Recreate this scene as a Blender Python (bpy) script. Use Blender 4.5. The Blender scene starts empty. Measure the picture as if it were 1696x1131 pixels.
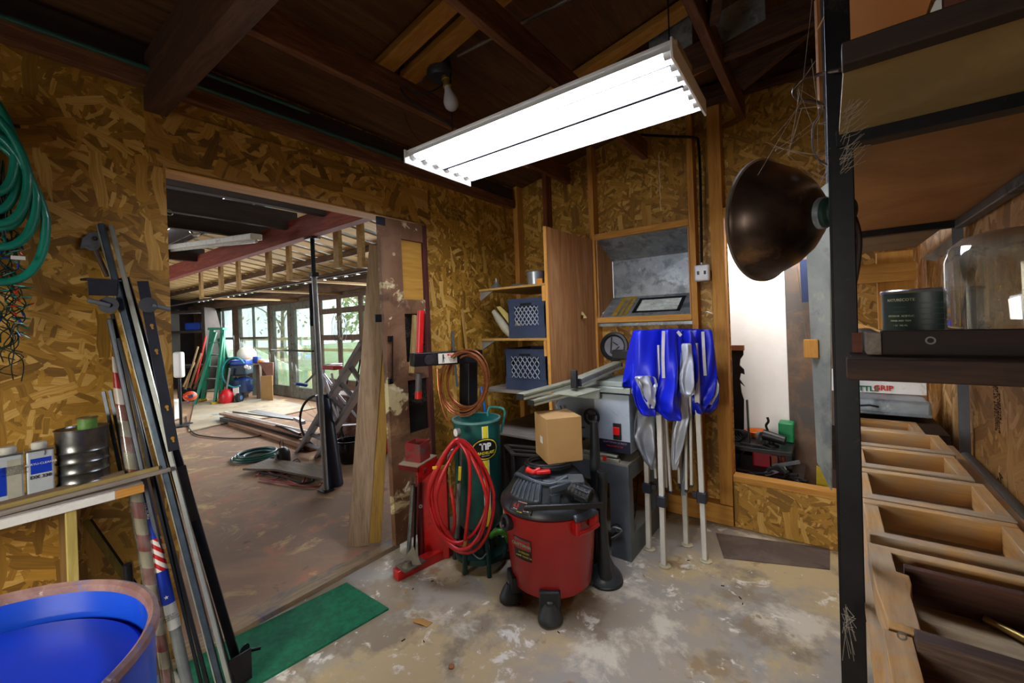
import bpy, bmesh, math, random
from mathutils import Vector, Matrix
random.seed(7)
S = bpy.context.scene
COL = S.collection
V = Vector
# ------------------------------------------------------------ view geometry
FPX=690.; CX=848.; CY=536.; CH=1.4
YAW=math.atan((1370-CX)/FPX); ROLL=.036
Fw=V((-math.sin(YAW),math.cos(YAW),0)); _R=V((math.cos(YAW),math.sin(YAW),0)); _U=V((0,0,1))
Rt=math.cos(ROLL)*_R-math.sin(ROLL)*_U; Up=math.sin(ROLL)*_R+math.cos(ROLL)*_U
CAM=V((0,0,CH))
def ray(px,py): return FPX*Fw+(px-CX)*Rt+(CY-py)*Up
def onz(px,py,z=0.): d=ray(px,py); return CAM+d*((z-CH)/d.z)
def onx(px,py,x): d=ray(px,py); return CAM+d*(x/d.x)
def ony(px,py,y): d=ray(px,py); return CAM+d*(y/d.y)
def atd(px,py,D): return CAM+ray(px,py)*(D/FPX)
def proj(p):
    v=V(p)-CAM; D=v.dot(Fw); return CX+FPX*v.dot(Rt)/D, CY-FPX*v.dot(Up)/D, D
cam=bpy.data.cameras.new('camera'); co=bpy.data.objects.new('camera',cam); COL.objects.link(co)
cam.sensor_width=36; cam.lens=36*FPX/1696; cam.shift_y=-(565.5-CY)/1696; cam.shift_x=0
cam.clip_start=.02; cam.clip_end=200
m=Matrix.Identity(4)
for i in range(3):
    m[i][0]=Rt[i]; m[i][1]=Up[i]; m[i][2]=-Fw[i]
m.translation=CAM
co.matrix_world=m; S.camera=co
S.view_settings.view_transform='Standard'; S.view_settings.look='None'; S.view_settings.gamma=1
S.view_settings.exposure=0.42
# ------------------------------------------------------------ materials
MT={}
def srgb(c):
    if isinstance(c,str):
        c=[int(c[i:i+2],16)/255 for i in (0,2,4)]
    return tuple(((x/12.92) if x<=.04045 else ((x+.055)/1.055)**2.4) for x in c)+(1,)
class N:
    def __init__(s,name):
        s.m=bpy.data.materials.new(name); s.m.use_nodes=True
        s.t=s.m.node_tree; s.n=s.t.nodes; s.b=s.n['Principled BSDF']
    def add(s,t,**k):
        n=s.n.new(t)
        for a,b in k.items():
            if a[0]=='_': n.inputs[int(a[1:])].default_value=b
            else: setattr(n,a,b)
        return n
    def l(s,a,b): s.t.links.new(a,b)
    def coord(s,scale=(1,1,1),rot=(0,0,0)):
        tc=s.add('ShaderNodeTexCoord'); mp=s.add('ShaderNodeMapping')
        mp.inputs['Scale'].default_value=scale; mp.inputs['Rotation'].default_value=rot
        s.l(tc.outputs['Object'],mp.inputs['Vector']); return mp.outputs[0]
    def noise(s,vec,scale,detail=4,rough=.6,dist=0):
        n=s.add('ShaderNodeTexNoise'); n.inputs['Scale'].default_value=scale; n.inputs['Detail'].default_value=detail
        n.inputs['Roughness'].default_value=rough; n.inputs['Distortion'].default_value=dist
        s.l(vec,n.inputs['Vector']); return n.outputs['Fac']
    def ramp(s,fac,stops,interp='LINEAR'):
        r=s.add('ShaderNodeValToRGB'); r.color_ramp.interpolation=interp
        e=r.color_ramp.elements
        while len(e)<len(stops): e.new(.5)
        for i,(p,c) in enumerate(stops): e[i].position=p; e[i].color=srgb(c) if not isinstance(c,float) else (c,c,c,1)
        s.l(fac,r.inputs[0]); return r.outputs[0]
    def mix(s,fac,a,b,mode='MIX'):
        x=s.add('ShaderNodeMix',data_type='RGBA',blend_type=mode)
        for v,i in ((fac,0),(a,6),(b,7)):
            if hasattr(v,'is_output'): s.l(v,x.inputs[i])
            elif i==0: x.inputs[0].default_value=v
            else: x.inputs[i].default_value=srgb(v)
        return x.outputs[2]
    def math(s,op,a,b=None):
        x=s.add('ShaderNodeMath',operation=op)
        for v,i in ((a,0),(b,1)):
            if v is None: continue
            if hasattr(v,'is_output'): s.l(v,x.inputs[i])
            else: x.inputs[i].default_value=v
        return x.outputs[0]
    def bump(s,h,strength=.3,dist=.003):
        b=s.add('ShaderNodeBump'); b.inputs['Strength'].default_value=strength; b.inputs['Distance'].default_value=dist
        s.l(h,b.inputs['Height']); s.l(b.outputs[0],s.b.inputs['Normal'])
def plain(name,c,rough=.5,metal=0.,var=.12,scale=9,dirt=None,dirtamt=.5,bump=.05,spec=.5,coat=0):
    """painted / plastic / metal with uneven tone and optional patches of dirt or rust"""
    if name in MT: return MT[name]
    n=N(name); v=n.coord(); f=n.noise(v,scale,5,.65)
    col=srgb(c); lo=tuple(max(0,x*(1-var*2)) for x in col[:3])+(1,); hi=tuple(min(1,x*(1+var)) for x in col[:3])+(1,)
    r=n.add('ShaderNodeValToRGB'); r.color_ramp.elements[0].color=lo; r.color_ramp.elements[1].color=hi
    r.color_ramp.elements[0].position=.3; r.color_ramp.elements[1].position=.7; n.l(f,r.inputs[0]); c1=r.outputs[0]
    if dirt:
        g=n.noise(v,scale*.7+2,8,.75,.4); k=n.ramp(g,[(.62-.25*dirtamt,0.),(.72-.2*dirtamt,1.)])
        c1=n.mix(k,c1,dirt)
        rr=n.math('MULTIPLY_ADD',k,.3); n.n[-1]
        rr.node.inputs[2].default_value=rough; n.l(rr,n.b.inputs['Roughness'])
    else:
        n.b.inputs['Roughness'].default_value=rough
    n.l(c1,n.b.inputs['Base Color']); n.b.inputs['Metallic'].default_value=metal
    n.b.inputs['Specular IOR Level'].default_value=spec; n.b.inputs['Coat Weight'].default_value=coat
    if bump: n.bump(n.noise(v,scale*6,3),bump,.002)
    MT[name]=n.m; return n.m
def wood(name,c1,c2,c3=None,axis='x',scale=1.,rough=.75,stain=None,stamt=.4,bump=.25):
    if name in MT: return MT[name]
    n=N(name); k=dict(x=(1.2,14,14),y=(14,1.2,14),z=(14,14,1.2))[axis]
    v=n.coord(tuple(a*scale for a in k)); f=n.noise(v,2.2,6,.62,1.2)
    fine=n.noise(v,12,3,.6)
    ff=n.math('ADD',n.math('MULTIPLY',f,.75),n.math('MULTIPLY',fine,.25))
    col=n.ramp(ff,[(.32,c1),(.5,c2),(.68,c3 or c2)])
    if stain:
        g=n.noise(n.coord(),3.5,7,.7,.3); col=n.mix(n.ramp(g,[(.6-.25*stamt,0.),(.75-.2*stamt,1.)]),col,stain)
    n.l(col,n.b.inputs['Base Color']); n.b.inputs['Roughness'].default_value=rough
    n.bump(ff,bump,.003); MT[name]=n.m; return n.m
def osb(name,axes='yz',tone=1.,pal=None,flake=1.,stretch=0.):
    """strand board: overlapping layers of long flat flakes lying in random directions"""
    if name in MT: return MT[name]
    n=N(name); tc=n.add('ShaderNodeTexCoord'); sx=n.add('ShaderNodeSeparateXYZ'); n.l(tc.outputs['Object'],sx.inputs[0])
    cb=n.add('ShaderNodeCombineXYZ')
    n.l(sx.outputs['XYZ'.index(axes[0].upper())],cb.inputs[0]); n.l(sx.outputs['XYZ'.index(axes[1].upper())],cb.inputs[1])
    pal=pal or ['6f4d17','86601c','9f7423','b48630','cfa557']
    wn=n.add('ShaderNodeTexNoise'); wn.inputs['Scale'].default_value=5; n.l(cb.outputs[0],wn.inputs['Vector'])
    off=n.add('ShaderNodeVectorMath',operation='MULTIPLY_ADD'); n.l(wn.outputs['Color'],off.inputs[0])
    off.inputs[1].default_value=(.06,.06,0); n.l(cb.outputs[0],off.inputs[2]); vec=off.outputs[0]
    col=None; hsum=None
    angs=[.15,1.25,2.3,.75,1.8,2.75,.45,1.5]
    for i,a in enumerate(angs):
        mp=n.add('ShaderNodeMapping'); mp.inputs['Rotation'].default_value=(0,0,a*(1-stretch))
        mp.inputs['Location'].default_value=(i*3.17,i*1.7,0)
        n.l(vec,mp.inputs['Vector'])
        sc=n.add('ShaderNodeMapping'); kk=[8,10,13,10,15,7.5,5.2,4.2][i]/flake
        sc.inputs['Scale'].default_value=(kk,kk*(3.6+.5*i%2),1); n.l(mp.outputs[0],sc.inputs['Vector'])
        vo=n.add('ShaderNodeTexVoronoi',voronoi_dimensions='2D',distance='CHEBYCHEV'); vo.inputs['Scale'].default_value=1.
        vo.inputs['Randomness'].default_value=.9
        n.l(sc.outputs[0],vo.inputs['Vector'])
        cs=n.add('ShaderNodeSeparateColor'); n.l(vo.outputs['Color'],cs.inputs[0])
        g=n.add('ShaderNodeTexNoise'); g.inputs['Scale'].default_value=1.; g.inputs['Detail'].default_value=6; gm=n.add('ShaderNodeMapping'); gm.inputs['Scale'].default_value=(1.2,7,1); n.l(sc.outputs[0],gm.inputs[0]); n.l(gm.outputs[0],g.inputs['Vector'])
        tone_=n.math('ADD',n.math('MULTIPLY',cs.outputs[0],.72),n.math('MULTIPLY',g.outputs[0],.62))
        c=n.ramp(tone_,[(.15,pal[0]),(.42,pal[1]),(.62,pal[2]),(.84,pal[3]),(1.,pal[4])])
        if col is None: col=c; hsum=cs.outputs[2]
        else:
            edge=n.math('LESS_THAN',vo.outputs['Distance'],.42)
            mk=n.math('MULTIPLY',n.math('GREATER_THAN',cs.outputs[1],.60+(.12 if i>4 else .08 if i in(2,4) else 0)),edge)
            col=n.mix(mk,col,c)
            hm=n.add('ShaderNodeMix',data_type='FLOAT'); n.l(mk,hm.inputs[0]); n.l(hsum,hm.inputs[2]); n.l(cs.outputs[2],hm.inputs[3]); hsum=hm.outputs[0]
    n.l(col,n.b.inputs['Base Color']); n.b.inputs['Roughness'].default_value=.55
    n.bump(hsum,.35,.002); MT[name]=n.m; return n.m
def emit(name,c,s):
    if name in MT: return MT[name]
    n=N(name); n.b.inputs['Base Color'].default_value=srgb(c); n.b.inputs['Emission Color'].default_value=srgb(c); n.b.inputs['Emission Strength'].default_value=s
    MT[name]=n.m; return n.m
def glass(name,c='f4fbf8',alpha=.1,rough=.03,dirt=.1):
    """thin pane: mostly see-through, some gloss and a film of dust"""
    if name in MT: return MT[name]
    n=N(name); n.n.remove(n.b); out=n.n['Material Output']
    tr=n.add('ShaderNodeBsdfTransparent'); tr.inputs[0].default_value=srgb(c)
    gl=n.add('ShaderNodeBsdfGlossy'); gl.inputs['Roughness'].default_value=rough
    df=n.add('ShaderNodeBsdfDiffuse'); df.inputs[0].default_value=srgb('d8d8d0')
    lw=n.add('ShaderNodeLayerWeight'); lw.inputs[0].default_value=.35
    m1=n.add('ShaderNodeMixShader'); m2=n.add('ShaderNodeMixShader')
    f=n.math('ADD',n.math('MULTIPLY',lw.outputs['Facing'],.7),alpha)
    n.l(f,m1.inputs[0]); n.l(tr.outputs[0],m1.inputs[1]); n.l(gl.outputs[0],m1.inputs[2])
    v=n.coord(); d=n.math('MULTIPLY',n.ramp(n.noise(v,6,6,.7),[(.4,0.),(.75,1.)]),dirt)
    n.l(d,m2.inputs[0]); n.l(m1.outputs[0],m2.inputs[1]); n.l(df.outputs[0],m2.inputs[2]); n.l(m2.outputs[0],out.inputs[0])
    MT[name]=n.m; return n.m
def layered(name,base,layers,rough=.8,scale=1.,bumpy=.3,metal=0):
    """base colour with successive blotch layers (colour, noise scale, low, high, distortion)"""
    if name in MT: return MT[name]
    n=N(name); v=n.coord((scale,)*3); c=None
    col=base
    for i,(cc,sc,a,b,ds) in enumerate(layers):
        mp=n.add('ShaderNodeMapping'); mp.inputs['Location'].default_value=(i*7.3,i*3.1,i*1.7); n.l(v,mp.inputs[0])
        col=n.mix(n.ramp(n.noise(mp.outputs[0],sc,9,.66,ds),[(a,0.),(b,1.)]),col,cc)
    n.l(col,n.b.inputs['Base Color']); n.b.inputs['Roughness'].default_value=rough; n.b.inputs['Metallic'].default_value=metal
    n.bump(n.noise(v,38,6,.7),bumpy,.003); MT[name]=n.m; return n.m
# ------------------------------------------------------------ mesh builder
class MB:
    def __init__(s): s.bm=bmesh.new()
    def faces(s,vs,fs):
        b=[s.bm.verts.new(v) for v in vs]
        for f in fs:
            try: s.bm.faces.new([b[i] for i in f])
            except ValueError: pass
        return s
    def box(s,lo,hi):
        x0,y0,z0=[min(a,b) for a,b in zip(lo,hi)]; x1,y1,z1=[max(a,b) for a,b in zip(lo,hi)]
        return s.faces([(x0,y0,z0),(x1,y0,z0),(x1,y1,z0),(x0,y1,z0),(x0,y0,z1),(x1,y0,z1),(x1,y1,z1),(x0,y1,z1)],
            [(3,2,1,0),(4,5,6,7),(0,1,5,4),(1,2,6,5),(2,3,7,6),(3,0,4,7)])
    def obox(s,c,ax,ay,az):
        """box from centre and three half-axis vectors"""
        c,ax,ay,az=V(c),V(ax),V(ay),V(az)
        vs=[c+a*ax+b*ay+d*az for d in(-1,1) for b in(-1,1) for a in(-1,1)]
        return s.faces(vs,[(0,2,3,1),(4,5,7,6),(0,1,5,4),(1,3,7,5),(3,2,6,7),(2,0,4,6)])
    def bar(s,a,b,w,h,up=(0,0,1)):
        """board from a to b (centre line), w across, h along up"""
        a,b=V(a),V(b); d=(b-a); L=d.length; d.normalize(); u=V(up); u=u-d*u.dot(d)
        if u.length<1e-4: u=V((1,0,0))-d*d.x
        u.normalize(); r=d.cross(u)
        return s.obox((a+b)/2,d*L/2,r*w/2,u*h/2)
    def ring(s,c,u,v,r,n): return [s.bm.verts.new(c+u*(math.cos(2*math.pi*i/n)*r)+v*(math.sin(2*math.pi*i/n)*r)) for i in range(n)]
    def tube(s,pts,r,n=8,closed=False,cap=True):
        pts=[V(p) for p in pts]; m=len(pts); R=r if isinstance(r,(list,tuple)) else [r]*m
        rings=[]; u=None
        for i,p in enumerate(pts):
            if closed: t=pts[(i+1)%m]-pts[i-1]
            else: t=pts[min(i+1,m-1)]-pts[max(i-1,0)]
            if t.length<1e-7: t=V((0,0,1))
            t.normalize()
            if u is None:
                u=V((0,0,1)).cross(t)
                if u.length<.05: u=V((1,0,0)).cross(t)
            u=u-t*u.dot(t)
            if u.length<1e-5: u=V((1,0,0)).cross(t)
            u.normalize(); v=t.cross(u); rings.append(s.ring(p,u,v,R[i],n))
        k=m if closed else m-1
        for i in range(k):
            a,b=rings[i],rings[(i+1)%m]
            for j in range(n): s.bm.faces.new((a[j],a[(j+1)%n],b[(j+1)%n],b[j]))
        if cap and not closed:
            s.bm.faces.new(rings[0][::-1]); s.bm.faces.new(rings[-1])
        return s
    def cyl(s,a,b,r,r2=None,n=20): return s.tube([a,b],[r,r if r2 is None else r2],n)
    def lathe(s,prof,o=(0,0,0),ax=(0,0,1),n=36,close=False,sx=1.):
        o,ax=V(o),V(ax).normalized(); u=ax.cross(V((0,0,1)))
        if u.length<.01: u=V((1,0,0))
        u.normalize(); v=ax.cross(u); rs=[]
        for r,h in prof:
            if r<1e-6: rs.append([s.bm.verts.new(o+ax*h)])
            else: rs.append([s.bm.verts.new(o+ax*h+u*(math.cos(2*math.pi*i/n)*r*sx)+v*(math.sin(2*math.pi*i/n)*r)) for i in range(n)])
        if close: rs.append(rs[0])
        for a,b in zip(rs,rs[1:]):
            for j in range(n):
                k=(j+1)%n
                if len(a)==1 and len(b)==1: continue
                if len(a)==1: f=(a[0],b[k],b[j])
                elif len(b)==1: f=(a[j],a[k],b[0])
                else: f=(a[j],a[k],b[k],b[j])
                try: s.bm.faces.new(f)
                except ValueError: pass
        return s
    def prism(s,poly,o,u,v,w):
        """2-D outline in axes u,v at o, thickened along vector w"""
        o,u,v,w=V(o),V(u),V(v),V(w); n=len(poly)
        a=[s.bm.verts.new(o+u*p[0]+v*p[1]) for p in poly]; b=[s.bm.verts.new(o+u*p[0]+v*p[1]+w) for p in poly]
        s.bm.faces.new(a[::-1]); s.bm.faces.new(b)
        for i in range(n): s.bm.faces.new((a[i],a[(i+1)%n],b[(i+1)%n],b[i]))
        return s
    def poly(s,pts,w):
        """free polygon of 3-D points thickened along w"""
        a=[s.bm.verts.new(V(p)) for p in pts]; b=[s.bm.verts.new(V(p)+V(w)) for p in pts]; n=len(a)
        s.bm.faces.new(a[::-1]); s.bm.faces.new(b)
        for i in range(n): s.bm.faces.new((a[i],a[(i+1)%n],b[(i+1)%n],b[i]))
        return s
    def grid(s,fn,nu,nv,th=None):
        g=[[s.bm.verts.new(fn(i/nu,j/nv)) for j in range(nv+1)] for i in range(nu+1)]
        for i in range(nu):
            for j in range(nv): s.bm.faces.new((g[i][j],g[i+1][j],g[i+1][j+1],g[i][j+1]))
        return s
    def sphere(s,c,r,sc=(1,1,1),n=16):
        m_=Matrix.Translation(V(c))@Matrix.Diagonal((r*sc[0],r*sc[1],r*sc[2],1)); bmesh.ops.create_uvsphere(s.bm,u_segments=n,v_segments=max(6,n//2),radius=1,matrix=m_); return s
    def text(s,st,o,u,v,h,depth=.0006,bold=0,align='CENTER'):
        """raised lettering, cap height about h, at o with reading direction u and upward v"""
        cu=bpy.data.curves.new('t','FONT'); cu.body=st; cu.size=h*1.4; cu.align_x=align; cu.align_y='CENTER'; cu.extrude=depth; cu.offset=bold; cu.resolution_u=2
        ob=bpy.data.objects.new('t',cu); COL.objects.link(ob)
        dg=bpy.context.evaluated_depsgraph_get(); me=bpy.data.meshes.new_from_object(ob.evaluated_get(dg))
        bpy.data.objects.remove(ob); bpy.data.curves.remove(cu)
        u=V(u).normalized(); v=V(v); v=(v-u*u.dot(v)).normalized(); w=u.cross(v)
        M_=Matrix((u,v,w)).transposed().to_4x4(); M_.translation=V(o); me.transform(M_); s.bm.from_mesh(me); bpy.data.meshes.remove(me); return s
    def build(s,name,mat,parent=None,bev=0,smooth=True,sub=0,solid=0,seg=2,recalc=True):
        me=bpy.data.meshes.new(name)
        if recalc: bmesh.ops.recalc_face_normals(s.bm,faces=s.bm.faces)
        if parent is not None:
            M_=world_of(parent).inverted(); s.bm.transform(M_)
        s.bm.to_mesh(me); s.bm.free()
        me.materials.append(mat)
        if smooth and len(me.polygons):
            me.polygons.foreach_set('use_smooth',[True]*len(me.polygons)); me.set_sharp_from_angle(angle=math.radians(38))
        o=bpy.data.objects.new(name,me); COL.objects.link(o); o.parent=parent
        if solid:
            k=o.modifiers.new('s','SOLIDIFY'); k.thickness=solid; k.offset=0
        if bev:
            k=o.modifiers.new('b','BEVEL'); k.width=bev; k.segments=seg; k.limit_method='ANGLE'; k.angle_limit=math.radians(40)
        if sub:
            k=o.modifiers.new('u','SUBSURF'); k.levels=sub; k.render_levels=sub
        return o
def world_of(o):
    M_=o.matrix_basis.copy()
    while o.parent is not None:
        o=o.parent; M_=o.matrix_basis@M_
    return M_
def tag(o,label,cat,group=None,kind=None):
    if label: o['label']=label
    if cat: o['category']=cat
    if group: o['group']=group
    if kind: o['kind']=kind
    return o
def thing(name,label,cat,loc=(0,0,0),rz=0,group=None):
    o=bpy.data.objects.new(name,None); COL.objects.link(o); o.location=loc; o.rotation_euler=(0,0,rz); o.empty_display_size=.05
    return tag(o,label,cat,group)
def st(name,mb,mat,**k):
    o=mb.build(name,mat,None,**k); o['kind']='structure'; return o
def one(name,mb,mat,label,cat,group=None,kind=None,**k):
    """a thing that is a single mesh; its origin is moved to its base"""
    lo=V([min(v.co[i] for v in mb.bm.verts) for i in range(3)]); hi=V([max(v.co[i] for v in mb.bm.verts) for i in range(3)])
    c=V(((lo.x+hi.x)/2,(lo.y+hi.y)/2,lo.z)); mb.bm.transform(Matrix.Translation(-c))
    o=mb.build(name,mat,None,**k); o.location=c; return tag(o,label,cat,group,kind)
def copy_tree(o,parent=None):
    c=o.copy(); COL.objects.link(c); c.parent=parent
    for ch in list(o.children): copy_tree(ch,c)
    return c
def arc(c,u,v,r,a0,a1,n=16,r2=None):
    c,u,v=V(c),V(u),V(v); r2=r2 or r
    return [c+u*(math.cos(a0+(a1-a0)*i/n)*r)+v*(math.sin(a0+(a1-a0)*i/n)*r2) for i in range(n+1)]
def smoothpath(pts,k=6):
    """Catmull-Rom through the points"""
    P=[V(p) for p in pts]; P=[P[0]*2-P[1]]+P+[P[-1]*2-P[-2]]; out=[]
    for i in range(1,len(P)-2):
        a,b,c,d=P[i-1],P[i],P[i+1],P[i+2]
        for j in range(k):
            t=j/k; out.append(.5*((2*b)+(c-a)*t+(2*a-5*b+4*c-d)*t*t+(3*b-a-3*c+d)*t**3))
    out.append(P[-2]); return out
X,Y,Z=V((1,0,0)),V((0,1,0)),V((0,0,1))
# ------------------------------------------------------------ material set
OSB_YZ=osb('strand_board_side','yz'); OSB_XZ=osb('strand_board_back','xz')
OSB_HDR=osb('strand_board_header','zy',pal=['513311','74501c','8f6423','a97b30','bd9148'],flake=1.6)
OSB_R=osb('strand_board_right','yz',pal=['7d5526','9a6c30','b58443','c7975a','dab37c'],flake=1.2,stretch=.0)
PLY=wood('plywood_tan','8d6236','a87a48','bd9160',axis='x',scale=.5,bump=.12)
PLYZ=wood('plywood_upright','8f5f34','b07c4a','c99c6c',axis='z',scale=.45,bump=.12)
PINE=wood('pine','a8702a','c08838','cf9c50',axis='x'); PINEY=wood('pine_y','a8702a','c08838','cf9c50',axis='y'); PINEZ=wood('pine_z','a8702a','bf8637','cc9848',axis='z')
RED_Y=wood('fir_y','4a2a16','6b4026','8f623e',axis='y'); RED_X=wood('fir_x','331d10','4a2c19','64422a',axis='x'); RED_Z=wood('fir_z','5b2c14','7d4222','9a5a34',axis='z')
DARK_X=wood('old_dark_wood_x','1c120c','2c1c12','3b271a',axis='x'); DARK_Y=wood('old_dark_wood_y','1c120c','2c1c12','3b271a',axis='y')
DECK=wood('roof_plywood','3f2812','5a3a1c','74502a',axis='y',scale=.6)
GREYW_Y=wood('weathered_grey_y','5e564e','857b70','9d9488',axis='y'); GREYW_X=wood('weathered_grey_x','5e564e','857b70','9d9488',axis='x')
LUMX=wood('dusty_lumber_x','a17438','c39454','d3ab72',axis='x',stain='a79a86',stamt=.75); LUMY=wood('dusty_lumber_y','a17438','c39454','d3ab72',axis='y',stain='a79a86',stamt=.75)
CONC=layered('patchy_concrete','a69a86',[('9a9893',.9,.44,.56,.1),('bda87c',1.1,.49,.57,.15),('8d7f68',1.7,.55,.62,.1),('d2cab4',2.3,.55,.63,.25),('9b8360',4.5,.60,.64,.15),('e2ddd0',7.,.60,.66,.4),('efece4',16.,.66,.70,.3),('6e6250',22.,.70,.74,.1)],rough=.62,bumpy=.25)
BARNF=layered('dirty_barn_floor','93735a',[('a88a6a',1.1,.42,.62,.3),('826a58',.8,.45,.6,.4),('a8745a',3.2,.52,.66,.6),('cbab74',1.9,.56,.68,1.6),('40352c',6.,.62,.75,.6)],rough=.85,bumpy=.35)
GALV=layered('galvanised','8f979c',[('a9b2b8',7,.4,.6,.4),('747c82',12,.5,.62,.3),('c4cbd0',20,.6,.7,.2)],rough=.4,bumpy=.05,metal=.5)
STEEL=plain('brushed_steel','9ba0a2',.3,.95,.15,20); DSTEEL=plain('dark_steel','17171b',.45,.5,.3,14,dirt='3c342c',dirtamt=.15)
GREYST=plain('grey_steel','6e747b',.45,.4,.12,8,dirt='4d4b48',dirtamt=.25)
BLACK=plain('black_plastic','141619',.42,0,.3,12,dirt='3a3733',dirtamt=.2); BLACKM=plain('black_metal','14151a',.38,.3,.3,12,dirt='33302c',dirtamt=.15)
RUBBER=plain('rubber','1c1c1e',.8,0,.2,20)
WHITE=plain('white_paint','e4e2da',.5,0,.06,10,dirt='a39d90',dirtamt=.15); WHITEP=plain('white_plastic','e8e8e4',.4,0,.05,6)
REDP=plain('red_enamel','b3100f',.35,0,.15,6,dirt='4a1a14',dirtamt=.3,coat=.3)
COPPER=plain('copper','b9764c',.32,.8,.2,30); BRASS=plain('brass','b9a15a',.35,.8,.2,20)
SILVER=plain('silver_cloth','b4bac6',.42,.25,.05,4)
# ------------------------------------------------------------ ROOM SHELL
LX=-2.25; BY=3.05; RX=.372
def bx(lo,hi): return MB().box(lo,hi)
st('floor',bx((-2.30,-1.7,-.1),(1.2,3.14,0)),CONC)
st('floor',bx((-2.30,3.14,-.1),(1.2,4.5,0)),BARNF)
st('floor',bx((-15.2,-2.2,-.1),(-2.30,4.3,-.004)),BARNF)
m_=bx((LX-.1,-1.7,0),(LX,.545,2.6)); m_.box((LX-.1,1.985,0),(LX,3.14,2.9)); m_.box((LX-.1,.545,2.13),(LX,1.985,2.7))
st('wall_left',m_,OSB_YZ)
# separate long sheet over the doorway
st('trim_1',bx((LX,.49,2.12),(LX+.012,2.02,2.37)),OSB_HDR)
wx0,wx1,wz0,wz1=-1.455,-.745,1.425,2.035
ox0=-.525; oz0,oz1=.325,2.06
SY=BY+.09
m_=MB()
m_.box((LX-.1,SY,0),(wx0,SY+.012,3.2)); m_.box((wx0,SY,wz1),(wx1,SY+.012,3.2)); m_.box((wx0,SY,0),(wx1,SY+.012,wz0)); m_.box((wx1,SY,0),(ox0,SY+.012,3.2))
m_.box((ox0,SY,0),(.5,SY+.012,oz0)); m_.box((ox0,SY,oz1),(.5,SY+.012,3.2)); 
m_.box((.05,SY,0),(.6,SY+.012,2.06))
st('wall_back',m_,OSB_XZ)
m_=bx((RX,.2,0),(RX+.1,4.4,3.3)); st('wall_right',m_,OSB_R)
# wall behind the viewer, with an opening added to let fill light in
m_=bx((-2.4,-1.8,0),(-1.4,-1.7,3.2)); m_.box((-.4,-1.8,0),(1.3,-1.7,3.2)); m_.box((-1.4,-1.8,1.7),(-.4,-1.7,3.2)); m_.box((-1.4,-1.8,0),(-.4,-1.7,.9)); st('wall_rear',m_,OSB_XZ)
m_=bx((1.2,-1.8,0),(1.3,.2,3.3)); m_.box((RX,.2,0),(1.3,.3,3.3)); st('wall_side',m_,OSB_YZ)
# sloping roof deck, rises to the right
def zr(x): return 2.62+.2*(x+2.3)
m_=MB(); m_.poly([(-2.5,-1.8,zr(-2.5)),(1.3,-1.8,zr(1.3)),(1.3,4.5,zr(1.3)),(-2.5,4.5,zr(-2.5))],(0,0,.03)); st('ceiling',m_,DECK)
k=0
def trim(mb,mat,label=None,**q):
    global k; k+=1; o=st('trim_%d'%(k+1),mb,mat,bev=.003,**q)
    return o
# studs and rails of the back wall
def stud(x0,x1,z0=.14,z1=2.84,y0=BY,mat=PINEZ): trim(bx((x0,y0,z0),(x1,SY-.001,z1)),mat)
stud(-1.50,-1.457); stud(-.745,-.705); stud(-.61,-.53); stud(-2.25,-2.20); 
stud(-1.93,-1.89,mat=RED_Z)
trim(bx((-1.456,BY,2.037),(-.746,SY-.001,2.085)),PINE); trim(bx((-1.456,BY,1.38),(-.746,SY-.001,1.423)),PINE)
trim(bx((-.529,BY,2.06),(.34,SY-.001,2.115)),PINE)
trim(bx((ox0,BY,.305),(.3,SY-.001,.345)),PINE)
trim(bx((ox0,BY+.005,.005),(RX-.01,SY-.002,.304)),OSB_XZ)
trim(bx((-2.2,BY,.005),(-.531,SY-.001,.135)),PINE)
# doubled plate along the top of the back wall
trim(bx((-2.2,BY-.03,2.842),(.36,SY,2.93)),RED_X); trim(bx((-2.2,BY-.045,2.80),(.36,BY-.002,2.84)),RED_X)
# plate along the left wall
trim(bx((LX+.002,-1.6,2.43),(LX+.05,3.0,2.50)),RED_Y)
trim(bx((LX+.002,-1.6,2.505),(LX+.04,3.0,2.60)),DARK_Y)
# threshold
m_=MB(); m_.poly([(-2.36,.50,0),(-2.215,.50,0),(-2.215,1.66,0),(-2.31,1.66,0)],(0,0,.028)); trim(m_,wood('worn_sill','6d5a44','8a7558','a08a6a',axis='y',stain='4a4c60',stamt=.5))
# door jamb lining
trim(bx((-2.37,1.983,0),(LX+.01,1.996,2.12)),plain('dark_red_paint','3c1614',.5))
trim(bx((-2.362,.542,2.113),(LX+.012,1.985,2.127)),PINEY)
# ------------------------------------------------------------ roof timbers
def timber(name,a,b,w,h,mat,label): 
    m=MB().bar(a,b,w,h); o=m.build(name,mat,None,bev=.003); o['kind']='structure'; o['label']=label; return o
timber('ceiling_beam',(-2.24,.515,2.455),(1.15,.555,2.455),.075,.23,RED_X,'heavy dark beam crossing from the left wall over the doorway corner')
for x,z,y0,y1,t in ((-1.655,2.565,.60,3.02,'nearest the left wall'),(-1.02,2.60,.60,3.02,'over the middle of the tube light'),(-.395,2.68,.60,3.02,'to the right of the tube light')):
    timber('ceiling_joist',(x,y0,z),(x,y1,z+.02),.04,.13,RED_Y,'rough brown joist running to the back wall, '+t)
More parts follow.
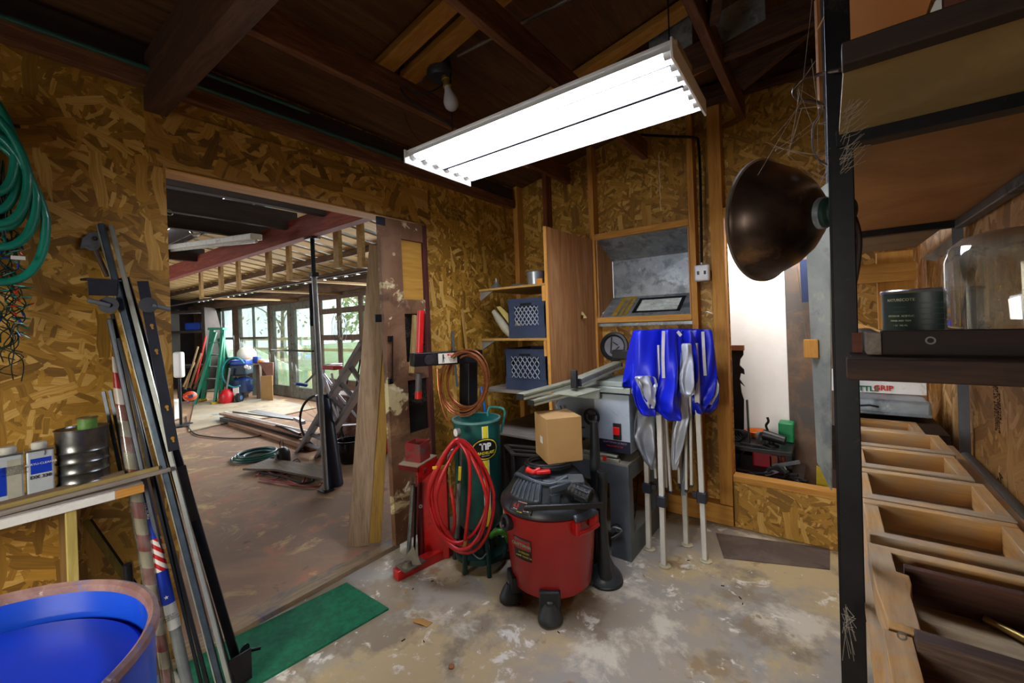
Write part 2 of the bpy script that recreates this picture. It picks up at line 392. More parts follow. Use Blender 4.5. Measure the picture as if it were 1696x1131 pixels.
# light battens under the deck and truss members near the right side
for y,z,dx in ((1.30,2.76,.0),(1.44,2.78,.1),(2.2,2.8,.0),(2.75,2.82,.0)):
    m=MB(); a=V((-1.9+dx,y,zr(-1.9+dx)-.03)); b=V((.35,y+.02,zr(.35)-.03)); m.bar(a,b,.09,.038); o=m.build('roof_batten',PINE,None,bev=.002); o['kind']='structure'
for a,b in (((-.35,2.55,2.66),(.33,2.45,2.98)),((-.95,2.3,2.72),(-.35,2.62,2.95)),((-.36,2.0,2.7),(-.1,1.3,3.05))):
    m=MB().bar(a,b,.04,.12); o=m.build('truss_web',RED_X,None,bev=.003); o['kind']='structure'
m=MB().bar((-2.2,2.3,2.66),(.33,2.34,2.78),.045,.14); o=m.build('truss_chord',RED_X,None,bev=.003); o['kind']='structure'
for c in ((-.30,2.30,2.84),(-.62,2.29,2.86)):
    m=MB().obox(c,(.11,0,.02),(0,.003,0),(0,0,.08)); o=m.build('gusset_plate',GALV,None); o['kind']='structure'
# ------------------------------------------------------------ room beyond the right-hand opening
st('wall_beyond',bx((-.75,4.4,0),(.6,4.5,3.2)),plain('brown_board','6f5640',.7,0,.1,4))
st('wall_beyond_left',bx((-.78,SY+.02,0),(-.72,4.4,3.2)),plain('brown_board','6f5640'))
# ------------------------------------------------------------ the big barn room seen through the doorway
WY=4.2
def wxx(px,py=560): return ony(px,py,WY).x
BW=wood('barn_frame_x','4d3a2c','6a5442','826c58',axis='x'); BWZ=wood('barn_frame_z','4a3b30','665548','7e6d60',axis='z')
GFR=plain('grey_window_paint','6f736c',.6,0,.15,12,dirt='4a443c',dirtamt=.35)
zt=2.06
ops=[(wxx(352),wxx(388),.72,zt),(wxx(395),wxx(447),.72,zt),(wxx(449),wxx(522),0.02,2.0),(wxx(528),wxx(640),.42,2.04)]
m_=MB(); edges=[-15.1]
for a,b,z0,z1 in ops:
    m_.box((edges[-1],WY,0),(a,WY+.1,2.35)); m_.box((a,WY,0),(b,WY+.1,z0)); m_.box((a,WY,z1),(b,WY+.1,2.35)); edges.append(b)
m_.box((edges[-1],WY,0),(-2.35,WY+.1,2.35)); st('wall_barn_windows',m_,BW)
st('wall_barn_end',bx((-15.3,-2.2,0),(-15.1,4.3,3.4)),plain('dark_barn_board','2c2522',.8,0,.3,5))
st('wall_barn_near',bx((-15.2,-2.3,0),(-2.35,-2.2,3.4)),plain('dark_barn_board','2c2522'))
GL=glass('window_glass',dirt=.12)
def window(nm,a,b,z0,z1,cols,rows,fw=.05,mw=.025,bot=None,mat=GFR):
    m=MB(); y0,y1=WY-.01,WY+.05
    m.box((a,y0,z0),(a+fw,y1,z1)); m.box((b-fw,y0,z0),(b,y1,z1)); m.box((a+fw,y0,z1-fw),(b-fw,y1,z1)); m.box((a+fw,y0,z0),(b-fw,y1,z0+(bot or fw)))
    for i in range(1,cols):
        x=a+(b-a)*i/cols; m.box((x-mw/2,y0+.01,z0+(bot or fw)),(x+mw/2,y1-.01,z1-fw))
    for zz in rows: m.box((a+fw,y0+.012,zz-mw/2),(b-fw,y1-.012,zz+mw/2))
    o=m.build(nm,mat,None); o['kind']='structure'
    g=MB().box((a+fw*.6,WY+.018,z0+.03),(b-fw*.6,WY+.022,z1-.03)); g.build('window_glass',GL,o); return o
a,b,z0,z1=ops[0]; window('window_1',a+.02,b-.02,z0,z1,2,[1.28],mw=.06)
a,b,z0,z1=ops[1]; window('window_2',a+.02,b-.02,z0,z1,2,[1.28],mw=.05)
a,b,z0,z1=ops[2]; mid=(a+b)/2; window('door_1',a+.02,mid-.012,z0,z1,1,[],fw=.14,bot=.22); window('door_2',mid+.012,b-.02,z0,z1,1,[],fw=.14,bot=.22)
a,b,z0,z1=ops[3]; window('window_3',a+.02,b-.02,z0,z1,3,[1.76,1.26],fw=.06,mw=.1,mat=BWZ)
# door bar across both leaves
one('barn_door_bar',MB().cyl((wxx(452),WY-.05,1.0),(wxx(522),WY-.05,1.0),.018,n=10),BLACKM,'dark bar fixed across the two glazed barn doors','door bar')
# barn roof: dark metal on the near side, spaced boards on the far slope
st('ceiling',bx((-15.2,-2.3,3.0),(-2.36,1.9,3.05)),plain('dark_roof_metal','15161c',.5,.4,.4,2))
JX=[ony(545,352,1.9),ony(482,378,1.9),ony(436,395,1.9)]
x=-2.9
for q,(p) in enumerate(JX+[V((JX[2].x-1.9*i,1.9,JX[2].z)) for i in (1,2,3,4)]):
    timber('barn_joist',(p.x,-2.1,2.44),(p.x,1.95,2.44),.06,.17,DARK_Y,'dark barn joist seen through the doorway')
timber('barn_beam',(-15,1.93,2.335),(-2.42,1.90,2.335),.09,.19,wood('barn_beam_paint','5a1f10','7c2f18','8f4426',axis='x'),'long dark red barn beam carried by the steel pole')
PUR=wood('roof_strip_wood','8a6c40','a58654','b99b68',axis='y'); st('roof_sheet',MB().poly([(-15.2,1.95,2.80),(-2.36,1.95,2.80),(-2.36,4.4,2.42),(-15.2,4.4,2.42)],(0,0,.004)),glass('translucent_sheet','9aa0a0',.05,.4,.6)); st('barn_fascia',MB().box((-15.1,1.96,2.75),(-2.36,1.99,3.04)),DARK_X); 
def zs(y): return 2.74-.16*(y-1.95)
i=0; xx=-14.9
while xx<-2.4:
    m=MB().bar((xx,1.98,zs(1.98)),(xx,4.25,zs(4.25)),.24,.022); o=m.build('roof_strip',PUR,None); o['kind']='structure'; xx+=.37
for yy in (2.5,3.3,3.95):
    m=MB().bar((-15,yy,zs(yy)-.06),(-2.4,yy,zs(yy)-.06),.04,.085); o=m.build('barn_rafter',BW,None); o['kind']='structure'
for px,py,w in ((599,443,.09),(480,465,.09),(396,482,.09),(334,495,.1)):
    p=ony(px,py,2.55); m=MB().box((p.x-w/2,2.53,p.z),(p.x+w/2,2.57,zs(2.55)-.02)); m.box((p.x-w/2,2.57,p.z),(p.x+w/2,4.19,p.z+.03)); o=m.build('roof_hanger',PUR,None,bev=.002); o['kind']='structure'
for px in (560,445,365):
    p=ony(px,430,2.3); m=MB().box((p.x-.05,2.28,2.02),(p.x+.05,2.32,zs(2.3)-.02)); o=m.build('roof_hanger',PUR,None,bev=.002); o['kind']='structure'
p0=ony(334,495,2.55); m=MB().bar((-15,2.6,2.02),(-2.4,2.6,2.02),.03,.02); o=m.build('barn_tie_rod',DARK_X,None); o['kind']='structure'
m=MB().bar((-15,4.1,2.16),(-2.4,4.1,2.16),.12,.14); o=m.build('barn_plate',BW,None); o['kind']='structure'
# ------------------------------------------------------------ outdoors beyond the barn windows
GRASS=layered('lawn','9ab07c',[('b4c894',.5,.4,.6,.5),('c8c4a8',.9,.5,.65,1.)],rough=.9)
st('ground',bx((-45,4.31,-.3),(12,50,-.12)),GRASS)
LEAF=layered('leaves','a9bc82',[('c8d69c',2.,.4,.6,.3),('93a876',3.,.5,.65,.3)],rough=.8); LEAF2=layered('pale_twigs','d0cbb8',[('b8c09a',2.,.4,.6,.3)],rough=.8)
TRUNK=plain('bark','9a8e7c',.9,0,.3,5)
def tree(x,y,h,r,mat,label,nleaf=700,cat='tree',nm='tree'):
    t=thing(nm,label,cat,(x,y,-.12),group=None)
    rg=random.Random(int(x*100)); m=MB(); m.tube(smoothpath([(x,y,-.12),(x+.1,y,h*.35),(x-.05,y+.1,h*.8)]),[.14,.13,.12,.11,.11,.1,.1,.09,.08,.07,.06,.05,.04][:13],8)
    for i in range(9):
        a=rg.random()*6.28; z0=h*(.3+.05*i); m.tube([(x,y,z0),(x+math.cos(a)*r*.4,y+math.sin(a)*r*.4,z0+h*.15),(x+math.cos(a)*r*.8,y+math.sin(a)*r*.8,z0+h*.25)],[.05,.03,.01],5)
    m.build('trunk',TRUNK,t)
    m=MB()
    for i in range(nleaf):
        d=V((rg.gauss(0,1),rg.gauss(0,1),rg.gauss(0,1))).normalized()*(rg.random()**.4)
        c=V((x+d.x*r,y+d.y*r,h*.66+d.z*h*.4)); u=V((rg.gauss(0,1),rg.gauss(0,1),rg.gauss(0,1))).normalized(); w=u.cross(V((rg.random(),rg.random(),1))).normalized(); s=.07+rg.random()*.1
        m.faces([c-u*s,c-w*s*.5,c+u*s,c+w*s*.5],[(0,1,2,3)])
    m.build('crown',mat,t,smooth=False,recalc=False)
    return t
tree(-22.5,10.0,4.6,2.2,LEAF,'bushy green tree seen through the farthest barn window',350)
tree(-17.8,16.5,5.2,2.4,LEAF2,'pale bare tree behind the second barn window',300)
tree(-12.9,8.6,3.4,1.1,LEAF,'mossy green shrub outside the right glazed door',500)
tree(-15.9,11.8,5.,1.5,LEAF2,'grey twiggy tree outside the left glazed door',350)
tree(-11.2,11.5,4.2,2.,LEAF2,'pale twiggy tree outside the window with the wire bundle',350)
tree(-8.2,9.5,4.,1.6,LEAF,'leafy tree outside the right edge of the nearest barn window',500)
f_=thing('garden_fence','pale wooden rail fence beyond the second barn window','fence',(-20,9.5,-.12))
for i in range(11): MB().box((-26+i*1.6,9.48,-.12),(-25.9+i*1.6,9.55,1.15)).build('post',WHITE,f_)
m=MB(); m.box((-26,9.45,1.0),(-9.9,9.48,1.12)); m.box((-26,9.45,.5),(-9.9,9.48,.62)); m.build('rail',wood('fence_wood','a08a5a','b8a070','c8b284',axis='x'),f_)
# ------------------------------------------------------------ LIGHT
w=bpy.data.worlds.new('sky'); S.world=w; w.use_nodes=True; bg=w.node_tree.nodes['Background']
bg.inputs[0].default_value=srgb('e6eef4'); bg.inputs[1].default_value=3.0
def area(name,loc,direction,sx,sy,power,color=(1,1,1)):
    l=bpy.data.lights.new(name,'AREA'); l.shape='RECTANGLE'; l.size=sx; l.size_y=sy; l.energy=power; l.color=color
    o=bpy.data.objects.new(name,l); COL.objects.link(o); o.location=loc; o.rotation_euler=V(direction).to_track_quat('-Z','Y').to_euler(); return o
area('window_daylight',(-10.3,WY-.08,1.3),(-0.05,-1,-.25),6.5,1.5,190,(.93,.97,1))
q=area('rear_fill_light',(-.9,-1.66,1.3),(-.14,1,-.52),.95,.75,17,(1,.93,.80)); q.data.spread=math.radians(100)  # added fill lamp in the invented opening behind the viewer
area('window_daylight',(-5.3,WY-.08,1.35),(.1,-1,-.3),1.6,1.4,70,(.95,.97,1))

area('barn_side_fill',(-7.5,-2.1,1.6),(.1,1,-.1),4.,1.8,110,(.97,.98,1))  # added fill on the closed near wall, brightens barn things facing the viewer
# ------------------------------------------------------------ TUBE LIGHT
FZ=2.215
c4=[onz(668,262,FZ),onz(783,300,FZ),onz(1168,180,FZ),onz(1108,85,FZ)]
O=(c4[0]+c4[1]+c4[2]+c4[3])/4; ax_=((c4[3]-c4[0])+(c4[2]-c4[1])); ax_.z=0; ax_.normalize(); ay_=Z.cross(ax_)
HL=((c4[3]-c4[0]).dot(ax_)+(c4[2]-c4[1]).dot(ax_))/4; HW=((c4[1]-c4[0]).dot(ay_)+(c4[2]-c4[3]).dot(ay_))/4
if HW<0: ay_=-ay_; HW=-HW
lt=thing('tube_light','long six-tube fluorescent light fixture hanging lit under the joists','ceiling light',O)
WR=plain('reflector_white','f0f0ee',.3,0,.03,4); TUBE=emit('tube_glow','eaeeff',19.)
m=MB(); g=6; wv=2*HW/g
prof=[]
for i in range(g):
    y0=-HW+i*wv; prof+= [(y0,.0),(y0+wv*.25,.030),(y0+wv*.75,.030)]
prof.append((HW,.0))
vs=[];fs=[]
for j,(yy,zz) in enumerate(prof):
    for e in (-1,1): vs.append(O+ax_*(e*HL)+ay_*yy+Z*zz)
for j in range(len(prof)-1): fs.append((2*j,2*j+1,2*j+3,2*j+2))
m.faces(vs,fs); m.obox(O+Z*.034,ax_*HL,ay_*HW*.96,Z*.003); m.build('reflector',WR,lt)
for e in (-1,1): MB().obox(O+ax_*(e*(HL+.004))+Z*.006,ax_*.004,ay_*(HW+.006),Z*.032).build('end_plate',WR,lt,bev=.002)
for i_,w_ in ((1,.0016),(2,.0013),(3,.0065)):
    yy=-HW+i_*wv; MB().obox(O+ay_*yy-Z*.0015,ax_*(HL-.02),ay_*w_*1.25,Z*.001).build('reflector_slot',plain('slot_dark','0c0e1c',.6,0,.05),lt)
m=MB(); m.obox(O+Z*.075,ax_*HL*.985,ay_*.10,Z*.037); m.build('ballast_cover',plain('fixture_tan','b5a894',.5),lt,bev=.004)
for i in range(g):
    yy=-HW+(i+.5)*wv
    t_=MB().cyl(O+ax_*(HL-.03)+ay_*yy+Z*.018,O-ax_*(HL-.03)+ay_*yy+Z*.018,.0145,n=14).build('tube',TUBE,lt)
    for e in (-1,1): MB().cyl(O+ax_*(e*(HL-.002))+ay_*yy+Z*.018,O+ax_*(e*(HL-.03))+ay_*yy+Z*.018,.0185,n=14).build('lamp_socket',plain('socket_metal','a9a69a',.4,.3),t_)
for e in (-.85,.9):
    p=O+ax_*HL*e+Z*.113; MB().tube([p,p+V((0,0,.42))],.0025,6).build('chain',DSTEEL,lt)
# ------------------------------------------------------------ bare bulb with junction box and conduit
JY=1.52
jb=ony(728,112,JY); 
jt=thing('bulb_fixture','round dark junction box with a bare frosted bulb, unlit','light bulb',jb)
GBOX=plain('junction_grey','4d5258',.5,.5,.15,9)
MB().lathe([(0,.06),(.058,.06),(.058,-.014),(.066,-.017),(.066,-.040),(.056,-.056),(0,-.062)],jb,n=28).build('junction_box',GBOX,jt)
bd=(ony(752,190,JY)-ony(738,132,JY)); bd.normalize(); b0=ony(737,128,JY)
MB().lathe([(0,0),(.020,0),(.021,.016),(.017,.019),(.017,.046),(.021,.048),(.021,.056),(0,.058)],b0,bd,20).build('bulb_socket',BRASS,jt)
MB().lathe([(r__*1.33,h__*1.38) for r__,h__ in [(.011,.04),(.013,.05),(.0155,.062),(.022,.08),(.027,.097),(.028,.108),(.025,.122),(.017,.132),(.007,.1365),(0,.137)]],b0,bd,24).build('bulb',plain('frosted_glass','dcd9da',.25,0,.03,5),jt)
cdt=MB(); cdt.tube([ony(545,205,JY),ony(700,130,JY+.0)],.009,10); cdt.tube([ony(758,92,JY),ony(950,-6,JY)],.009,10); 
one('conduit',cdt,STEEL,'thin steel conduit running through the junction box to the left wall','conduit')
P=[ony(*a) for a in ((716,92,JY),(690,90,JY-.06),(665,110,JY-.14),(660,135,JY-.18),(672,160,JY-.2),(700,180,JY-.18),(735,200,JY-.14),(752,212,JY-.1))]
one('power_cord',MB().tube(smoothpath(P),.006,8),RUBBER,'black cord looping from the junction box down to the tube light','cord')
P=[ony(*a) for a in ((672,140,JY-.18),(685,152,JY-.16),(703,155,JY-.12),(722,148,JY-.06),(734,140,JY))]
one('power_cord',MB().tube(smoothpath(P),.004,6),RUBBER,'short black lead dangling beside the bulb socket','cord')
P=[onx(669,185,-1.72),onx(678,210,-1.72),onx(690,228,-1.72),onx(704,240,-1.72)]
one('hanging_wire',MB().tube(smoothpath(P),.0015,5),RUBBER,'thin wire hanging under the joist beside the left end of the tube light','wire')
# painted pipes along the top of the left wall
for (a,b,r,l) in (((0,22,-2.14),(690,273,-2.14),.010,'lower green pipe running along the top of the left wall'),((330,118,-2.1),(512,186,-2.1),.009,'upper green pipe under the roof deck, ending above the doorway')):
    p=onx(a[0],a[1],a[2]); q=onx(b[0],b[1],b[2])
    if l[0]=='l': p=onx(337,146,-2.14); q=onx(664,263,-2.14); d=(q-p); p=p-d*1.3
    one('pipe',MB().cyl(p,q,r,n=10),plain('green_pipe_paint','1f4f45',.4,0,.2,9),l,'pipe')
# ------------------------------------------------------------ outlet, conduit, pull string on the back wall
oc=ony(1163,452,BY-.035)
ot=thing('outlet_box','white double outlet box on the stud right of the metal hood','outlet',oc)
MB().box(oc+V((-.046,-.02,-.055)),oc+V((.046,.035,.055))).build('box',plain('outlet_white','cfd2d2',.4,.1),ot,bev=.01,seg=3)
for e in (-1,1):
    m=MB()
    for q,hh in ((0,.015),):
        m.box(oc+V((e*.021-.007,-.0225,-.012)),oc+V((e*.021+.007,-.0195,.012)))
    m.build('socket_slot',BLACK,ot)
MB().cyl(oc+V((0,.0,.05)),oc+V((0,.0,.07)),.012).build('connector',STEEL,ot)
P=[oc+V((0,0,.068)),ony(1160,300,BY-.03),ony(1157,240,BY-.03),ony(1150,228,BY-.03),ony(1110,226,BY-.05),ony(1042,222,BY-.08)]
one('conduit',MB().tube(smoothpath(P),.009,8),DSTEEL,'dark conduit rising from the outlet box to the ceiling','conduit')
P=[ony(1091,258,BY-.02)+V((.003*math.sin(i*2.1),0,0))*1+V((0,0,-i*.03)) for i in range(14)]
one('pull_string',MB().tube(smoothpath(P,3),.002,5),WHITE,'dirty white string hanging down above the metal hood','string')
m=MB().tube(smoothpath([ony(1163,519,BY-.01),ony(1170,516,BY-.015),ony(1180,519,BY-.01)]),.003,5); one('wire_hook',m,STEEL,'small bent wire on the stud below the outlet','hook')
# ------------------------------------------------------------ niche with the galvanised hood
nt=thing('metal_hood_window','galvanised sheet-metal hood with a small slanted window','vent hood',((wx0+wx1)/2,BY+.1,wz0))
D=.30
m=MB(); m.poly([(wx0+.004,BY+.012,wz0),(wx0+.004,BY+.012,wz1),(wx0+.004,BY+D,wz1-.13),(wx0+.004,BY+D,wz0+.15)],(.01,0,0)); m.poly([(wx1-.014,BY+.012,wz0),(wx1-.014,BY+.012,wz1),(wx1-.014,BY+D,wz1-.13),(wx1-.014,BY+D,wz0+.15)],(.01,0,0)); m.build('side_board',PLYZ,nt)
m=MB(); m.poly([(wx0+.015,BY+.02,wz1-.004),(wx1-.015,BY+.02,wz1-.004),(wx1-.015,BY+D,wz1-.14),(wx0+.015,BY+D,wz1-.14)],(0,.003,.006)); m.build('hood_top',GALV,nt)
# back sheet, pressed with a shallow diagonal cross
cx_=(wx0+wx1)/2; zb0,zb1=wz0+.16,wz1-.14; yb=BY+D
m=MB(); m.faces([(wx0+.015,yb,zb0),(wx1-.015,yb,zb0),(wx1-.015,yb,zb1),(wx0+.015,yb,zb1),(cx_,yb-.012,(zb0+zb1)/2)],[(0,1,4),(1,2,4),(2,3,4),(3,0,4)]); m.build('hood_back',GALV,nt,smooth=False)
# slanted bottom with the glazed opening
def slp(u,v): return V((wx0+.015+(wx1-wx0-.03)*u, BY+.025+(D-.03)*v, wz0+.002+.16*v))
n_=V((0,.16,-(D-.03))).normalized()
u0,u1,v0,v1=.36,.88,.14,.84
m=MB()
for (a,b,c,d) in ((0,1,0,v0),(0,1,v1,1),(0,u0,v0,v1),(u1,1,v0,v1)): m.poly([slp(a,c),slp(b,c),slp(b,d),slp(a,d)],n_*.004)
m.build('hood_base',GALV,nt)
m=MB()
for (a,b,c,d) in ((u0,u1,v0,v0+.05),(u0,u1,v1-.05,v1),(u0,u0+.035,v0,v1),(u1-.035,u1,v0,v1)): m.poly([slp(a,c)-n_*.006,slp(b,c)-n_*.006,slp(b,d)-n_*.006,slp(a,d)-n_*.006],n_*.008)
m.build('window_frame',DSTEEL,nt)
m=MB(); m.poly([slp(u0,v0)+n_*.003,slp(u1,v0)+n_*.003,slp(u1,v1)+n_*.003,slp(u0,v1)+n_*.003],n_*.003); m.build('pane',glass('hood_pane','a8a8a4',.02,.05,.45),nt)
m=MB()
for a,b in ((.13,.19),(.22,.25),(.27,.31)): m.poly([slp(a,.02)-n_*.002,slp(b,.02)-n_*.002,slp(b,.98)-n_*.002,slp(a,.98)-n_*.002],n_*.001)
m.poly([slp(.13,.9)-n_*.003,slp(.3,.9)-n_*.003,slp(.3,.99)-n_*.003,slp(.13,.99)-n_*.003],n_*.001)
m.build('tape_strip',plain('yellow_tape','b7942e',.6,0,.2,20),nt)
trim(bx((-1.456,BY+.02,1.35),(-.73,BY+.03,1.378)),GALV)
# round disc leaning on the wall under the hood
dc=ony(1018,574,BY-.06)
rt=thing('round_grille','round black-rimmed disc with a grey torn cloth face, leaning on the back wall','speaker',dc)
dn=V((.02,-1,.12)).normalized()
MB().lathe([(.078,0),(.108,0),(.112,.008),(.108,.022),(.09,.026),(.078,.016)],dc,dn,40,close=True).build('rim',BLACK,rt)
MB().lathe([(0,.008),(.08,.008),(.08,.002),(0,.002)],dc,dn,40).build('cloth_face',plain('dusty_grey_cloth','77777c',.9,0,.15,14),rt)
m=MB(); u_=V((1,0,0)); v_=dn.cross(u_)
m.bar(dc+dn*.014-u_*.02+v_*.07,dc+dn*.014-u_*.025-v_*.05,.01,.004,dn); m.bar(dc+dn*.014+u_*.04+v_*.0,dc+dn*.014-u_*.02-v_*.055,.006,.004,dn); m.bar(dc+dn*.014+u_*.03+v_*.01,dc+dn*.014-u_*.01+v_*.035,.006,.004,dn)
m.build('strut',BLACK,rt)
# ------------------------------------------------------------ RIGHT-HAND RACK
rk=thing('shelf_rack','tall steel rack with plywood shelves standing against the right wall','shelf rack',(.19,1.4,0))
XL,XR=.03,.345
def rbar(nm,lo,hi,mat,**k): return MB().box(lo,hi).build(nm,mat,rk,**k)
t_=ony(1372,283,.87); u_=ony(1397,283,.87)
ptop=ony(1371,0,.87); pbot=ony(1401,1131,.87); d=(pbot-ptop); ptop=ptop-d*(.45/abs(d.z)); pbot=pbot+d*((pbot.z-.0)/abs(d.z))
w_=.030
m=MB(); m.bar(ptop,pbot,.003,.034,Y); 
m=MB(); 
for a,b in ((ptop,pbot),):
    m.bar(a+V((.012,0,0)),b+V((.012,0,0)),.031,.004,Y)
    m.bar(a+V((-.0035,.016,0)),b+V((-.0035,.016,0)),.004,.034,Y)
m.build('post',DSTEEL,rk,bev=.0015)
for x,y,mt in ((XR,.87,DSTEEL),(XR+.004,1.98,GREYST),(XL-.005,2.02,GREYST)):
    m=MB(); m.box((x-.013,y-.002,0),(x+.013,y+.002,2.9)); m.box((x+.009,y,0),(x+.013,y+.026,2.9)); m.build('post',mt,rk,bev=.001)
ZA=1.685
PLG=layered('shelf_ply_pale','9a8455',[('8b7c50',1.5,.4,.6,.3),('b09a68',3,.55,.7,.3),('6f6244',9,.66,.72,.2)],rough=.7); PLO=layered('shelf_ply_orange','b98a54',[('c99a62',1.2,.4,.6,.2),('a0743f',2.2,.5,.66,.4),('6b4c2a',12,.68,.72,.2)],rough=.65)
rbar('shelf',(.024,.635,ZA),(.345,.86,ZA+.012),PLG)
rbar('shelf_edge',(.022,.612,ZA-.004),(.345,.636,ZA+.022),DARK_X,bev=.002)
rbar('shelf',(.03,.90,ZA),(.345,1.95,ZA+.012),PLO)
rbar('crossbar',(.02,.862,ZA-.018),(.345,.895,ZA+.008),DSTEEL,bev=.001)
rbar('crossbar',(.03,1.952,ZA-.022),(.345,1.985,ZA+.006),DSTEEL,bev=.001)
rbar('side_rail',(.338,.9,ZA-.028),(.362,1.95,ZA-.002),GREYST,bev=.003)
rbar('shelf',(.03,.7,2.14),(.22,2.6,2.152),PLO)
rbar('crossbar',(.02,.862,2.115),(.345,.89,2.138),DSTEEL,bev=.001)
# middle shelf with a dark stained front edge
ZM0=ony(1405,628,.75).z; ZM1=ony(1405,593,.75).z
rbar('shelf',(.027,.775,ZM0+.004),(.345,1.95,ZM1-.001),wood('dark_stained','20110c','34190f','4a2416',axis='x'))
rbar('shelf_edge',(.020,.74,ZM0),(.345,.775,ZM1),wood('stained_edge','1c100b','2c1811','46301f',axis='x'),bev=.002)
# lower shelf, its rails and the pipe along the wall
ZL=.93
rbar('shelf',(.035,.45,ZL-.012),(.33,2.03,ZL),LUMY)
rbar('crossbar',(.02,.885,ZL-.04),(.345,.905,ZL-.014),DSTEEL); rbar('crossbar',(.02,2.0,ZL-.04),(.345,2.02,ZL-.014),DSTEEL)
MB().cyl(V((.345,1.95,.915)),V((.345,.35,.915)),.017,n=14).build('side_rail',plain('dusty_pipe','5c564e',.6,.3,.15,10),rk)
# grey side panel hanging behind the front post
m=MB(); m.poly([ony(1336,430,2.02),ony(1353,765,2.02),ony(1376,812,1.93),ony(1374,300,1.93),ony(1336,330,2.02)],(.004,.001,0)); m.build('side_panel',layered('worn_grey_panel','80847c',[('94978c',3,.45,.6,.4),('6c706e',6,.52,.64,.5),('aaa890',9,.62,.7,.6)],rough=.5,metal=.3),rk)
m=MB(); a=ony(1331,562,1.99); b=ony(1356,592,1.99); m.box((a.x,1.965,b.z),(b.x,2.0,a.z)); one('wood_block',m,PINEZ,'small yellow wood block fixed to the grey panel beside the dark post','wood block',bev=.002)
# whitish shelf, beam and boards at the far end of the rack
one('plywood_offcut',MB().box((.0,2.0,ZA-.005),(.33,2.62,ZA+.007)),plain('pale_ply','a79f8a',.8,0,.12,5),'whitish plywood sheet lying in line with the upper rack shelf','plywood')
p=ony(1480,435,2.64); q=ony(1480,466,2.64)
st('trim_90',MB().box((-.01,2.63,q.z),(.33,2.67,p.z)),PINE)
one('foam_strip',MB().poly([ony(1528,428,2.3),ony(1580,390,2.05),ony(1580,415,2.05),ony(1548,432,2.3)],(.0,.02,.0)),plain('dirty_foam','b3aea0',.9,0,.2,14),'dirty white foam strip under the far end of the rack shelf','foam strip')
st('trim_91',MB().box((.20,2.70,.7),(.33,2.74,1.68)),PINEZ)
st('trim_92',MB().box((.02,2.72,.7),(.05,2.76,1.68)),PINEZ)
# lumber on top of the high shelf
a=ony(1560,52,.64); one('lumber_piece',MB().box((a.x,.625,ZA+.0225),(.34,.66,ZA+.052)),wood('reddish_board','4a2416','5f3020','744030',axis='x'),'reddish board lying along the front of the upper rack shelf','board',bev=.001)
one('plaster_chip',MB().poly([V((a.x-.001,.63,ZA+.023)),V((a.x-.001,.63,ZA+.046)),V((a.x-.006,.63,ZA+.04)),V((a.x-.013,.63,ZA+.023))],(0,.02,0)),WHITE,'chip of white plaster at the left end of the reddish board','chip')
# dark frame standing on the middle shelf
a=ony(1460,548,.80); b=ony(1460,600,.80)
fr=thing('wood_frame','dark stained wooden frame lying on the middle rack shelf in front of the paint can','frame',(a.x+.1,.85,ZM1))
MB().box((a.x,.80,ZM1+.001),(.34,.822,a.z)).build('front_rail',wood('dark_stained2','150c0a','24130f','351d17',axis='x'),fr,bev=.0015)
MB().box((a.x-.017,.798,ZM1+.001),(a.x-.0005,1.0,a.z-.002)).build('end_rail',wood('grey_end','5b5048','7b6f65','9c9188',axis='y'),fr,bev=.0015)
m=MB().lathe([(.0035,0),(.0055,0),(.0055,-.002),(.0035,-.002)],V((a.x+.05,.7995,a.z-.014)),-Y,16,close=True); m.build('screw_ring',STEEL,fr)
m=MB(); c0=ony(1412,566,.83); m.box((c0.x,.84,ZM1+.001),(a.x-.02,.85,a.z-.004)); m.build('end_panel',wood('reddish_brown_board','4a2214','5c2c1a','6e3a26',axis='x'),fr)
sh=MB()
for i in range(3): sh.box((.045,1.5,ZM1+.001+.008*i),(.12+.01*i,1.9,ZM1+.007+.008*i))
for i in range(3):
    m=MB().box((.045-.003*i,1.05+.02*i,ZM1+.001+.007*i),(.092,1.9,ZM1+.0075+.007*i)); one('thin_board',m,PINEY,'thin pale board in the small stack left of the paint can','board',group='thin boards stacked on the middle rack shelf')
sh.bm.free()
# paint can
pc=V((.177,1.26,ZM1)); topz=ony(1540,478,pc.y-.02).z-ZM1
ct=thing('paint_can','dark green paint can with printed label standing beside the glass jar','paint can',pc)
GREEND=plain('dark_green_label','0f2a20',.4,0,.15,6)
MB().lathe([(0,0),(.078,0),(.0785,.004),(.078,.008),(.078,topz-.006),(.0,topz-.006)],pc,n=48).build('body',GREEND,ct)
MB().lathe([(.073,topz-.008),(.079,topz-.008),(.0805,topz-.003),(.079,topz),(.073,topz)],pc,n=48,close=True).build('rim',STEEL,ct)
def wrap_text(st_,c,r,z,ang,h,mat,parent,depth=.0003,name='label_text',bold=0):
    m=MB().text(st_,V((0,0,0)),X,Z,h,depth,bold)
    for v in m.bm.verts:
        a_=ang+v.co.x/r; v.co=V((c.x+(r+.0006-v.co.y)*math.sin(a_),c.y-(r+.0006-v.co.y)*math.cos(a_),c.z+z+v.co.z))
    return m.build(name,mat,parent,smooth=False)
va=math.atan2(-pc.x,pc.y)   # heading from the can towards the viewer
CREAM=plain('cream_ink','b8b48e',.6,0,.05)
for i,(z,h,tx) in enumerate(((topz-.022,.006,'NATURECOTE'),(topz-.036,.0018,'____________________'),(topz-.046,.0018,'____________________'),(topz-.056,.004,'EXTERIOR  ACRYLIC'),(topz-.066,.0035,'HOUSE AND TRIM'),(topz-.076,.0035,'1 QT  946 ML'))):
    wrap_text(tx,pc,.0782,z,va-.62,h,CREAM,ct)
for i in range(7): wrap_text('satin finish keep from freezing stir well',pc,.0782,topz-.03-.011*i,va+.15,.0026,plain('faint_ink','5d6a60',.6,0,.05),ct)
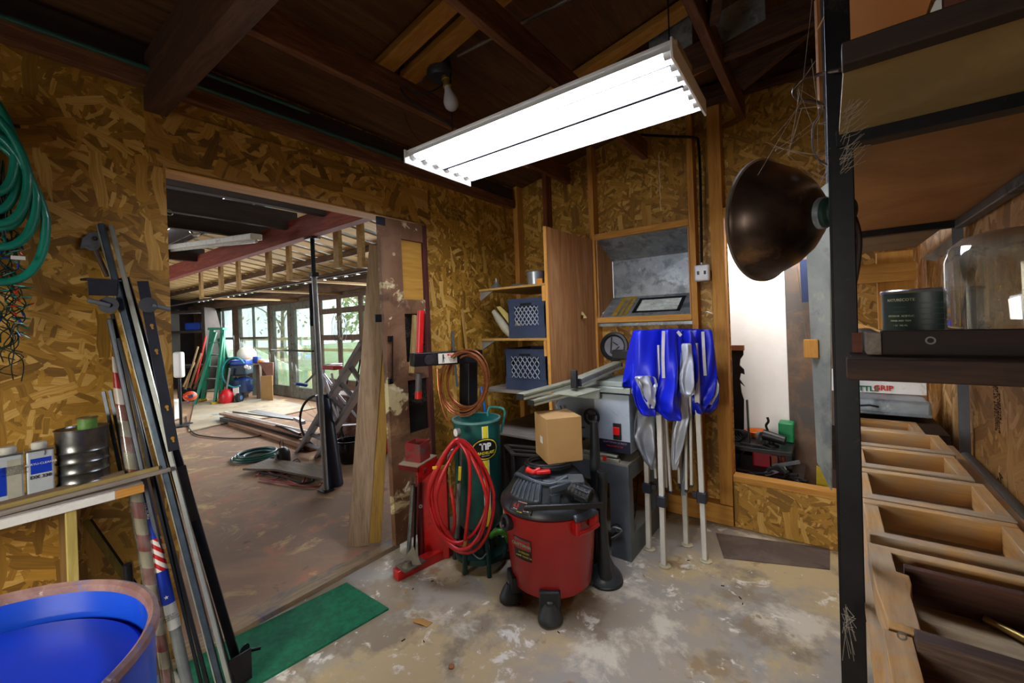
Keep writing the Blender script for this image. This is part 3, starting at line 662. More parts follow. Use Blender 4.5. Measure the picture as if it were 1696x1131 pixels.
# glass jar
jc=V((.268,1.10,ZM1)); jtop=ony(1696,378,1.1).z-ZM1
JG=glass('jar_glass','e0ddd2',.18,.03,.55)
m=MB().lathe([(0,.001),(.085,.001),(.093,.006),(.094,.02),(.094,jtop-.05),(.088,jtop-.025),(.07,jtop-.008),(.045,jtop-.001),(0,jtop)],jc,n=56)
one('glass_jar',m,JG,'upturned clear glass jar on the middle rack shelf by the right wall','glass jar')
# wooden frames stacked along the lower shelf
ZT=1.0
def wframe(y0,y1,x0,x1,lab,dz=0.,mw=.028,hgt=.05,rot=0,mats=(LUMX,LUMY)):
    z1=ZT+dz; z0=z1-hgt
    t=thing('open_frame',lab,'wooden frame',((x0+x1)/2,(y0+y1)/2,z0),rot,group='wooden frames along the lower rack shelf')
    B=lambda lo,hi: MB().box(lo,hi)
    def P(lo,hi,nm,mt):
        m=MB().box(lo,hi)
        M_=Matrix.Translation(t.location)@Matrix.Rotation(rot,4,'Z')@Matrix.Translation(-t.location); m.bm.transform(M_); m.build(nm,mt,t,bev=.0015)
    P((x0,y1-mw,z0),(x1,y1,z1),'rail',mats[0]); P((x0,y0,z0),(x1,y0+mw,z1),'rail',mats[0])
    P((x1-.024,y0+mw,z0),(x1,y1-mw,z1),'end_piece',mats[1]); P((x0,y0+mw,z0),(x0+.024,y1-mw,z1-.004),'end_piece',mats[1])
    return t
wframe(1.85,2.03,.045,.240,'dusty open wooden frame on the lower rack shelf, farthest, before the steel box')
wframe(1.62,1.84,.045,.268,'dusty open wooden frame on the lower rack shelf, second from the steel box',.002)
wframe(1.405,1.61,.048,.262,'dusty open wooden frame on the lower rack shelf, third from the steel box')
wframe(1.175,1.395,.046,.272,'dusty open wooden frame on the lower rack shelf, fourth from the steel box',-.003)
wframe(.985,1.17,.05,.268,'dusty open wooden frame on the lower rack shelf, fifth, its front side bare orange wood',-.004,mw=.022)
DKR=wood('dark_red_rail','2a1610','40241a','5a3526',axis='x')
fn=thing('notched_frame','grey notched wooden frame with a dark inner rail on the lower rack shelf, second nearest','wooden frame',(.19,.85,ZT-.05),group='wooden frames along the lower rack shelf')
MB().box((.052,.93,ZT-.052),(.33,.953,ZT-.006)).build('rail',LUMX,fn,bev=.0015)
MB().box((.085,.885,ZT-.06),(.33,.897,ZT-.004)).build('inner_rail',DKR,fn,bev=.001)
m=MB(); m.prism([(.045,.953),(.045,.80),(.052,.72),(.083,.72),(.083,.80),(.088,.835),(.088,.86),(.074,.864),(.074,.93)],(0,0,ZT-.045),X,Y,Z*.041); m.build('end_piece',LUMY,fn,bev=.001)
MB().box((.083,.72,ZL+.001),(.33,.93,ZL+.012)).build('bottom_board',wood('dusty_bottom','8f7c5c','ab9570','c4b08a',axis='x',stain='8a8070',stamt=.4),fn)
fn2=thing('notched_frame','nearest frame on the lower rack shelf, dark stained side with a steel ring','wooden frame',(.19,.66,ZT-.07),group='wooden frames along the lower rack shelf')
MB().box((.075,.688,ZT-.075),(.33,.710,ZT+.002)).build('rail',wood('dark_rail_top','2a1c18','4c382e','75604f',axis='x'),fn2,bev=.001)
MB().box((.046,.55,ZT-.07),(.074,.712,ZT-.012)).build('end_piece',LUMY,fn2,bev=.001)
MB().box((.074,.55,ZL+.001),(.33,.687,ZL+.014)).build('bottom_board',LUMX,fn2)
c=ony(1494,1053,.687); MB().lathe([(.003,0),(.005,0),(.005,.0012),(.003,.0012)],c,-Y,16,close=True).build('steel_ring',STEEL,fn2)
bc=onz(1632,1032,ZL+.0125); bt=thing('bolt','steel bolt with washer lying on the board between the two nearest frames','bolt',bc)
MB().lathe([(.004,0),(.013,0),(.013,.003),(.004,.003)],bc,Z+V((-.3,-.4,0)),20,close=True).build('washer',STEEL,bt)
MB().cyl(bc+V((0,0,.006)),bc+V((.036,-.034,.008)),.0055,n=10).build('shank',BRASS,bt)
# steel box with a sign behind the frames
sb=thing('steel_box','dented galvanised box at the far end of the lower rack shelf','box',(.12,2.3,.96))
m=MB(); a=ony(1400,660,2.25); b=ony(1545,690,2.25); m.box((.02,2.25,b.z-.01),(b.x,2.5,a.z+.005)); m.build('body',GALV,sb,bev=.012,seg=3)
MB().box((.02,2.235,b.z-.004),(b.x-.004,2.249,b.z+.004)).build('lip',GALV,sb)
m=MB(); m.tube([ony(1412,672,2.24),ony(1440,671,2.235),ony(1455,674,2.24)],.004,6); m.build('slot',BLACK,sb)
sg=thing('sign_board','white board printed in green and red leaning above the steel box','sign',ony(1450,650,2.42))
a=ony(1405,630,2.4); b=ony(1535,655,2.4); MB().box((.0,2.4,b.z),(b.x,2.408,a.z+.05)).build('board',WHITE,sg)
zt_=ony(1410,642,2.396).z
p=ony(1424,643,2.397); MB().text('SHUTTLE',p,X,Z,.022,.0006,.001).build('green_letters',plain('green_ink','0f6a4a',.5),sg,smooth=False)
p=ony(1463,643,2.397); MB().text('GRIP',p,X,Z,.022,.0006,.001).build('red_letters',plain('red_ink','c2231c',.5),sg,smooth=False)
# supports under the steel box and the stack behind
one('support_shelf',MB().box((.0,2.06,.78),(.33,2.6,.955)),wood('back_shelf_dark','33251c','4a3728','5c4634',axis='x'),'dark wooden box shelf under the steel box at the end of the rack','shelf')
# strand-board stamps
INK=plain('stamp_ink','4a2f18',.8,0,.1)
def stamp(txt,p,u,v,h,nm='stamp'):
    m=MB().text(txt,p,u,v,h,.0004); o=m.build('trim_stamp',INK,None,smooth=False); o['kind']='structure'
stamp('APA',onx(1655,800,RX-.0008),V((0,.55,-.8)),V((0,.8,.55)),.03); 
stamp('RATED SHEATHING\n32/16  15/32 INCH\nSIZED FOR SPACING\nEXPOSURE 1',onx(1652,675,RX-.0008),V((0,-.05,-1)),V((0,1,-.05)),.011)
stamp('APA\nRATED SHEATHING\n24/16   7/16 INCH\nEXPOSURE 1',onx(752,352,LX+.0008),V((0,1,0)),V((0,0,1)),.022)
stamp('24/16\nEXP 1\nAPA',onx(708,345,LX+.0008),V((0,1,0)),V((0,0,1)),.022)
# ------------------------------------------------------------ hanging reflector lamp
HD=.80
cN=atd(1362,353,HD); cR=atd(1279,357,HD+.02)
vr=(cR-CAM).normalized(); er=(vr.cross(Z)).normalized(); axd=(-er*.86+vr*.50).normalized()
hl=thing('heat_lamp','large tarnished metal reflector lamp hanging beside the dark rack post','reflector lamp',cN)
BR=layered('tarnished_metal','5a4c44',[('33261f',3,.42,.6,.4),('8a6a4c',5,.58,.7,.8),('6a6460',7,.6,.72,.5),('15110f',16,.66,.72,.3)],rough=.30,metal=.85,bumpy=.04)
m=MB(); pr=[(.018,.0),(.030,.004),(.050,.012),(.075,.030),(.098,.056),(.113,.083),(.121,.101),(.127,.107),(.1275,.110),(.124,.110),(.119,.103),(.110,.084),(.095,.058),(.073,.033),(.048,.016),(.02,.006)]
m.lathe(pr,cN,axd,64,close=True); m.build('reflector',BR,hl)
MB().lathe([(0,-.05),(.018,-.05),(.020,-.044),(.020,-.016),(.027,-.012),(.027,-.002),(.020,.002),(0,.002)],cN,axd,28).build('socket',plain('green_socket','1f3a34',.4,.3,.2,12),hl)
MB().lathe([(.0275,-.006),(.030,-.006),(.030,.004),(.0275,.004)],cN,axd,28,close=True).build('socket_ring',GALV,hl)
jn=cN-axd*.03
m=MB().lathe([(.1255,.1055),(.1295,.107),(.1295,.1125),(.1255,.1125)],cN,axd,64,close=True); m.build('rim_edge',plain('worn_rim','8d8478',.35,.8,.15,20),hl)
MB().bar(jn+V((0,0,.018)),jn+V((0,0,.075)),.012,.01).build('hanger_bracket',DSTEEL,hl,bev=.002)
MB().cyl(jn+V((0,0,.04))-Rt*.012,jn+V((0,0,.04))+Rt*.012,.006).build('wing_nut',DSTEEL,hl)
P=[cN-axd*.05, atd(1403,352,.83),atd(1415,362,.81),atd(1423,395,.80),atd(1420,440,.81),atd(1411,490,.83),atd(1407,540,.86),atd(1405,600,.88)]
MB().tube(smoothpath(P),.0052,8).build('cord',plain('brown_cord','3a2520',.55),hl)
P=[jn+V((0,0,.075)),atd(1352,260,HD),atd(1346,215,HD),atd(1357,190,HD),atd(1356,172,HD)]
MB().tube(smoothpath(P),.0022,6).build('hanging_wire',STEEL,hl)
# hook strap round the post
P=[atd(1392,116,.66),atd(1362,122,.70),atd(1330,132,.73),atd(1315,150,.74),atd(1322,164,.74),atd(1345,168,.73),atd(1360,172,.72),atd(1363,182,.72)]
one('hook_strap',MB().tube(smoothpath(P),.0032,8),plain('rusty_rod','5c4a3a',.4,.8,.2,20),'bent rusty rod hooked round the dark rack post above the lamp','hook')
one('wood_splint',MB().bar(atd(1353,0,.735),atd(1359,180,.735),.006,.006),wood('splint_wood','8a5a2c','a06a36','b47c44',axis='z'),'thin wooden splint tied to the left side of the dark post','splint')
one('wood_splint',MB().bar(atd(1353,52,.69),atd(1374,12,.69),.003,.002),LUMX,'short twig stuck behind the top of the dark post','twig')
# cobwebs
rg=random.Random(5); m=MB()
def strand(a,b,sag=0.):
    mid=(a+b)/2+V((0,0,-sag)); m.tube([a,mid,b],.00032,3,cap=False)
anch=[(1346,100),(1318,150),(1325,180),(1353,210),(1300,260),(1275,240),(1345,262),(1395,190),(1392,235),(1400,260),(1430,160),(1440,190),(1410,230),(1352,300),(1285,250),(1380,240),(1424,215)]
for i in range(85):
    a,b=rg.choice(anch),rg.choice(anch)
    if a==b or abs(a[0]-b[0])+abs(a[1]-b[1])>130: continue
    strand(atd(a[0]+rg.uniform(-9,9),a[1]+rg.uniform(-9,9),.70+rg.uniform(-.02,.02)),atd(b[0]+rg.uniform(-6,6),b[1]+rg.uniform(-6,6),.70+rg.uniform(-.02,.02)),rg.uniform(0,.004))
for i in range(40):
    a_=(1390+rg.uniform(0,12),rg.uniform(180,290)); b_=(a_[0]+rg.uniform(8,48),a_[1]+rg.uniform(-45,-5)); strand(atd(a_[0],a_[1],.56),atd(b_[0],b_[1],.56),rg.uniform(0,.003))
strand(atd(1345,0,.75),atd(1326,170,.73)); strand(atd(1326,170,.73),atd(1255,290,.78)); strand(atd(1320,440,.8),atd(1335,560,.9)); 
for i in range(14): strand(atd(1385+rg.uniform(0,20),600+rg.uniform(-20,20),.70),atd(1392+rg.uniform(-6,20),640+rg.uniform(-20,25),.70))
for i in range(22): strand(atd(1392+rg.uniform(0,12),1010+rg.uniform(-10,30),.66),atd(1395+rg.uniform(0,24),1050+rg.uniform(-30,45),.62))
o=m.build('cobweb',plain('web','a49c8e',.8,0,0),None,smooth=False,recalc=False); tag(o,'dusty cobweb strands between the reflector lamp, the hook and the dark post','cobweb',kind='stuff')
# ------------------------------------------------------------ things in the room beyond the right opening
def by(px,py,y): return ony(px,py,y)
a=by(1203,372,3.75); b=by(1308,705,3.75)
one('white_partition',MB().box((a.x-.2,3.75,b.z-.2),(b.x,3.78,2.3)),plain('bright_white','f6f5f2',.6,0,.02),'large bright white panel standing in the room beyond the opening','panel')
one('brown_board',MB().box((b.x+.002,3.74,0),(.6,3.77,2.6)),layered('stained_brown','6b5442',[('56504c',1.2,.45,.55,.2),('7d6450',4,.5,.65,.4)],rough=.7),'brown board wall to the right of the white panel','board')
one('dark_board_top',MB().box((a.x-.2,3.72,2.32),(b.x+.3,3.745,2.7)),DARK_X,'dark board over the top of the white panel','board')
one('blue_cloth',MB().bar(by(1333,430,3.6),by(1337,500,3.6),.06,.03,Y),plain('dark_blue','16264e',.7),'dark blue cloth hanging behind the reflector lamp','cloth')
# workbench beyond
WBZ=by(1260,736,3.45).z
wb=thing('work_table','dark work table crowded with tools beyond the right opening','table',(-.35,3.5,0))
c0=by(1213,730,3.35); c1=by(1312,742,3.35)
MB().box((-.70,3.33,WBZ-.03),(c1.x,3.71,WBZ)).build('tabletop',BLACK,wb,bev=.003)
for x in (-.68,c1.x-.04):
    for y in (3.35,3.66): MB().box((x,y,0),(x+.035,y+.035,WBZ-.031)).build('leg',BLACK,wb)
MB().box((-.70,3.33,.28),(c1.x+.06,3.71,.30)).build('lower_shelf',DARK_X,wb)
# dark bracket with holes and teeth
m=MB(); W=lambda px,py: by(px,py,3.6)
pts=[(1209,580),(1231,580),(1231,588),(1226,595),(1225,605),(1232,612),(1233,620),(1227,618),(1225,628),(1233,640),(1226,634),(1228,650),(1232,662),(1232,725),(1210,728)]
m.poly([W(*p) for p in pts],(0,.02,0)); br=thing('notched_bracket','tall dark notched metal bracket with a brown cap standing against the white panel','bracket',W(1220,728)); m.build('plate',BLACKM,br)
m=MB(); m.box(W(1207,580)-V((0,.01,0)),W(1232,572)+V((0,.03,0))); m.build('cap',plain('brown_cap','7a4528',.5),br)
for (x0,y0,x1,y1) in ((1209,594,1213,622),(1209,660,1213,676)):
    m=MB(); m.box(W(x0,y0)-V((0,.002,0)),W(x1,y1)-V((0,.001,0))); m.build('slot',plain('bright_white','f6f5f2'),br)
def blob(nm,c,sx,sy,sz,mat,lab,cat,bev=.01): 
    c=V(c); return one(nm,MB().box(c-V((sx/2,sy/2,0)),c+V((sx/2,sy/2,sz))),mat,lab,cat,bev=bev,seg=3)
zt=WBZ+.001
p=by(1243,735,3.42); lc=thing('laptop','dark thin screen standing upright on its flat base among the tools','laptop',(p.x,3.42,zt))
MB().box((p.x-.06,3.38,zt),(p.x+.08,3.55,zt+.014)).build('base',BLACK,lc,bev=.003)
MB().bar((p.x-.005,3.40,zt+.016),(p.x-.012,3.42,by(1241,662,3.42).z),.035,.012,X).build('screen',BLACK,lc,bev=.004)
p=by(1258,720,3.55)
m=MB().lathe([(0,0),(.035,0),(.07,.03),(.085,.06),(.08,.06),(.066,.033),(.0,.008)],V((by(1255,712,3.6).x,3.60,zt)),n=32); one('bowl',m,plain('orange_plastic','c8641c',.35),'orange bowl on the table in front of the white panel','bowl')
p=by(1318,730,3.65); one('green_bin',MB().box((p.x-.10,3.58,zt),(p.x-.005,3.70,by(1300,700,3.6).z)),plain('green_plastic','0f8a50',.45),'green plastic bin at the right end of the tool table','bin',bev=.01)
# clamp-on vice / small bench tool
p=by(1278,735,3.45); vt=thing('bench_tool','black bench tool with round body and bent handle on the tool table','tool',(p.x,3.45,zt))
MB().lathe([(0,0),(.045,0),(.045,.012),(.02,.02),(.02,.05),(0,.05)],(p.x,3.45,zt),n=20).build('foot',BLACK,vt)
MB().cyl((p.x-.05,3.45,zt+.075),(p.x+.085,3.43,zt+.05),.038,.03,20).build('body',BLACK,vt,bev=.003)
MB().tube(smoothpath([(p.x-.02,3.45,zt+.1),(p.x-.03,3.45,zt+.14),(p.x-.015,3.45,zt+.17),(p.x-.02,3.45,zt+.2)]),.008,8).build('handle',BLACK,vt)
m=MB().lathe([(.022,-.01),(.034,-.01),(.034,.01),(.022,.01)],(p.x-.07,3.44,zt+.06),V((1,-.5,0)),20,close=True); m.build('wheel',GREYST,vt)
p=by(1222,725,3.42)
for i in range(4):
    m=MB(); c=V((p.x-.01+.012*i,3.45+.02*i,zt+.045)); m.tube(arc(c,X*1,Z,.04-.004*i,0,2*math.pi,18)[:-1],.006,6,closed=True)
    one('cable_loop',m,RUBBER,'black cable loop piled at the left end of the tool table','cable',group='black cable loops on the tool table')
# heap on the lower level, visible over the rail
z2=.302
for i,(px,w_,h_,mt,lb,ct_,nm) in enumerate((
    (1266,.13,.12,plain('crimson_plastic','a3122c',.4),'crimson power tool case on the lower shelf beyond the opening','tool case','tool_case'),
    (1288,.10,.10,plain('brick_red','9a4a3a',.6),'brick red box on the lower shelf beyond the opening','box','box'),
    (1245,.11,.025,plain('tool_orange','e08a1a',.4),'orange tool lying behind the sill of the opening','tool','hand_tool'))):
    pp=by(px,795,3.50 if i<2 else 3.36); zz=z2
    m=MB().box((pp.x-w_/2,pp.y-.05,zz),(pp.x+w_/2,pp.y+.05,zz+h_)); 
    if i==2:
        q=by(1245,795,3.20); m=MB().box((q.x-.05,3.17,q.z-.012),(q.x+.05,3.22,q.z+.014))
    one(nm,m,mt,lb,ct_,bev=.012,seg=3)
bars=[((1280,772),(1325,765),.022,'grey square steel tube lying across the heap behind the sill','metal tube',GREYST,'metal_tube',3.30),
((1290,812),(1322,796),.016,'dark blue-grey bar poking up behind the sill','metal bar',plain('blue_grey','3a4660',.4,.3),'metal_bar',3.22),
((1268,785),(1300,775),.03,'pale grey plastic channel on the heap behind the sill','channel',plain('pale_grey','8c8f96',.5),'channel',3.34)]
for a,b,r,lb,ct_,mt,nm,yy in bars: one(nm,MB().bar(by(a[0],a[1],yy),by(b[0],b[1],yy-.04),r,r),mt,lb,ct_,bev=.002)
rg=random.Random(3)
for i in range(9):
    x0=rg.uniform(1222,1300); y0=rg.uniform(770,800); P=[by(x0,y0,3.3),by(x0+rg.uniform(10,25),y0+rg.uniform(-14,6),3.28),by(x0+rg.uniform(25,45),y0+rg.uniform(-4,12),3.25)]
    one('rubber_hose',MB().tube(smoothpath(P),.008+.004*rg.random(),8),RUBBER,'black rubber hose end in the heap behind the sill','hose',group='black hose ends in the heap behind the sill')
P=[by(1222,800,3.3)]
m=MB(); m.tube(smoothpath([by(1222,790,3.4),by(1226,755,3.38),by(1250,738,3.36),by(1285,750,3.36),by(1290,775,3.38)]),.006,8); one('rubber_hose',m,RUBBER,'long black hose arching over the crimson tool case','hose')
p=by(1362,800,3.0); 
one('yellow_crate',MB().poly([by(1352,778,3.2),by(1378,795,3.2),by(1378,825,3.2),by(1352,812,3.2)],(0,.1,0)),plain('yellow_paint','b8a416',.5),'yellow piece of a crate behind the grey panel, above the sill','crate',bev=.002)
area('back_room_fill',(-.25,3.25,2.25),(0,1,-.55),.5,.2,20,(1,.99,.97))
# ------------------------------------------------------------ LEFT SIDE
# blue barrel
BC=V((-1.105,-.065,0)); bt=thing('barrel','open-topped blue steel barrel with a rusty rim in the near left corner','barrel',BC)
BLU=plain('barrel_blue','0a3fb0',.32,0,.1,5,dirt='2a4a86',dirtamt=.1,coat=.3); BLU2=plain('barrel_lid_blue','0838c4',.35,0,.06,3)
MB().lathe([(0,0),(.285,0),(.287,.02),(.283,.03),(.283,.28),(.290,.29),(.283,.30),(.283,.57),(.290,.58),(.283,.59),(.284,.865),(.276,.865),(.274,.80),(.274,.78)],BC,n=80).build('body',BLU,bt)
MB().lathe([(.274,.862),(.286,.860),(.292,.868),(.290,.878),(.282,.882),(.275,.876)],BC,n=80,close=True).build('rim',layered('rusty_rim','6b4a45',[('8a6a62',9,.4,.6,.3),('3f5f9c',5,.55,.62,.4),('c0b0aa',16,.62,.7,.3)],rough=.7),bt)
MB().lathe([(0,.812),(.262,.812),(.2745,.80),(.2745,.796),(0,.796)],BC,n=64).build('lid',BLU2,bt)
p=onz(20,1008,.8125); one('wire_clip',MB().tube(smoothpath([p,p+V((.012,.008,.006)),p+V((.02,.02,.002))]),.0025,5),STEEL,'bent scrap of silver wire lying on the blue barrel lid','wire')
# workbench along the wall
wbt=thing('workbench','narrow wooden bench with a white-painted front edge fixed to the left wall','workbench',(-2.12,-.2,0))
ye=onx(238,800,-2.0).y
WB=.872
MB().box((LX+.002,-1.3,WB-.022),(-2.006,ye,WB)).build('worktop',GREYW_Y,wbt,bev=.002)
yw=onx(190,815,-2.0).y
MB().box((-2.006,-1.3,WB-.034),(-1.99,yw,WB-.006)).build('white_edge',WHITE,wbt,bev=.002); MB().box((-2.006,yw,WB-.034),(-1.99,ye,WB-.006)).build('bare_edge',PINEY,wbt,bev=.002)
MB().box((LX+.002,.198,0),(-2.022,.212,WB-.024)).build('side_panel',wood('brown_ply_panel','5c4420','735629','8a6a36',axis='z',scale=.5),wbt); MB().box((-2.022,.192,0),(-2.0,.218,WB-.024)).build('leg',wood('straw_post','9c8a44','b09c54','c0ad66',axis='z'),wbt,bev=.002)
# loose strips on the bench
for (a,b,w_,h_,mt,lb) in (((-40,820,-2.075),(205,776,-2.09),.022,.012,wood('strip_brown','5a4530','715a40','8a7050',axis='y'),'brown wooden strip lying on the bench close to the cans'),
    ((-40,845,-2.04),(262,770,-2.035),.016,.014,wood('strip_straw','7c6838','97824a','ad985c',axis='y'),'straw-coloured wooden strip lying across the bench, pointing at the steel rails'),
    ((-40,862,-2.012),(282,777,-2.01),.014,.014,GREYW_Y,'grey weathered strip along the front of the bench, sticking out past its end')):
    p=onx(*a); q=onx(*b); p.z=max(WB+h_/2+.001,min(p.z,WB+.02)); q.z=max(WB+h_/2+.003,min(q.z,WB+.03))
    one('wood_strip',MB().bar(p,q,w_,h_),mt,lb,'wood strip',bev=.001)
# solvent cans
CANB=WB+.0005
def fcan(y0,y1,lab,labels,rz=.0):
    c=V((-2.115,(y0+y1)/2,CANB)); t=thing('solvent_can',lab,'solvent can',c); w2=(y1-y0)/2-.001
    body=MB().box(c+V((-.024,-w2,0)),c+V((.024,w2,.165))); body.build('body',plain('can_white','b9c0c2',.4,.1,.06,10,dirt='7d7a70',dirtamt=.15),t,bev=.005,seg=3)
    MB().box(c+V((-.027,-w2-.001,.163)),c+V((.027,w2+.001,.168))).build('top_seam',STEEL,t,bev=.001)
    MB().lathe([(0,.168),(.017,.168),(.019,.172),(.019,.186),(.016,.19),(0,.19)],c,n=28).build('cap',plain('cap_white','c2c0b4',.5),t)
    for k_ in labels: k_(t,c+V((.0245,0,0)),w2)
    return t
def l_dx(t,c,w):
    MB().box(c+V((-.0005,-w*.72,.09)),c+V((.0006,w*.8,.14))).build('blue_label',plain('label_blue','0b36b4',.4),t,bev=.002)
    MB().text('ACRYLI-CLEANER',c+V((.001,w*.04,.122)),Y,Z,.0065,.0003).build('lettering',WHITE,t,smooth=False)
    MB().text('DX 330',c+V((.0008,w*.0,.079)),Y,Z,.0105,.0003,.0003).build('code_lettering',BLACK,t,smooth=False)
    MB().tube(smoothpath([c+V((.001,w*.3,.147)),c+V((.001,w*.36,.155)),c+V((.001,w*.35,.162))]),.0009,4).build('drip_mark',BLACK,t)
def l_tx(t,c,w):
    MB().box(c+V((-.0005,-w*.1,.02)),c+V((.0006,w*.85,.15))).build('text_panel',plain('label_cream','aaa896',.6),t)
    MB().text('DANGER EXTREMELY\nFLAMMABLE  HARMFUL\nOR FATAL IF SWALLOWED\nKEEP OUT OF REACH\nOF CHILDREN\nUSE WITH VENTILATION',c+V((.001,w*.38,.115)),Y,Z,.0035,.0002).build('lettering',BLACK,t,smooth=False)
    MB().box(c+V((-.0005,-w*.95,.04)),c+V((.0006,-w*.2,.13))).build('blue_label',plain('label_blue','0b36b4'),t)
yA=onx(0,800,-2.09).y; yB=onx(44,800,-2.09).y; yC=onx(92,800,-2.09).y
fcan(yB,yC,'white rectangular solvent can with a blue label beside the ribbed steel pail',[l_dx])
fcan(yB-(yC-yB)-.004,yB-.004,'white rectangular solvent can cut off by the left edge, small print on its side',[l_tx])
# ribbed pail with a little can on it
pl=onx(139,785,-2.135); pl.z=CANB
pt=thing('steel_pail','short ribbed galvanised steel pail on the left bench','pail',pl); pr=[(0,0),(.066,0),(.068,.004)]
ph=onx(140,712,-2.06).z-CANB
for i in range(4): z0=.02+ph*.17*i; pr+=[(.067,z0),(.0705,z0+.006),(.067,z0+.012)]
pr+=[(.068,ph-.05),(.069,ph-.004),(.072,ph-.002),(.072,ph),(.069,ph),(.066,ph-.006),(0,ph-.006)]
MB().lathe(pr,pl,n=56).build('body',plain('pail_steel','70716f',.3,.9,.25,12,dirt='3a3a36',dirtamt=.25),pt)
gc=pl+V((.012,.012,ph-.0055))
gt=thing('small_can','small faded green paint can standing on the ribbed pail','paint can',gc); MB().lathe([(0,0),(.026,0),(.026,.038),(0,.038)],gc,n=32).build('body',plain('faded_green','5f8a3c',.5,0,.25,20),gt); MB().lathe([(.022,.036),(.028,.036),(.029,.040),(.022,.042)],gc,n=32,close=True).build('lid_rim',plain('rusty_tan','7d6a4a',.6,.4),gt)
# diagonal brace and stump of black pipe
one('folding_rule',MB().bar(onx(141,862,-2.19),onx(246,1012,-2.12),.006,.02,Y),wood('straw_rule','6f6022','8a7a30','9c8c40',axis='z'),'straw-coloured diagonal wooden strip under the left bench','strip')
one('folding_rule',MB().bar(onx(146,862,-2.21),onx(252,1012,-2.16),.006,.022,Y),BLACKM,'black diagonal metal strip under the left bench, behind the straw-coloured one','strip')
p=onx(211,934,-1.93); q=onx(226,1131,-1.93); d=(q-p); q=p+d*(p.z/abs(d.z))
bp=thing('black_pipe','short upright black pipe between the blue barrel and the rolled flags','pipe',q)
MB().cyl(q,p,.013,n=16).build('tube',BLACKM,bp); a=onx(210,1005,-1.93); MB().box(a-V((.02,.006,.008)),a+V((.016,.014,.008))).build('clamp',BLACKM,bp,bev=.002)
# green garden hose coil on the wall
hk=onx(-35,120,-2.2)
ht=thing('garden_hose','thick green garden hose coiled on the left wall','garden hose',V((-2.17,.0,1.95)))
HG=plain('hose_green','0c8a72',.35,0,.12,9,coat=.2)
def loop(y0,y1,z0,z1,x,r=.0128,seg=40):
    cy,cz=(y0+y1)/2,(z0+z1)/2; P=[]
    for i in range(seg):
        a=2*math.pi*i/seg; c_,s_=math.cos(a),math.sin(a); e=.55
        P.append(V((x+.006*math.sin(2*a),cy+(y1-y0)/2*math.copysign(abs(c_)**(.7),c_)*(1-.35*max(0,s_)),cz+(z1-z0)/2*math.copysign(abs(s_)**.9,s_))))
    return MB().tube(P,r,12,closed=True)
def yx(px,py,x=-2.17): return onx(px,py,x)
for i,(pr_,pb_,x) in enumerate((((77,390),(0,468),-2.175),((60,330),(0,410),-2.165),((46,310),(0,380),-2.18),((48,335),(0,372),-2.158),((30,300),(0,352),-2.172),((26,265),(0,322),-2.16))):
    yr=yx(pr_[0],pr_[1],x).y; zb=yx(pb_[0],pb_[1],x).z
    w_=[.26,.22,.19,.19,.15,.14][i]
    loop(yr-w_,yr,zb,2.06+.03*i,x).build('hose_loop',HG,ht)
MB().tube([onx(-20,150,-2.16),onx(-16,146,-2.24)],.006).build('hook',STEEL,ht)
m=MB(); c=yx(10,205,-2.165); m.bar(c-V((0,.05,0)),c+V((0,.03,-.0)),.004,.012); m.build('tie',BLACK,ht)
# tangled string lights below
rg=random.Random(11); m=MB(); bulbs=[]
for s_ in range(9):
    P=[]; y=yx(rg.uniform(-20,25),400).y; z=yx(0,395).z+rg.uniform(-.05,.06)
    for i in range(14):
        P.append(V((-2.205+rg.uniform(-.02,.03),y+rg.uniform(-.035,.03),z))); z-=.022+rg.random()*.02
        if rg.random()<.42 and z>yx(0,560).z: bulbs.append((P[-1].copy(),rg.random()))
    m.tube(smoothpath(P,4),.0018,5)
for s_ in range(5):
    P=[V((-2.20+rg.uniform(-.02,.03),yx(rg.uniform(-15,22),300).y,yx(0,rg.uniform(250,420)).z)) for i in range(8)]; m.tube(smoothpath(P,4),.0018,5)
for i in range(24): bulbs.append((V((-2.20+rg.uniform(-.01,.03),yx(rg.uniform(-5,36),450).y,yx(0,rg.uniform(385,560)).z)),rg.random()))
st_=thing('string_lights','tangled dark green string of little coloured fairy lights hanging under the hose','string lights',(-2.2,.0,1.5))
w_=m.build('wire',plain('dark_green_wire','0e2a1e',.5),st_)
sock=MB(); groups={}
for p,q in bulbs:
    d=V((rg.uniform(-.1,.8),rg.uniform(-.4,1),rg.uniform(-1,.5))).normalized(); sock.cyl(p,p+d*.014,.0034,n=7)
    c='red' if q<.3 else 'blue' if q<.5 else 'teal'; groups.setdefault(c,MB()).tube([p+d*.014,p+d*.022,p+d*.032],[.0028,.0028,.0006],7)
so=sock.build('sockets',plain('socket_green','0d4b3c',.4),st_); so['kind']='stuff'
for c,mm in groups.items():
    o=mm.build(c+'_bulbs',plain('bulb_'+c,dict(red='c03020',blue='1d3aa0',teal='0f7f74')[c],.25),st_); o['kind']='stuff'; o['label']=c+' bulbs'
m=MB(); p=yx(30,427,-2.14); m.obox(p,(.002,0,0),(0,.016,0),(0,0,.006)); m.build('tag',WHITEP,st_)
# wall hook
p=onx(148,400,-2.235); t=thing('wall_hook','flat grey metal hook screwed to the strand board behind the steel rails','hook',p)
P=[onx(*a) for a in ((133,412,-2.24),(136,395,-2.24),(147,386,-2.24),(160,384,-2.24),(167,392,-2.24),(166,408,-2.24),(161,415,-2.24),(148,415,-2.24),(140,410,-2.24))]
MB().poly(P,(.004,0,0)).build('plate',GREYST,t); MB().lathe([(.004,0),(.008,0),(.008,.004),(.004,.004)],onx(157,395,-2.237),X,14,close=True).build('ring',BLACK,t)
MB().cyl(onx(158,415,-2.225),onx(178,458,-2.22),.008).build('rod',plain('brown_rod','4b3a2e',.6,.3),t)
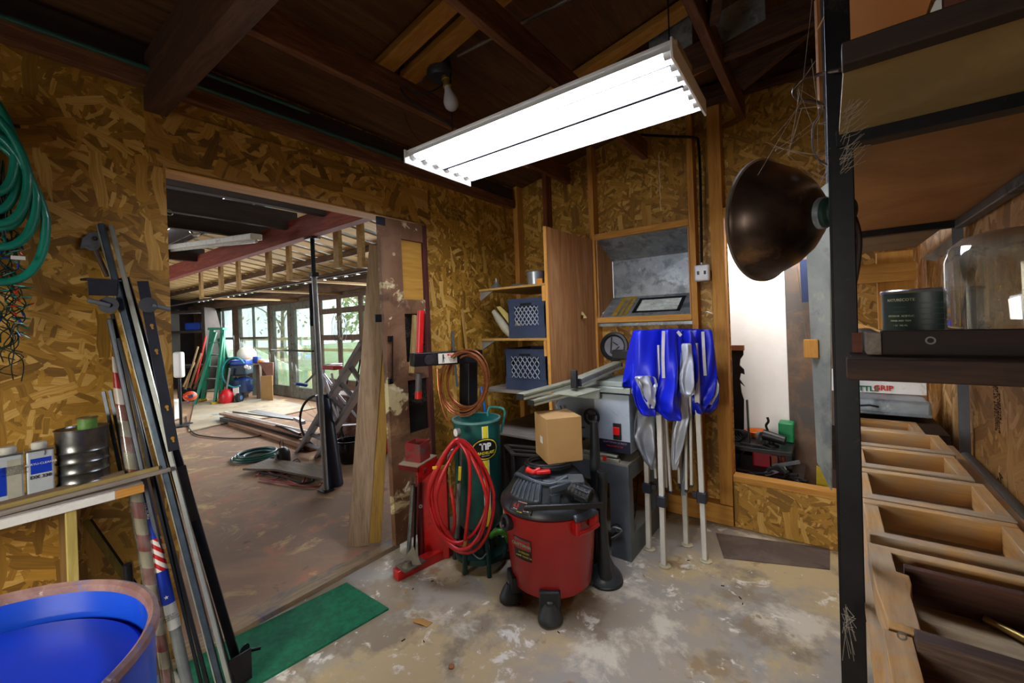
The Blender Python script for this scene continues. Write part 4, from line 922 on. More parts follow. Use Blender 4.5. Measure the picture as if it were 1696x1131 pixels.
# rails and bars leaning in the doorway corner
def lean(nm,pt_,pb_,xt,w,h,mat,lab,cat,ex=.0,up=X,bev=.001,flo=None,parts=None):
    p=onx(pt_[0],pt_[1],xt); q=onz(pb_[0],pb_[1],flo or .004)
    t=thing(nm,lab,cat,q); d=(p-q).normalized()
    MB().bar(q,p,w,h,up).build('bar',mat,t,bev=bev)
    if parts: parts(t,q,p,d)
    return t
NOTCH=plain('zinc_strip','52606e',.35,.7,.2,14); BLKB=plain('black_bar','1d2027',.35,.4,.2,12)
CHROME=plain('pale_channel','b9beb6',.3,.7,.1,16)
def notches(t,q,p,d):
    L=(p-q).length; m=MB(); s_=d.cross(V((1,-.45,0))).normalized(); f=s_.cross(d).normalized()
    if f.x<0: f=-f
    for i in range(80):
        c=q+d*(.12+(L-.15)*i/80)+f*.0085; m.obox(c-s_*.004,d*.006,s_*.0022,f*.0004)
    o=m.build('punched_slots',plain('bright_slots','c8ccd0',.3,.6),t,smooth=False); o['kind']='stuff'
lean('steel_rail',(168,371),(374,1163),-2.235,.016,.022,NOTCH,'tall zinc rail with a row of small slots, leaning left of the doorway','rail',parts=notches,up=(1,-.45,0))
lean('steel_rail',(184,374),(388,1163),-2.235,.014,.016,CHROME,'tall pale grey channel leaning just right of the slotted zinc rail','rail',up=(1,-.45,0))
lean('steel_rail',(161,372),(366,1163),-2.24,.005,.012,CHROME,'thin bright edging strip leaning on the left side of the slotted zinc rail','rail',up=(1,-.45,0))
def slots(t,q,p,d):
    L=(p-q).length; u=V((.1,1,0)); u=(u-d*u.dot(d)).normalized(); f=u.cross(d).normalized()
    if f.x<0: f=-f
    c=onx(243,478,-2.19); 
    m=MB(); a=onx(231,466,-2.185); b=onx(283,748,-2.02)
    m.bar(a+u*.01,b+u*.01,.035,.003,f); m.build('slotted_plate',plain('slate_plate','33363f',.4,.4,.15,12),t,bev=.001)
    m=MB()
    for k_ in (.27,.42,.75,.93):
        c=a.lerp(b,k_)+u*.012+f*.0025; m.cyl(c,c+f*.0006,.006,n=12); m.obox(c-d*.008,d*.008,u*.003,f*.0006)
    o=m.build('keyhole_slots',plain('slot_gold','a87a26',.6),t,smooth=False); o['kind']='stuff'
lean('black_track',(206,460),(402,1128),-2.215,.03,.014,BLKB,'black steel track with a keyhole-slotted plate leaning at the doorway edge','track',parts=slots,up=(1,-.45,0))
lean('black_track',(194,462),(392,1150),-2.225,.012,.012,BLKB,'narrow black bar leaning between the pale channel and the slotted plate','bar',up=(1,-.45,0))
lean('black_tube',(186,520),(352,1165),-2.20,.012,.014,BLKB,'black square tube leaning left of the slotted zinc rail','tube',up=(1,-.45,0))
lean('grey_tube',(181,528),(322,1170),-2.18,.016,.016,plain('satin_grey','5f646a',.35,.6,.15,14),'satin grey tube leaning beside the rolled striped flag','tube',up=(1,-.45,0),bev=.004)
lean('black_tube',(196,560),(342,1168),-2.16,.010,.012,BLKB,'thin black tube leaning right of the satin grey tube','tube',up=(1,-.45,0))
for i,(a,b) in enumerate((((171,648),(196,760)),((182,646),(204,752)))):
    m=MB().bar(onx(a[0],a[1],-2.2),onx(b[0]+8,b[1]+40,-2.14),.012,.006,(1,-.45,0)); one('grey_channel',m,plain('satin_grey','5f646a'),'short grey channel standing behind the ribbed pail','channel',group='two short grey channels behind the pail',bev=.001)
# lower black slotted bracket and foot with spindle
t=thing('track_bracket','black perforated bracket at the foot of the leaning tracks','bracket',onz(402,1112))
MB().bar(onx(300,772,-2.03),onx(322,862,-2.0),.030,.003,X).build('upper_plate',BLKB,t,bev=.001)
a=onz(398,1100,.10); MB().obox(a+V((.0,.0,-.02)),(.003,.0,0),(0,.04,0),(0,0,.06)).build('foot_plate',BLKB,t,bev=.002)
MB().lathe([(0,0),(.030,0),(.030,.003),(0,.003)],onz(404,1080,.07),V((.8,.5,0)),24).build('round_plate',BLKB,t); MB().cyl(onz(404,1080,.07),onz(432,1073,.07),.006).build('spindle',BLKB,t)
t=thing('track_bracket','dark angle plate bolted across the leaning tracks near their top','bracket',onx(165,470,-2.18))
p=onx(168,464,-2.19); MB().obox(p,(.02,.006,0),(-.01,.05,0),(0,0,.004)).build('top_plate',BLKB,t,bev=.001); MB().obox(p+V((.02,.0,-.03)),(.002,0,0),(0,.04,0),(0,0,.03)).build('side_plate',plain('slate_plate','33363f'),t,bev=.001)
for c_,r_,l_ in (((180,505),((145,497),(182,506)),'slate round-cornered plate with a short rod sticking out to the left'),((246,505),((252,506),(281,512)),'slate round-cornered plate with a short rod pointing to the doorway')):
    p=onx(c_[0],c_[1],-2.15); t=thing('spindle_bracket',l_,'bracket',p); 
    MB().lathe([(0,0),(.030,0),(.030,.003),(0,.003)],p,V((.9,-.4,0)),28).build('round_plate',plain('slate_plate','33363f'),t)
    MB().cyl(onx(r_[0][0],r_[0][1],-2.145),onx(r_[1][0],r_[1][1],-2.145),.0085).build('rod',GREYST,t)
# rolled flags
def stripes(name,c1,c2,n_,rot=0.):
    n=N(name); tc=n.add('ShaderNodeTexCoord'); sp=n.add('ShaderNodeSeparateXYZ'); n.l(tc.outputs['Object'],sp.inputs[0])
    z=n.math('ADD',sp.outputs[2],n.math('MULTIPLY',sp.outputs[1],rot)); f=n.math('GREATER_THAN',n.math('FRACT',n.math('MULTIPLY',z,n_)),.5)
    c=n.mix(f,c1,c2); n.l(c,n.b.inputs['Base Color']); n.b.inputs['Roughness'].default_value=.35; n.bump(n.noise(n.coord(),9,4),.4,.01); MT[name]=n.m; return n.m
SF=stripes('flag_stripes','8c1a1c','b4aca0',8.5,.35)
q=onz(287,1190,.003); p=onx(188,590,-2.17); t=thing('rolled_flag','rolled red and white striped flag leaning in a clear plastic sleeve','rolled flag',q)
MB().tube([q,q.lerp(p,.3),q.lerp(p,.6),q.lerp(p,.9),p],[.013,.017,.018,.016,.005],14).build('cloth',SF,t)
MB().tube([q+V((.002,0,0)),q.lerp(p,.5),q.lerp(p,.86)],[.020,.023,.018],14).build('plastic_sleeve',glass('sleeve_film','dcdccc',.06,.1,.35),t)
q=onz(322,1185,.003); p=onx(246,845,-2.08); t=thing('flag_kit','boxed flag kit tube with blue starred print and red stripes, leaning below the bench end','flag package',q)
d=(p-q)
def seg(a,b,mt,nm,r=.019): MB().tube([q+d*a,q+d*(a+b)/2,q+d*b],r,16).build(nm,mt,t)
seg(0,.42,plain('grey_film','6f7475',.25,.2,.15,8),'clear_end',.018); seg(.42,.54,plain('label_grey','a9aaa6',.5),'info_label'); seg(.54,.70,plain('flag_blue','0b2f9e',.35),'blue_field'); seg(.70,.86,stripes('kit_stripes','b4161c','d8d4cc',30,1.),'stripe_field'); seg(.86,1.12,plain('flag_blue','0b2f9e'),'upper_blue_field')
seg(1.12,1.32,STEEL,'metal_end',.015)
fdir=V((.87,-.35,0)); fdir=(fdir-d.normalized()*fdir.dot(d.normalized())).normalized(); ud=fdir.cross(d).normalized(); ud=-ud if ud.dot(Rt)<0 else ud
m=MB(); c=q+d*.575+fdir*.0193; m.poly([c+(ud*math.cos(a_)+d.normalized()*math.sin(a_))*(.008 if i%2==0 else .0032) for i,a_ in enumerate([math.pi/2+math.pi*j/5 for j in range(10)])],fdir*.0006); m.build('white_star',WHITE,t,smooth=False)
m=MB().text('U.S. FLAG',q+d*1.0+fdir*.0193,-d,ud if 1 else 0,.010,.0003,.0003); m.build('lettering',WHITE,t,smooth=False)
m=MB().text('POLE SET\nMADE IN USA\nPOLYCOTTON',q+d*.48+fdir*.0193,ud,d,.0055,.0003); m.build('label_lettering',BLACK,t,smooth=False)
# ------------------------------------------------------------ FLOOR things
A=onz(574,967,0);B=onz(644,1010,0);C=onz(456,1119,0); C=B+(C-B)*1.45; D_=A+(C-B)
m=MB().poly([A,B,C,D_],(0,0,.009)); mt=one('floor_mat',m,layered('green_turf','08583a',[('0a6a46',30,.4,.6,.3),('0b4a34',3,.5,.7,.5),('6d6a4c',14,.69,.74,.6)],rough=.95,bumpy=.8),'long green artificial-turf mat on the concrete along the door sill','mat')
one('rubber_sheet',MB().poly([onz(1186,884),onz(1374,910),onz(1374,944),onz(1199,925)],(0,0,.006)),layered('brown_sheet','5d4f45',[('6f6055',4,.45,.6,.4),('4b4038',9,.6,.7,.3)],rough=.7),'flat brown sheet on the floor against the back wall right of the folded canopy','mat')
LEAFM=plain('dry_leaf','b88a4a',.8,0,.1,9)
m=MB().poly([onz(683,1025,.002),onz(700,1024,.004),onz(717,1031,.002),onz(707,1039,.002),onz(697,1034,.006),onz(685,1031,.002)],(0,0,.0012)); one('dry_leaf',m,LEAFM,'curled orange dry leaf on the concrete right of the green mat','leaf')
p=onz(748,1105,.0); one('leaf_scrap',MB().lathe([(0,.0),(.012,.0),(.013,.006),(0,.01)],p,n=14),plain('orange_scrap','a2683c',.8),'small round orange scrap on the concrete near the bottom edge','scrap')
rg=random.Random(9)
for px,py in ((668,1060),(702,1062),(925,1047),(684,975),(672,980),(1140,928),(1015,953),(1066,953),(1197,970),(1226,990),(716,962),(640,1000),(612,1005),(1230,1000),(860,1000)):
    p=onz(px,py,.0015); a=rg.random()*3.14; u=V((math.cos(a),math.sin(a),0))*rg.uniform(.006,.014); v=V((-u.y,u.x,0))*.3
    one('debris_chip',MB().obox(p,u,v,(0,0,.0014)),RUBBER if rg.random()<.7 else LEAFM,'tiny dark chip of debris lying on the concrete floor','debris',group='dark chips scattered on the concrete floor')
# ------------------------------------------------------------ OLD DOOR at the right of the doorway
DX=-2.205
def dd(px,py): return onx(px,py,DX)
DB=layered('old_door_paint','67452c',[('7d5c40',3,.42,.6,.6),('462c1c',2.2,.54,.66,.8),('cfc193',3.1,.54,.59,.8),('e0d8be',7,.62,.66,1.),('9a7a58',5,.6,.7,.6)],rough=.6,bumpy=.3)
od=thing('old_door','tall brown door with peeling cream paint and two dark openings, standing at the right of the doorway','door',(DX,1.78,0))
def lerp(a,b,t): return a+(b-a)*t
# door outline, leaning a little
TL,TR,BL,BR_=dd(620,362),dd(700,372),onz(648,921,.03),onz(700,905,.03)
TL=V((DX,1.585,2.10)); TR=V((DX,1.968,2.10)); BL=V((DX+.01,1.615,.03)); BR_=V((DX+.01,1.978,.03))
def dp(u,v,o=0.): p=lerp(lerp(BL,BR_,u),lerp(TL,TR,u),v); return p+V((o,0,0))
def dpan(u0,u1,v0,v1,o0,o1,mt,nm,bev=.002):
    m=MB(); m.poly([dp(u0,v0,o0),dp(u1,v0,o0),dp(u1,v1,o0),dp(u0,v1,o0)],(o1-o0,0,0)); return m.build(nm,mt,od,bev=bev)
DBZ=DB
dpan(0,.42,0,1,-.038,0,DBZ,'left_stile'); dpan(.90,1,0,1,-.038,0,wood('red_edge','2c100e','4a1c16','5c2820',axis='z'),'right_stile')
vz=lambda z:(z-.03)/2.07
dpan(.42,.90,vz(1.98),1,-.038,0,DB,'top_rail'); dpan(.42,.90,vz(1.49),vz(1.585),-.038,0,DB,'upper_rail')
dpan(.42,.90,vz(1.05),vz(1.17),-.038,0,DB,'lock_rail'); dpan(.42,.90,0,vz(.70),-.038,-.004,DB,'bottom_panel')
dpan(.42,.90,vz(1.585),vz(1.98),-.028,-.018,wood('yellow_panel','9a6f24','b3842e','c4953c',axis='y',scale=.5),'yellow_panel')
dpan(.42,.90,vz(1.17),vz(1.49),-.030,-.026,plain('dusty_dark_glass','23231f',.25,0,.3,6,dirt='4a4438',dirtamt=.3),'upper_pane'); dpan(.42,.90,vz(.70),vz(1.05),-.030,-.026,plain('dusty_dark_glass','23231f'),'lower_pane')
m=MB(); m.bar(dp(.48,vz(1.10),.0)+V((.012,0,0)),dp(.62,vz(1.48),.01),.03,.02,X); one('timber_slat',m,wood('tan_slat','7f6a40','9c8450','b09a64',axis='z'),'tan wooden slat standing behind the red ram against the old door','slat')
h=MB(); a=dd(647,556)+V((.02,0,0)); b=dd(647,632)+V((.02,0,0)); h.tube([a,b],.004,8); h.build('pull_handle',DSTEEL,od)
for z_,nm in ((561,'handle_mount'),(631,'handle_mount')):
    c=dd(645,z_)+V((.008,0,0)); MB().box(c-V((.012,.016,.018)),c+V((.012,.016,.018))).build(nm,DSTEEL,od,bev=.003)
c=dd(626,527)+V((.004,0,0)); MB().box(c-V((.008,.022,.024)),c+V((.004,.022,.024))).build('hinge_plate',DSTEEL,od,bev=.002)
c=dd(627,364)+V((.003,0,0)); MB().box(c-V((.004,.02,.03)),c+V((.002,.045,.02))).build('corner_plate',plain('slate_plate','33363f'),od,bev=.001)
for px,py in ((651,386),(674,384),(640,380)):
    pass
m=MB(); c=dd(652,421)+V((.001,0,0)); m.cyl(c,c+V((.0012,0,0)),.012,n=14); m.build('paint_spot',plain('cream_spot','c0ab80',.7),od)
# planks leaning beside the door
one('plank',MB().bar(V((-2.455,1.515,.006)),V((-2.375,1.70,1.95)),.13,.035,V((.9,-.6,0))),wood('pale_plank','7d6650','9c8468','b09a7c',axis='z'),'tall pale plank leaning just left of the old door','plank',bev=.002)
one('plank',MB().bar(V((-2.40,1.60,.006)),V((-2.345,1.76,1.9)),.08,.03,V((.9,-.6,0))),wood('warm_plank','8a6a34','a8843c','b8984c',axis='z'),'narrow yellowish plank between the pale plank and the old door','plank',bev=.002)
# ------------------------------------------------------------ RED HOIST
RD=2.50
eh=thing('engine_hoist','red and black engine hoist with a warning label on its boom, by the old door','engine hoist',onz(700,925))
def P3(px,py,D=RD): return atd(px,py,D)
def rbox(a,b,D,th,mat,nm,par=eh,bev=.003,hue=None):
    """upright box: pixel corners a (top left) b (bottom right) at depth D, thickness th away from the viewer"""
    p=P3(a[0],a[1],D); q=P3(b[0],b[1],D); L=p-q
    w=abs((q-p).dot(Rt)); h_=p.z-q.z; c=(p+q)/2; r=(Rt-Z*Rt.z).normalized(); f=(Fw-Z*Fw.z).normalized()
    return MB().obox(c+f*th/2,r*w/2,f*th/2,Z*h_/2).build(nm,mat,par,bev=bev)
# feet and legs
a=onz(655,952,.028); b=onz(752,905,.028); MB().bar(a,b,.06,.055).build('leg',REDP,eh,bev=.004)
a=onz(690,925,.02); b=onz(708,978-40,.02)
m=MB(); fz=onz(680,930,.012); m.poly([onz(655,938,.058),onz(690,922,.058),onz(706,930,.058),onz(672,950,.058)],(0,0,.006)); m.build('foot_plate',plain('dusty_steel','6f6858',.6,.4,.2,14),eh)
# main column
rbox((692,776),(742,925),RD,.06,REDP,'column',bev=.005)
rbox((690,790),(699,925),RD-.02,.03,plain('dark_red','5c0d10',.4,0,.15,8),'column_flange')
# shelf bracket with dusty top
c=P3(690,790,RD-.08); r=(Rt-Z*Rt.z).normalized(); f=(Fw-Z*Fw.z).normalized()
p1,p2,p3_,p4=P3(660,768,RD-.12),P3(692,776,RD-.18),P3(724,760,RD+.02),P3(692,752,RD+.08)
m=MB(); 
for q in (p1,p2,p3_,p4): q.z=p1.z
m.poly([p1,p2,p3_,p4],(0,0,-.006)); m.build('top_plate',plain('dusty_tan','8a7a60',.8,0,.1,14),eh)
m=MB(); m.poly([p2+V((0,0,-.006)),p3_+V((0,0,-.006)),p3_+V((0,0,-.075)),p2+V((0,0,-.10))],(p1-p2)*.06); m.build('side_plate',REDP,eh,bev=.001)
m=MB(); m.poly([p1+V((0,0,-.006)),p2+V((0,0,-.006)),p2+V((0,0,-.035)),p1+V((0,0,-.035))],(p3_-p2)*.06); m.build('front_plate',plain('dark_red','5c0d10'),eh,bev=.001)
bcn=p2.lerp(p3_,.35)+V((0,0,-.04))-(p1-p2)*.02; MB().lathe([(0,0),(.009,0),(.009,.004),(.004,.005),(0,.005)],bcn,-(p1-p2),10).build('bolt',STEEL,eh)
# square socket on the plate
m=MB(); cc=(p1+p2+p3_+p4)/4+V((.0,.0,.0)); u1=(p2-p1).normalized(); u2=(p3_-p2).normalized(); s_=.052; hh=.105
for sgn,ua,ub in ((1,u1,u2),(-1,u1,u2),(1,u2,u1),(-1,u2,u1)): m.obox(cc+ua*sgn*s_+V((0,0,hh/2)),ua*.003,ub*s_,Z*hh/2)
m.build('square_socket',plain('worn_red','8a1c1c',.5,.1,.2,9,dirt='5a4038',dirtamt=.5),eh)
MB().tube([P3(684,802,RD-.1),P3(676,930,RD-.1)],.013,14).build('jack_tube',STEEL,eh)
MB().tube([P3(689,806,RD-.06),P3(686,925,RD-.06)],.007,10).build('jack_rod',BLACKM,eh)
MB().lathe([(0,0),(.03,0),(.022,.012),(.018,.03),(0,.03)],onz(675,938,.062),n=20).build('jack_base',plain('dusty_steel','6f6858'),eh)
m=MB(); c=P3(697,838,RD-.085); m.lathe([(.005,0),(.011,0),(.011,.006),(.005,.006)],c,-Fw,16,close=True); m.build('eye_ring',STEEL,eh)
MB().poly([P3(683,905,RD-.13),P3(696,935,RD-.16),P3(673,938,RD-.16),P3(670,925,RD-.16)],(.006,.004,0)).build('gusset',plain('dusty_steel','6f6858'),eh)
# mast and boom
MB().bar(P3(776,600,2.72),P3(776,925,2.72),.085,.085,X).build('mast',BLACKM,eh,bev=.004)
a=P3(682,596,2.42); b=P3(795,589,2.66); 
bm=MB().bar(a,b,.075,.078); bmo=bm.build('boom',BLACKM,eh,bev=.003)
bd_=(b-a).normalized(); bn=bd_.cross(Z).normalized(); bn=-bn if bn.dot(Fw)>0 else bn
def bp_(t,z_,o=.039): return a+(b-a)*t+Z*z_+bn*o
zc=0
m=MB(); m.poly([bp_(.33,-.030),bp_(.60,-.030),bp_(.60,.030),bp_(.33,.030)],bn*.0012); lo=m.build('warning_label',plain('label_white','d8d4c4',.5),eh)
m=MB(); m.poly([bp_(.46,.014,.0405),bp_(.59,.014,.0405),bp_(.59,.026,.0405),bp_(.46,.026,.0405)],bn*.0008); m.build('red_banner',plain('red_ink','c2231c'),lo)
MB().text('DANGER',bp_(.525,.020,.0418),bd_,Z,.007,.0003).build('banner_lettering',WHITE,lo,smooth=False)
MB().text('DO NOT OVER\nLOAD HOIST\nKEEP CLEAR\nOF LOAD',bp_(.53,-.009,.0408),bd_,Z,.0055,.0003).build('small_lettering',BLACK,lo,smooth=False)
m=MB(); c=bp_(.40,0,.0408)
m.lathe([(0,0),(.005,0),(.005,.0008),(0,.0008)],c+Z*.021,bn,12); m.bar(c+Z*.016,c-Z*.004,.0008,.009,bd_); m.bar(c-Z*.004-bd_*.002,c-Z*.025-bd_*.006,.0008,.004,bd_); m.bar(c-Z*.004+bd_*.002,c-Z*.025+bd_*.004,.0008,.004,bd_); m.bar(c+Z*.012,c+bd_*.012-Z*.001,.0008,.003,Z); m.build('figure_symbol',BLACK,lo,smooth=False)
m=MB(); m.lathe([(.0,0),(.030,0),(.030,.004),(.0,.004)],bp_(.2,-.002,.0395),bn,24); m.build('worn_emblem',plain('emblem_black','222326',.5,0,.3,30,dirt='8a8a88',dirtamt=.15),eh)
MB().tube([P3(697,514,2.46),P3(694,598,2.46)],.0215,18).build('ram_sleeve',plain('ram_red','c01418',.35,0,.06,8),eh)
MB().tube([P3(694,618,2.46),P3(693,650,2.46)],.019,16).build('ram_rod',plain('grey_ram','55504f',.5,.4,.15,14),eh)
MB().tube([P3(693,648,2.46),P3(693,660,2.46)],.021,16).build('ram_cap',REDP,eh)
# ------------------------------------------------------------ COPPER COIL
cc_=atd(770,630,2.53); 
ct_=thing('copper_coil','coil of copper tubing hanging on the black hoist boom','copper tubing',cc_)
u=(Rt-Z*Rt.z).normalized(); f=(Fw-Z*Fw.z).normalized(); rg=random.Random(4)
for i in range(6):
    a=2*math.pi*i/6; rr=.165-.006*i; off=V(u*rg.uniform(-.02,.02)+Z*rg.uniform(-.024,.02)+f*(-.03+.012*i))
    uu=(u-f*.45+Z*.09*math.sin(i*2)).normalized()
    P=arc(cc_+off,uu,(Z+u*.1-f*.15).normalized(),rr,0,2*math.pi,48,rr*1.22)[:-1]
    MB().tube(P,.0056,8,closed=True).build('copper_turn',COPPER,ct_)
P=smoothpath([atd(724,610,2.62),atd(727,650,2.60),atd(738,690,2.55),atd(755,708,2.50)]); MB().tube(P,.0046,8).build('loose_end',COPPER,ct_)
# sticks against the wall behind the coil
one('paint_stick',MB().bar(onx(749,548,-2.22),onx(757,640,-2.20),.006,.018,Y),plain('slate_stick','5d6268',.6),'slate grey flat stick standing behind the copper coil','stick')
one('paint_stick',MB().bar(onx(765,512,-2.23),onx(780,640,-2.20),.008,.022,Y),wood('light_stick','9a7638','b48c48','c8a35c',axis='z'),'light wooden stick standing behind the copper coil','stick')
one('blue_tube',MB().cyl(P3(797,640,2.74),P3(806,700,2.74),.010,n=10),plain('blue_plastic','1c62a8',.4),'short blue plastic tube behind the copper coil','tube')
# ------------------------------------------------------------ SAND BLASTER TANK
TC=atd(795,860,2.46); TC.z=0
tk=thing('sandblaster_tank','green pressure tank with a yellow stripe, funnel top and red hose, right of the hoist','sandblaster',TC)
TG=plain('tank_green','08504a',.35,0,.12,7,dirt='0a3a36',dirtamt=.2,coat=.25)
ztp=.845; r_=.137
MB().lathe([(0,.20),(.06,.205),(.11,.23),(r_,.27),(r_,ztp),(r_+.004,ztp+.004),(r_-.002,ztp+.008),(.03,ztp-.05),(0,ztp-.052)],TC,n=64).build('body',TG,tk)
MB().lathe([(r_-.004,ztp-.001),(r_+.006,ztp-.001),(r_+.006,ztp+.010),(r_-.004,ztp+.010)],TC,n=64,close=True).build('rim',plain('rim_green','5d8f88',.4,.2,.1,9),tk)
hd=atan_=math.atan2(-TC.x,TC.y) if False else 0
vd=(CAM-TC); vd.z=0; vd.normalize(); side=Z.cross(vd)  # side points to the picture's right? 
if side.dot(Rt)<0: side=-side
def onc(ang,z_,o=0.): return TC+(vd*math.cos(ang)+side*math.sin(ang))*(r_+.0008+o)+Z*z_
def strip(a0,a1,z0,z1,mat,nm,slant=0.,o=0.,n_=6,par=tk):
    m=MB(); m.grid(lambda uu,vv: onc(a0+(a1-a0)*uu+slant*(1-vv),z0+(z1-z0)*vv,o),n_,12); return m.build(nm,mat,par)
YEL=plain('stripe_yellow','dcd22a',.4,0,.05)
strip(.20,.48,.27,.83,plain('stripe_white','d8d8c8',.4,0,.05),'white_border',.0,0.0); strip(.24,.44,.27,.83,YEL,'yellow_stripe',.0,.0006)
def ell(a0,zc_,ra,rz,mat,nm,o,th=0):
    m=MB(); n_=40; vs=[onc(a0,zc_,o)]+[onc(a0+ra*math.cos(2*math.pi*i/n_),zc_+rz*math.sin(2*math.pi*i/n_),o) for i in range(n_)]
    vs+= [onc(a0+.55*ra*math.cos(2*math.pi*i/n_),zc_+.55*rz*math.sin(2*math.pi*i/n_),o) for i in range(n_)]
    m.faces(vs,[(1+i,1+(i+1)%n_,1+n_+(i+1)%n_,1+n_+i) for i in range(n_)]+[(0,1+n_+i,1+n_+(i+1)%n_) for i in range(n_)]); return m.build(nm,mat,tk)
zl=.702
ell(.33,zl,.60,.062,BLACK,'emblem_base',.0012); ell(.33,zl,.565,.057,YEL,'emblem_ring',.0018); ell(.33,zl,.52,.051,BLACK,'emblem_field',.0024)
def ctext(st_,a0,zc_,h,mat,nm,bold=0.):
    m=MB().text(st_,V((0,0,0)),X,Z,h,.0003,bold)
    for v in m.bm.verts: v.co=onc(a0+v.co.x/r_,zc_+v.co.z,.0030-v.co.y)
    return m.build(nm,mat,tk,smooth=False)
ctext('TiP',.33,zl+.014,.036,WHITEP,'lettering',.0022); ctext('SANDBLAST',.33,zl-.021,.015,YEL,'small_lettering',.0008); ctext('EQUIPMENT',.33,zl-.037,.006,WHITEP,'small_lettering')
# handle behind
ub=side; hb=TC-vd*.10+side*.10
P=[atd(814,700,2.56),atd(808,688,2.56),atd(809,678,2.56),atd(814,674,2.56),atd(831,676,2.50),atd(836,682,2.50),atd(835,692,2.50),atd(830,716,2.50)]
MB().tube(smoothpath(P),.0075,10).build('handle',plain('handle_green','2d7a70',.35,0,.1,8),tk)
# stand
MB().lathe([(.05,.06),(.15,.06),(.15,.09),(.05,.09)],TC,n=24,close=True).build('base_ring',plain('leg_green','133c36',.4,.1,.15,9),tk)
MB().lathe([(.0,.09),(.09,.09),(.07,.2),(0,.2)],TC,n=20).build('lower_cone',plain('leg_green','133c36'),tk)
for ang in (0.25,2.3,-1.9):
    a=onc(ang,.26); q=onc(ang,.004,-.02+.05)
    MB().tube([a-(a-TC-Z*.26)*.2,a.lerp(q,.5),q],[.014,.013,.013],10).build('leg',plain('leg_green','133c36',.4,.1,.15,9),tk)
MB().tube([TC+Z*.21,TC+Z*.10],.02,12).build('outlet',BRASS,tk)
m=MB(); q=onz(770,952,.0); m.tube([atd(771,893,2.22),onz(770,948,.012)],[.011,.016],10); m.build('front_foot',plain('leg_green','133c36'),tk)
P=[atd(795,905,2.3),atd(825,905,2.28),atd(850,912,2.35),atd(872,890,2.5)]
one('green_hose',MB().tube(smoothpath([atd(812,888,2.36),atd(824,880,2.30),atd(838,884,2.30),atd(842,895,2.34)]),.017,12),plain('lime_hose','3f8f22',.4,0,.15,12),'short ribbed lime green hose between the tank and the shop vacuum','hose')
m=MB(); p=onz(800,925,.0); m.tube(smoothpath([atd(776,905,2.28),atd(785,918,2.25),atd(796,925,2.22),atd(806,916,2.22)]),.004,6); one('wire_loop',m,STEEL,'bent grey wire loop at the foot of the green tank','wire')
one('black_tray',MB().poly([onz(800,905,.005),onz(850,900,.005),onz(848,925,.005),onz(806,932,.005)],(0,0,.05)),BLACK,'low black tray under the green tank behind the vacuum wheel','tray',bev=.01)
# valves and gauge
vt_=thing('valve_assembly','brass and green valves with gauge and yellow levers before the green tank','valve',atd(757,760,2.24))
VD=2.24
MB().tube([atd(758,730,VD),atd(757,800,VD),atd(761,800,VD)][:2],.010,10).build('green_pipe',plain('valve_green','1d5c50',.4,.3,.2,14),vt_)
MB().tube([atd(757,740,VD-.01),atd(746,746,VD-.01),atd(744,760,VD-.01)],.012,10).build('elbow',STEEL,vt_)
MB().tube([atd(744,760,VD-.01),atd(746,805,VD-.01)],[.010,.010],10).build('brass_pipe',BRASS,vt_)
for y_ in (768,782,795): c=atd(745.5,y_,VD-.01); MB().tube([c+Z*.008,c-Z*.008],.0145,6).build('hex_nut',BRASS,vt_)
g_=atd(757,716,VD-.01); MB().lathe([(0,-.012),(.022,-.012),(.024,-.004),(.024,.008),(.021,.010),(0,.010)],g_,-Rt*.75-Fw*.65,28).build('gauge',plain('gauge_grey','878a8c',.35,.6,.1,9),vt_)
MB().lathe([(0,.0102),(.019,.0102),(.019,.0108),(0,.0108)],g_,-Rt*.75-Fw*.65,24).build('gauge_face',WHITE,vt_)
MB().bar(atd(736,773,VD-.03),atd(716,775,VD-.05),.006,.016).build('yellow_lever',plain('lever_yellow','d4b41c',.4),vt_,bev=.002)
MB().tube([atd(746,772,VD-.02),atd(734,773,VD-.03)],.006,8).build('lever_stem',STEEL,vt_)
MB().bar(atd(762,772,VD-.03),atd(761,796,VD-.03),.006,.016,Rt).build('yellow_lever',plain('lever_yellow','d4b41c'),vt_,bev=.002)
MB().tube([atd(763,740,VD+.02),atd(757,890,VD+.04)],.013,10).build('grey_standpipe',plain('pipe_grey','7d8078',.5,.3,.15,10),vt_)
# red hose
HR=plain('hose_red','b8161a',.35,0,.12,10,coat=.2)
rh=thing('red_hose','looped red rubber air hose hung over the valve of the green tank','air hose',atd(765,900,2.2))
hc=[(764,822,54,93,2.20,0),(761,816,47,90,2.185,.05),(765,824,42,84,2.17,-.05),(759,812,49,82,2.215,.1)]
f=(Fw-Z*Fw.z).normalized()
for (px,py,ax1,ay1,D_h,tw) in hc:
    c=atd(px,py,D_h); rr=ax1/690*D_h; rz=ay1/690*D_h; P=[]
    for i in range(56):
        a=2*math.pi*i/56; s_,c_=math.sin(a),math.cos(a); nar=1-.5*max(0,s_)**1.3
        P.append(c+u*(rr*c_*nar)+Z*(rz*s_)+f*(.03*math.sin(2*a+tw*20)+tw*.2*c_))
    MB().tube(P,.0095,10,closed=True).build('hose_loop',HR,rh)
P=smoothpath([atd(757,725,2.2),atd(776,760,2.17),atd(778,810,2.17),atd(774,860,2.17),atd(770,895,2.18)]); MB().tube(P,.0095,10).build('hose_run',HR,rh)
P=smoothpath([atd(746,806,VD-.01),atd(750,830,2.2),atd(753,860,2.2),atd(748,885,2.24),atd(735,872,2.26)]); MB().tube(P,.0095,10).build('hose_run',HR,rh)
MB().tube([atd(771,895,2.18),atd(770,910,2.18)],.012,12).build('brass_end',BRASS,rh)
